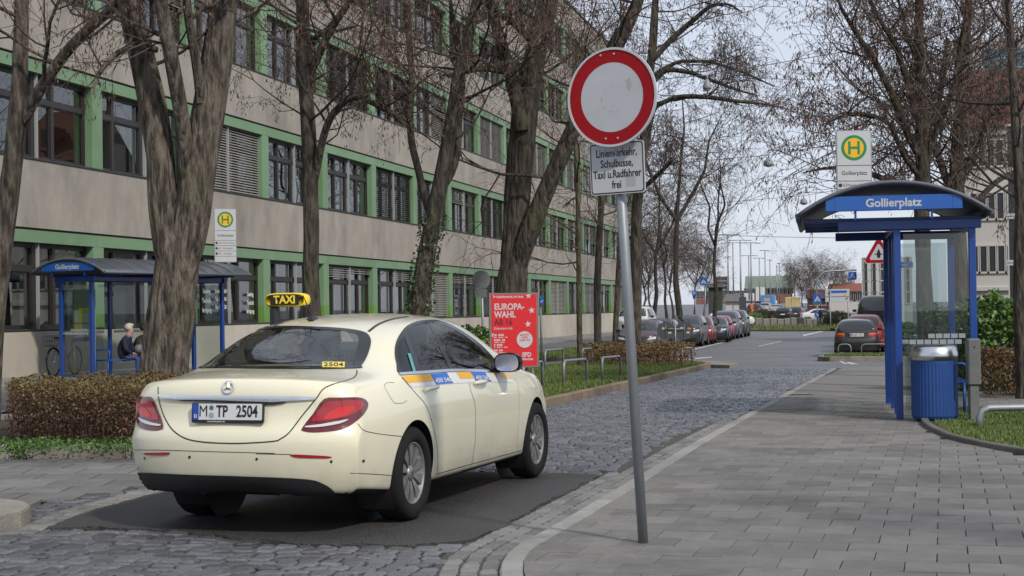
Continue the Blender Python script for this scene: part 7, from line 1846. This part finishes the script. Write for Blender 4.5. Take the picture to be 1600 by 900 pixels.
# ---- signs across the junction
def zebra(root, base, px, py, D, half):
    m4 = face_to_cam(atD(px, py, D)); m4.translation = atD(px, py, D) - base; s = MB().prism(rrect(-half, half, -half, half, half * .1), -.02, .01, 0, m4).build('blue_sign', M_signb, root)
    MB().prism([(-half * .72, -half * .6), (half * .72, -half * .6), (0, half * .72)], .01, .02, 0, m4).build('white_triangle', M_signw, s)
    for k in range(3): MB().prism([(-half * (.1 + .1 * k) + .0, half * (.12 - .28 * k)), (half * (.1 + .1 * k), half * (.12 - .28 * k)), (half * (.12 + .1 * k), half * (.0 - .28 * k)), (-half * (.12 + .1 * k), half * (.0 - .28 * k))], .02, .026, 0, m4).build('figure_mark', M_ink, s)
    return s
def gp(px, D):
    p = atD(px, 480, D); p.z = T(p.x, p.y); return p
b0 = gp(1277, 150); o = thing('traffic_sign', 'pedestrian crossing sign with a blue arrow disc below it on the island', 'traffic sign', b0); MB().tube([(0, 0, 0), atD(1277, 461, 150) - b0], .06, 8).build('post', M_galv, o); zebra(o, b0, 1277, 467, 149.8, 6.6 * 150 / FPX)
m4 = face_to_cam(atD(1277, 491.5, 149.8)); m4.translation = atD(1277, 491.5, 149.8) - b0; dd = MB().disc((0, 0), 4.6 * 150 / FPX, -.02, .01, 24, m4).build('arrow_disc', M_signb, o); MB().prism([(-.14, .10), (-.10, .14), (.06, -.02), (.13, .05), (.14, -.14), (-.05, -.13), (.02, -.06)], .01, .02, 0, m4).build('arrow', M_signw, dd)
b0 = gp(1276, 165); o = thing('sign_gantry', 'curved grey arm carrying a pedestrian crossing sign over the road', 'sign gantry', b0); MB().tube([Vector(), atD(1276, 445, 165) - b0, atD(1279, 433, 165) - b0, atD(1288, 425, 165) - b0, atD(1305, 423, 165) - b0, atD(1338, 422, 165) - b0], .10, 8).build('arm', M_galv, o); zebra(o, b0, 1332, 431, 164.8, 6.2 * 165 / FPX)
b0 = gp(1308, 140); o = thing('direction_board', 'white direction board with blue field across the junction', 'direction sign', b0); D_ = 140
for px in (1297, 1325): MB().tube([atD(px, 480, D_) - b0 - Vector((0, 0, 3)), atD(px, 452, D_) - b0], .06, 8).build('post', M_galv, o)
m4 = face_to_cam(atD(1308.5, 461.5, D_)); m4.translation = atD(1308.5, 461.5, D_ - .1) - b0; k = D_ / FPX
f = MB().prism(rrect(-18.5 * k, 18.5 * k, -10 * k, 10 * k, .05), -.03, 0, 0, m4).build('board', M_signw, o)
MB().prism([(-9.5 * k, 4 * k), (14.5 * k, 4 * k), (14.5 * k, 7.5 * k), (-9.5 * k, 7.5 * k)], 0, .02, 0, m4).build('blue_field', M_signb, f); MB().prism([(-18 * k, -2.2 * k), (18 * k, -2.2 * k), (18 * k, -1.7 * k), (-18 * k, -1.7 * k)], 0, .02, 0, m4).build('divider', M_ink, f)
for x, y, a in ((-13.5, 3, 0), (14, -5.5, -.8)):
    mm = m4 @ Matrix.Translation((x * k, y * k, .005)) @ Matrix.Rotation(a, 4, 'Z'); MB().prism([(-.3 * k, -2.2 * k), (.3 * k, -2.2 * k), (.3 * k, 1 * k), (1.6 * k, .2 * k), (0, 2.6 * k), (-1.6 * k, .2 * k), (-.3 * k, 1 * k)], 0, .02, 0, mm).build('arrow', M_ink, f)
MB().prism([(10 * k, .2 * k), (14 * k, .2 * k), (14 * k, 2.4 * k), (10 * k, 2.4 * k)], 0, .025, 0, m4).build('yellow_field', M_hy, f)
b0 = gp(1099, 125); o = thing('traffic_sign', 'pedestrian crossing sign in front of the bare trees', 'traffic sign', b0); MB().tube([Vector(), atD(1103, 432, 125) - b0], .06, 8).build('post', M_galv, o); zebra(o, b0, 1099.5, 439.5, 124.8, 6 * 125 / FPX)
b0 = gp(1348, 92); o = thing('traffic_sign', 'small red triangular warning sign behind the parked red car', 'traffic sign', b0); MB().tube([Vector(), atD(1348, 464, 92) - b0], .04, 8).build('post', M_galv, o); tri_sign(o, b0, 1347.5, 473.5, 92, 8.2 * 92 / FPX)
b0 = gp(1161.5, 128); o = thing('traffic_sign', 'small red no entry sign at the end of the parked row', 'traffic sign', b0); MB().tube([Vector(), atD(1161.5, 492, 128) - b0], .04, 8).build('post', M_galv, o)
m4 = face_to_cam(atD(1161.5, 498, 128)); m4.translation = atD(1161.5, 498, 127.9) - b0; dd = MB().disc((0, 0), 4.8 * 128 / FPX, -.02, 0, 24, m4).build('red_disc', M_signr, o); MB().box(0, 0, 0, 0, 0, 0); MB().prism([(-.16, -.04), (.16, -.04), (.16, .04), (-.16, .04)], 0, .012, 0, m4).build('white_bar', M_signw, dd)
b0 = gp(1086, 110); o = thing('parking_sign', 'small blue parking sign in front of the leaning tree', 'traffic sign', b0); MB().tube([Vector(), atD(1087, 453, 110) - b0], .04, 8).build('post', M_galv, o); m4 = face_to_cam(atD(1085, 458.5, 110)); m4.translation = atD(1085, 458.5, 109.9) - b0; s = MB().prism(rrect(-.15, .15, -.2, .2, .02), -.02, 0, 0, m4).build('blue_sign', M_signb, o); text('P', .28, M_signw, s, m4 @ Matrix.Translation((0, 0, .006)), bold=.01)
b0 = gp(846, 38); o = thing('parking_sign', 'small blue and white parking sign on a dark pole right of the poster', 'traffic sign', b0); MB().tube([Vector(), atD(844, 462, 38) - b0], .03, 8).build('post', M_alu, o); m4 = face_to_cam(atD(846.5, 469, 38)); m4.translation = atD(846.5, 469, 37.9) - b0
s = MB().prism(rrect(-.045, .045, -.095, .095, .01), -.01, 0, 0, m4).build('blue_sign', M_signb, o); MB().prism([(-.03, -.06), (.03, -.02), (.03, .0), (-.03, -.03)], 0, .006, 0, m4).build('white_mark', M_signw, s)
b0 = gp(935, 60); o = thing('sign_pole', 'slim dark pole with narrow blue plates beside the young brown tree', 'sign pole', b0); MB().tube([Vector(), atD(934, 430, 60) - b0], .03, 8).build('post', M_galv, o); MB().bbox(-.05, .05, -.02, .02, 1.9, 3.0, .01).build('plate', mat('dark_blue_plate', (.02, .03, .06), .5), o)
# dark containers and small huts behind the parked row
facing_block('container', 'dark green container standing behind the bare trees', 'container', 1107, 1129, 449, 170, mat('container_green', (.035, .045, .038), .7), 6, roof=(.4, mat('container_lid', (.03, .035, .03), .7)))
for px0, px1, lab in ((1134, 1144, 'small pale hut with grey pitched roof, left one of two'), (1146, 1156, 'small pale hut with grey pitched roof beside the dark panel')): facing_block('hut', lab, 'hut', px0, px1, 471, 190, M_far_w, 2, roof=(.9, mat('hut_roof', (.12, .12, .115), .8)))
facing_block('advertising_panel', 'dark back of a panel right of the small huts', 'panel', 1155, 1166, 464, 180, mat('panel_back', (.05, .055, .06), .6), .4, win=None)
# ---- planter wall of stone blocks across the junction
pw = thing('stone_wall', 'low wall of rough stone blocks along the island', 'stone wall', gp(1235, 152)); x = 1158.0; rs = random.Random(2)
while x < 1318:
    w_ = rs.uniform(8, 13); a, b = atD(x, 505, 152), atD(x + w_, 505, 152); o0 = pw.location; c = (a + b) / 2 - o0; L = (b - a).length; hh = rs.uniform(.62, .78)
    mb = MB(); mb.bbox(-L / 2 + .02, L / 2 - .02, -.3, .3, -.2, hh, .06); mb.build('stone_block', M_stone, pw, (c.x, c.y, T(*(a.x, a.y)) - o0.z), (0, 0, math.atan2(b.y - a.y, b.x - a.x))); x += w_
vg = [tuple(atD(x, 512, d)[:2]) for x, d in ((1150, 132), (1330, 130), (1330, 150), (1150, 150))]
verge = sheet('verge', vg, .05, M_soil, 4.0, thick=.2); grass('grass', vg, 12, .22, verge, 8, .05)
# ---- bare shrubs and trees behind the traffic
tb = far_tree(71, 9, .16, 0, 18, 2.6, 1.15, .25); ob = tb.finish('bare_shrub', 'bare dark tree behind the cream truck', 'bare trees beyond the junction', (0, 0, 0), B_dark, M_pod_d)
first = True
for px, D, sc, rz, lab in ((1255, 235, .72, 0, 'bare dark tree behind the cream truck'), (1240, 250, .62, 1.1, 'bare tree between the lamp posts and the cream truck'), (1272, 228, .66, 2.2, 'bare tree behind the curved sign arm'), (1292, 222, .66, 3.1, 'bare tree behind the direction board'), (1312, 240, .62, 4.2, 'bare tree above the red tiled roof'), (1330, 250, .5, 5, 'bare tree beside the pale apartment block'), (1262, 200, .45, 5.6, 'small bare tree between truck and blue sign'),
                       (1020, 180, .9, 1, 'bare tree behind the office building corner'), (1052, 190, .95, 2, 'dense bare tree behind the plum car'), (1085, 200, .9, 3, 'bare tree left of the dark container'), (1100, 220, .85, 4, 'bare tree behind the blue parking sign'), (1005, 150, .8, 5.5, 'bare tree just past the office building')):
    o = ob if first else copy_tree(ob); first = False; p = gp(px, D); o.location = p; o.scale = (sc, sc, sc); o.rotation_euler = (0, 0, rz); o['label'] = lab
# workmen and a pedestrian are built in the people section
# ================================================================ PEOPLE AND BICYCLE
M_skin = mat('skin', (.52, .30, .22), .6); M_navy = mat('navy_coat', (.012, .015, .040), .8, var=.4, vscale=12); M_jean = mat('blue_jeans', (.035, .07, .20), .8); M_blk = mat('black_coat', (.014, .013, .014), .8); M_hairw = mat('white_hair', (.68, .64, .56), .8, var=.5, vscale=30, bump=.6, bscale=60); M_hairb = mat('dark_hair', (.03, .018, .012), .7); M_bag = mat('grey_bag', (.16, .17, .18), .6); M_orv = mat('orange_vest', (.75, .16, .03), .7)
def skin_body(name, pts, edges, rad, root_i, parent, pick, mats):
    me = bpy.data.meshes.new(name); me.from_pydata(pts, edges, []); ob = bpy.data.objects.new(name, me); COL.objects.link(ob)
    sk = ob.modifiers.new('skin', 'SKIN'); sk.use_smooth_shade = True; lay_ = me.skin_vertices[0].data
    for i, r in enumerate(rad): lay_[i].radius = r if isinstance(r, tuple) else (r, r); lay_[i].use_root = (i == root_i)
    ss = ob.modifiers.new('sub', 'SUBSURF'); ss.levels = 2; ss.render_levels = 2
    dg = bpy.context.evaluated_depsgraph_get(); m2 = bpy.data.meshes.new_from_object(ob.evaluated_get(dg)); bpy.data.objects.remove(ob)
    m2.materials.clear()
    for m in mats: m2.materials.append(m)
    for p in m2.polygons: p.material_index = pick(p.center); p.use_smooth = True
    return link(name, m2, parent)
def person(label, loc, rz, pose, top, leg, hair, group=None, hunch=0.0, bag=False):
    root = thing('person', label, 'person', loc, rz, group); P = []; E = []; R_ = []
    def add(p, r, par=None):
        P.append(p); R_.append(r)
        if par is not None: E.append((par, len(P) - 1))
        return len(P) - 1
    sit = pose == 'sit'; hz = .56 if sit else .95; f = hunch
    pel = add((0, 0, hz), (.21, .22) if sit else (.15, .17)); sp1 = add((.03 + f * .1, 0, hz + .22), (.195, .22) if sit else (.135, .165), pel); ch = add((.06 + f * .3, 0, hz + .44), (.165, .21) if sit else (.14, .18), sp1); nk = add((.10 + f * .45, 0, hz + .60), .065, ch); hd = add((.13 + f * .5, 0, hz + .70), (.085, .078), nk); ht = add((.125 + f * .5, 0, hz + .80), (.088, .08), hd); tp = add((.11 + f * .5, 0, hz + .87), .05, ht)
    nose = add((.225 + f * .5, 0, hz + .735), .016, hd)
    for s in (-1, 1):
        hip = add((.03, s * .10, hz - .04), .095, pel)
        if sit: kn = add((.46, s * .12, hz - .02), .072, hip); an = add((.44, s * .12, .10), .048, kn); to = add((.60, s * .13, .05), .04, an)
        else:
            st = .22 * s; kn = add((.10 * s + .04, s * .11, .50), .065, hip); an = add((.20 * s - .05, s * .10, .09), .045, kn); to = add((.20 * s + .11, s * .11, .04), .04, an)
        sh = add((.04 + f * .3, s * .17, hz + .47), .085, ch); el = add((.07 + f * .3 + (.06 if sit else 0), s * .25, hz + .20), .078 if sit else .058, sh)
        wr = add((.32, s * .12, hz + .10) if sit else (.16, s * .25, hz - .02), .036, el); pa = add((.38, s * .08, hz + .075) if sit else (.19, s * .245, hz - .09), (.035, .022), wr)
        d = Vector(P[pa]) - Vector(P[wr]); d.normalize(); sd = d.cross(Vector((0, 0, 1))).normalized() if sit else Vector((1, 0, 0))
        for k in range(4):
            b = Vector(P[pa]) + sd * (.022 * (k - 1.5)) + d * .03; f1 = add(tuple(b), .009, pa); f2 = add(tuple(b + d * (.035 - .004 * abs(k - 1.5)) + Vector((0, 0, -.012))), .008, f1); add(tuple(b + d * (.055 - .006 * abs(k - 1.5)) + Vector((0, 0, -.032))), .007, f2)
        th = add(tuple(Vector(P[wr]).lerp(Vector(P[pa]), .6) + sd * -.04 * s + Vector((0, 0, .01))), .010, pa); add(tuple(Vector(P[th]) + d * .04), .008, th)
    zn = hz + .585; px_ = (.32, hz + .10) if sit else (.16, hz - .02)
    wrx = [Vector(P[i]) for i in range(len(P))]
    hands = [Vector((.36, s * .09, hz + .08)) if sit else Vector((.18, s * .247, hz - .08)) for s in (-1, 1)]
    def pick(c):
        if c.z > zn + .01: return 0
        if any((c - h_).length < .075 for h_ in hands): return 0
        if (not sit and c.z < hz - .06) or (sit and (c.z < hz - .10 or (c.x > .16 and abs(c.y) < .25 and c.z < hz + .045))): return 3 if c.z < .075 else 2
        return 1
    body = skin_body('body', P, E, R_, 0, root, pick, [M_skin, top, leg, M_black])
    hm = MB(); c0 = Vector(P[ht]); n, m = 18, 10; vs = []; rr = random.Random(3)
    for i in range(m + 1):
        a = math.pi * i / m
        for k in range(n):
            b = 2 * math.pi * k / n; v = Vector((math.sin(a) * math.cos(b) * .142, math.sin(a) * math.sin(b) * .135, math.cos(a) * .138)); v *= 1 + .08 * noise.noise(v * 25)
            if v.x > .06 and v.z < .05: v.x *= .6; v.y *= .85
            if v.z < -.06: v *= .75
            vs.append(c0 + v + Vector((-.022, 0, .012)))
    hm.add(vs, [(i * n + k, i * n + (k + 1) % n, (i + 1) * n + (k + 1) % n, (i + 1) * n + k) for i in range(m) for k in range(n)], 0, True); hm.build('hair', hair, body)
    for s in (-1, 1):
        MB().lathe([(.003, 0), (.011, .003), (.011, .008), (.003, .011)], n=8, M4=frame_matrix((P[hd][0] + .078, s * .03, P[hd][2] + .055), (0, 1, 0), (0, 0, 1))).build('eye', M_ink, body)
    MB().bbox(P[hd][0] + .075, P[hd][0] + .088, -.025, .025, P[hd][2] - .012, P[hd][2] - .002, .004).build('mouth', mat('lip', (.35, .12, .10), .6), body)
    if sit:
        cl = MB(); c1 = Vector(P[nk]); cl.lathe([(.10, -.03), (.105, .0), (.095, .035), (.075, .05)], c=(c1.x - .01, 0, c1.z - .03), n=16); cl.build('collar', mat('patterned_scarf', (.22, .24, .30), .8, var=.9, vscale=40, rgb2=(.05, .05, .07)) if hair is M_hairw else top, body)
    root.scale = (.94, .94, .88) if sit else (1, 1, 1)
    return root
def at_sh(x, y): return ML @ Vector((x, y, 0))
# bench and sitters in the left shelter
def along(px, x):
    best = None
    for k in range(120):
        w_ = at_sh(x, -1 + k * .06); e_ = abs(proj((w_.x, w_.y, 1.2))[0] - px)
        if best is None or e_ < best[0]: best = (e_, w_, -1 + k * .06)
    return best[1], best[2]
w1, yl1 = along(190, -.15); w2, yl2 = along(213, -.15); bx = at_sh(-.15, yl1 - .75)
bench((bx.x, bx.y, T(bx.x, bx.y) - .02), RL, 2.4, 'blue wire bench with the two sitters by the office building')
person('seated person with white hair in a navy coat holding a grey bag', (w1.x, w1.y, T(w1.x, w1.y) + .02), RL + .35, 'sit', M_navy, M_jean, M_hairw, None, .18)
bg_ = thing('hand_bag', 'grey bag on the lap of the seated person in navy', 'bag', (w1.x, w1.y, T(w1.x, w1.y) + .02), RL + .35); mb = MB(); mb.lathe([(.02, -.02), (.12, 0), (.14, .08), (.11, .17), (.03, .20)], c=(.44, 0, .60), n=16); mb.build('bag_body', M_bag, bg_); MB().tube([(.40, .05, .77), (.40, .04, .86), (.44, 0, .89), (.48, -.04, .86), (.48, -.05, .77)], .008, 6).build('handle', M_bag, bg_)
person('seated person in a black coat half hidden by the thick forked tree', (w2.x, w2.y, T(w2.x, w2.y) + .02), RL + .1, 'sit', M_blk, M_blk, M_hairb, None, .30)
b0 = gp(1281, 146); person('pedestrian in dark clothes walking past the stone wall', b0, .6, 'walk', M_blk, M_blk, M_hairb)
for px, D, rz, lab in ((1174, 200, 1.0, 'workman in an orange vest left of the blue truck'), (1182, 205, 2.5, 'workman in an orange vest beside the blue truck')): person(lab, gp(px, D), rz, 'walk', M_orv, M_orv, M_hairb, 'workmen in the distance')

# ---- bicycle leaning at the wall behind the left shelter
pa_, pb_ = onX(84, 590, -19.75), onX(146, 590, -19.75); by = pa_.y; bz = T(-19.75, by) + .05
bike = thing('bicycle', 'silver bicycle with wire baskets standing behind the shelter glass', 'bicycle', (-19.75, by, bz), math.pi / 2)
R_ = .335; WBk = 1.08
M_bs = mat('silver_frame', (.42, .44, .45), .35, metal=.7)
for x in (0, WBk):
    w_ = MB(); pts = [(x + R_ * math.cos(a), 0, R_ + R_ * math.sin(a)) for a in [2 * math.pi * k / 36 for k in range(37)]]; w_.tube(pts, .018, 6, cap=False); wo_ = w_.build('wheel', M_tyre, bike)
    sp = MB()
    for k in range(18): a = 2 * math.pi * k / 18; sp.tube([(x, 0, R_), (x + (R_ - .02) * math.cos(a), 0, R_ + (R_ - .02) * math.sin(a))], .002, 3)
    tag(sp.build('spokes', M_bs, wo_), kind='stuff'); MB().tube([(x, -.05, R_), (x, .05, R_)], .025, 10).build('hub', M_bs, wo_)
    MB().tube([(x + (R_ + .03) * math.cos(math.radians(a)), 0, R_ + (R_ + .03) * math.sin(math.radians(a))) for a in range(20, 185, 15)], .02, 5).build('mudguard', M_black, bike)
fr = MB(); bbk, hdt, hdb, st = (.42, 0, .30), (.90, 0, .88), (.95, 0, .70), (.30, 0, .80)
fr.tube([bbk, hdb], .024, 8); fr.tube([bbk, st], .018, 8); fr.tube([(0, .03, R_), bbk], .012, 6); fr.tube([(0, .03, R_), (.33, 0, .68)], .010, 6); fr.tube([(.45, 0, .42), hdt], .018, 8); fr.tube([hdt, hdb], .022, 8); fr.build('frame', M_bs, bike)
MB().tube([hdb, (1.0, .05, .55), (WBk, .05, R_)], .013, 6).build('fork', M_bs, bike); MB().tube([hdt, (.87, 0, 1.04), (.84, .10, 1.07), (.74, .27, 1.05)], .012, 6).build('handlebar', M_bs, bike); MB().tube([(.87, 0, 1.04), (.84, -.10, 1.07), (.74, -.27, 1.05)], .012, 6).build('handlebar', M_bs, bike)
MB().tube([st, (.27, 0, .92)], .013, 6).build('seat_post', M_bs, bike); sd_ = MB(); sd_.add([(.14, -.08, .95), (.14, .08, .95), (.36, .03, .94), (.40, 0, .93), (.36, -.03, .94), (.16, -.07, .90), (.16, .07, .90), (.38, 0, .90)], [(0, 4, 3, 2, 1), (0, 5, 7, 3, 4), (1, 2, 3, 7, 6), (0, 1, 6, 5), (5, 6, 7)]); sd_.build('saddle', M_black, bike)
MB().tube([(.42, .06, .30), (.42, .06, .14), (.42, .12, .14)], .010, 6).build('crank', M_black, bike); MB().tube([(.42, -.06, .30), (.42, -.06, .46), (.42, -.12, .46)], .010, 6).build('crank', M_black, bike)
def basket(x0, x1, z0, z1):
    b_ = MB()
    for z in (z0, (z0 + z1) / 2, z1):
        e = (z - z0) / (z1 - z0) * .03; b_.tube([(x0 - e, -.15 - e, z), (x1 + e, -.15 - e, z), (x1 + e, .15 + e, z), (x0 - e, .15 + e, z), (x0 - e, -.15 - e, z)], .004, 4, cap=False)
    n_ = 8
    for k in range(n_ + 1):
        x = x0 + (x1 - x0) * k / n_
        for s in (-1, 1): b_.tube([(x, s * .15, z0), (x, s * .18, z1)], .003, 3, cap=False)
        b_.tube([(x, -.15, z0), (x, .15, z0)], .003, 3, cap=False)
    for k in range(6):
        y = -.15 + .3 * k / 5
        for x, xe in ((x0, x0 - .03), (x1, x1 + .03)): b_.tube([(x, y, z0), (xe, y * 1.2, z1)], .003, 3, cap=False)
    return tag(b_.build('basket', M_black, bike), kind='stuff')
basket(-.22, .20, .74, .98); MB().tube([(-.2, .06, .73), (.26, .06, .73), (.02, .06, R_)], .008, 5).build('carrier', M_black, bike)
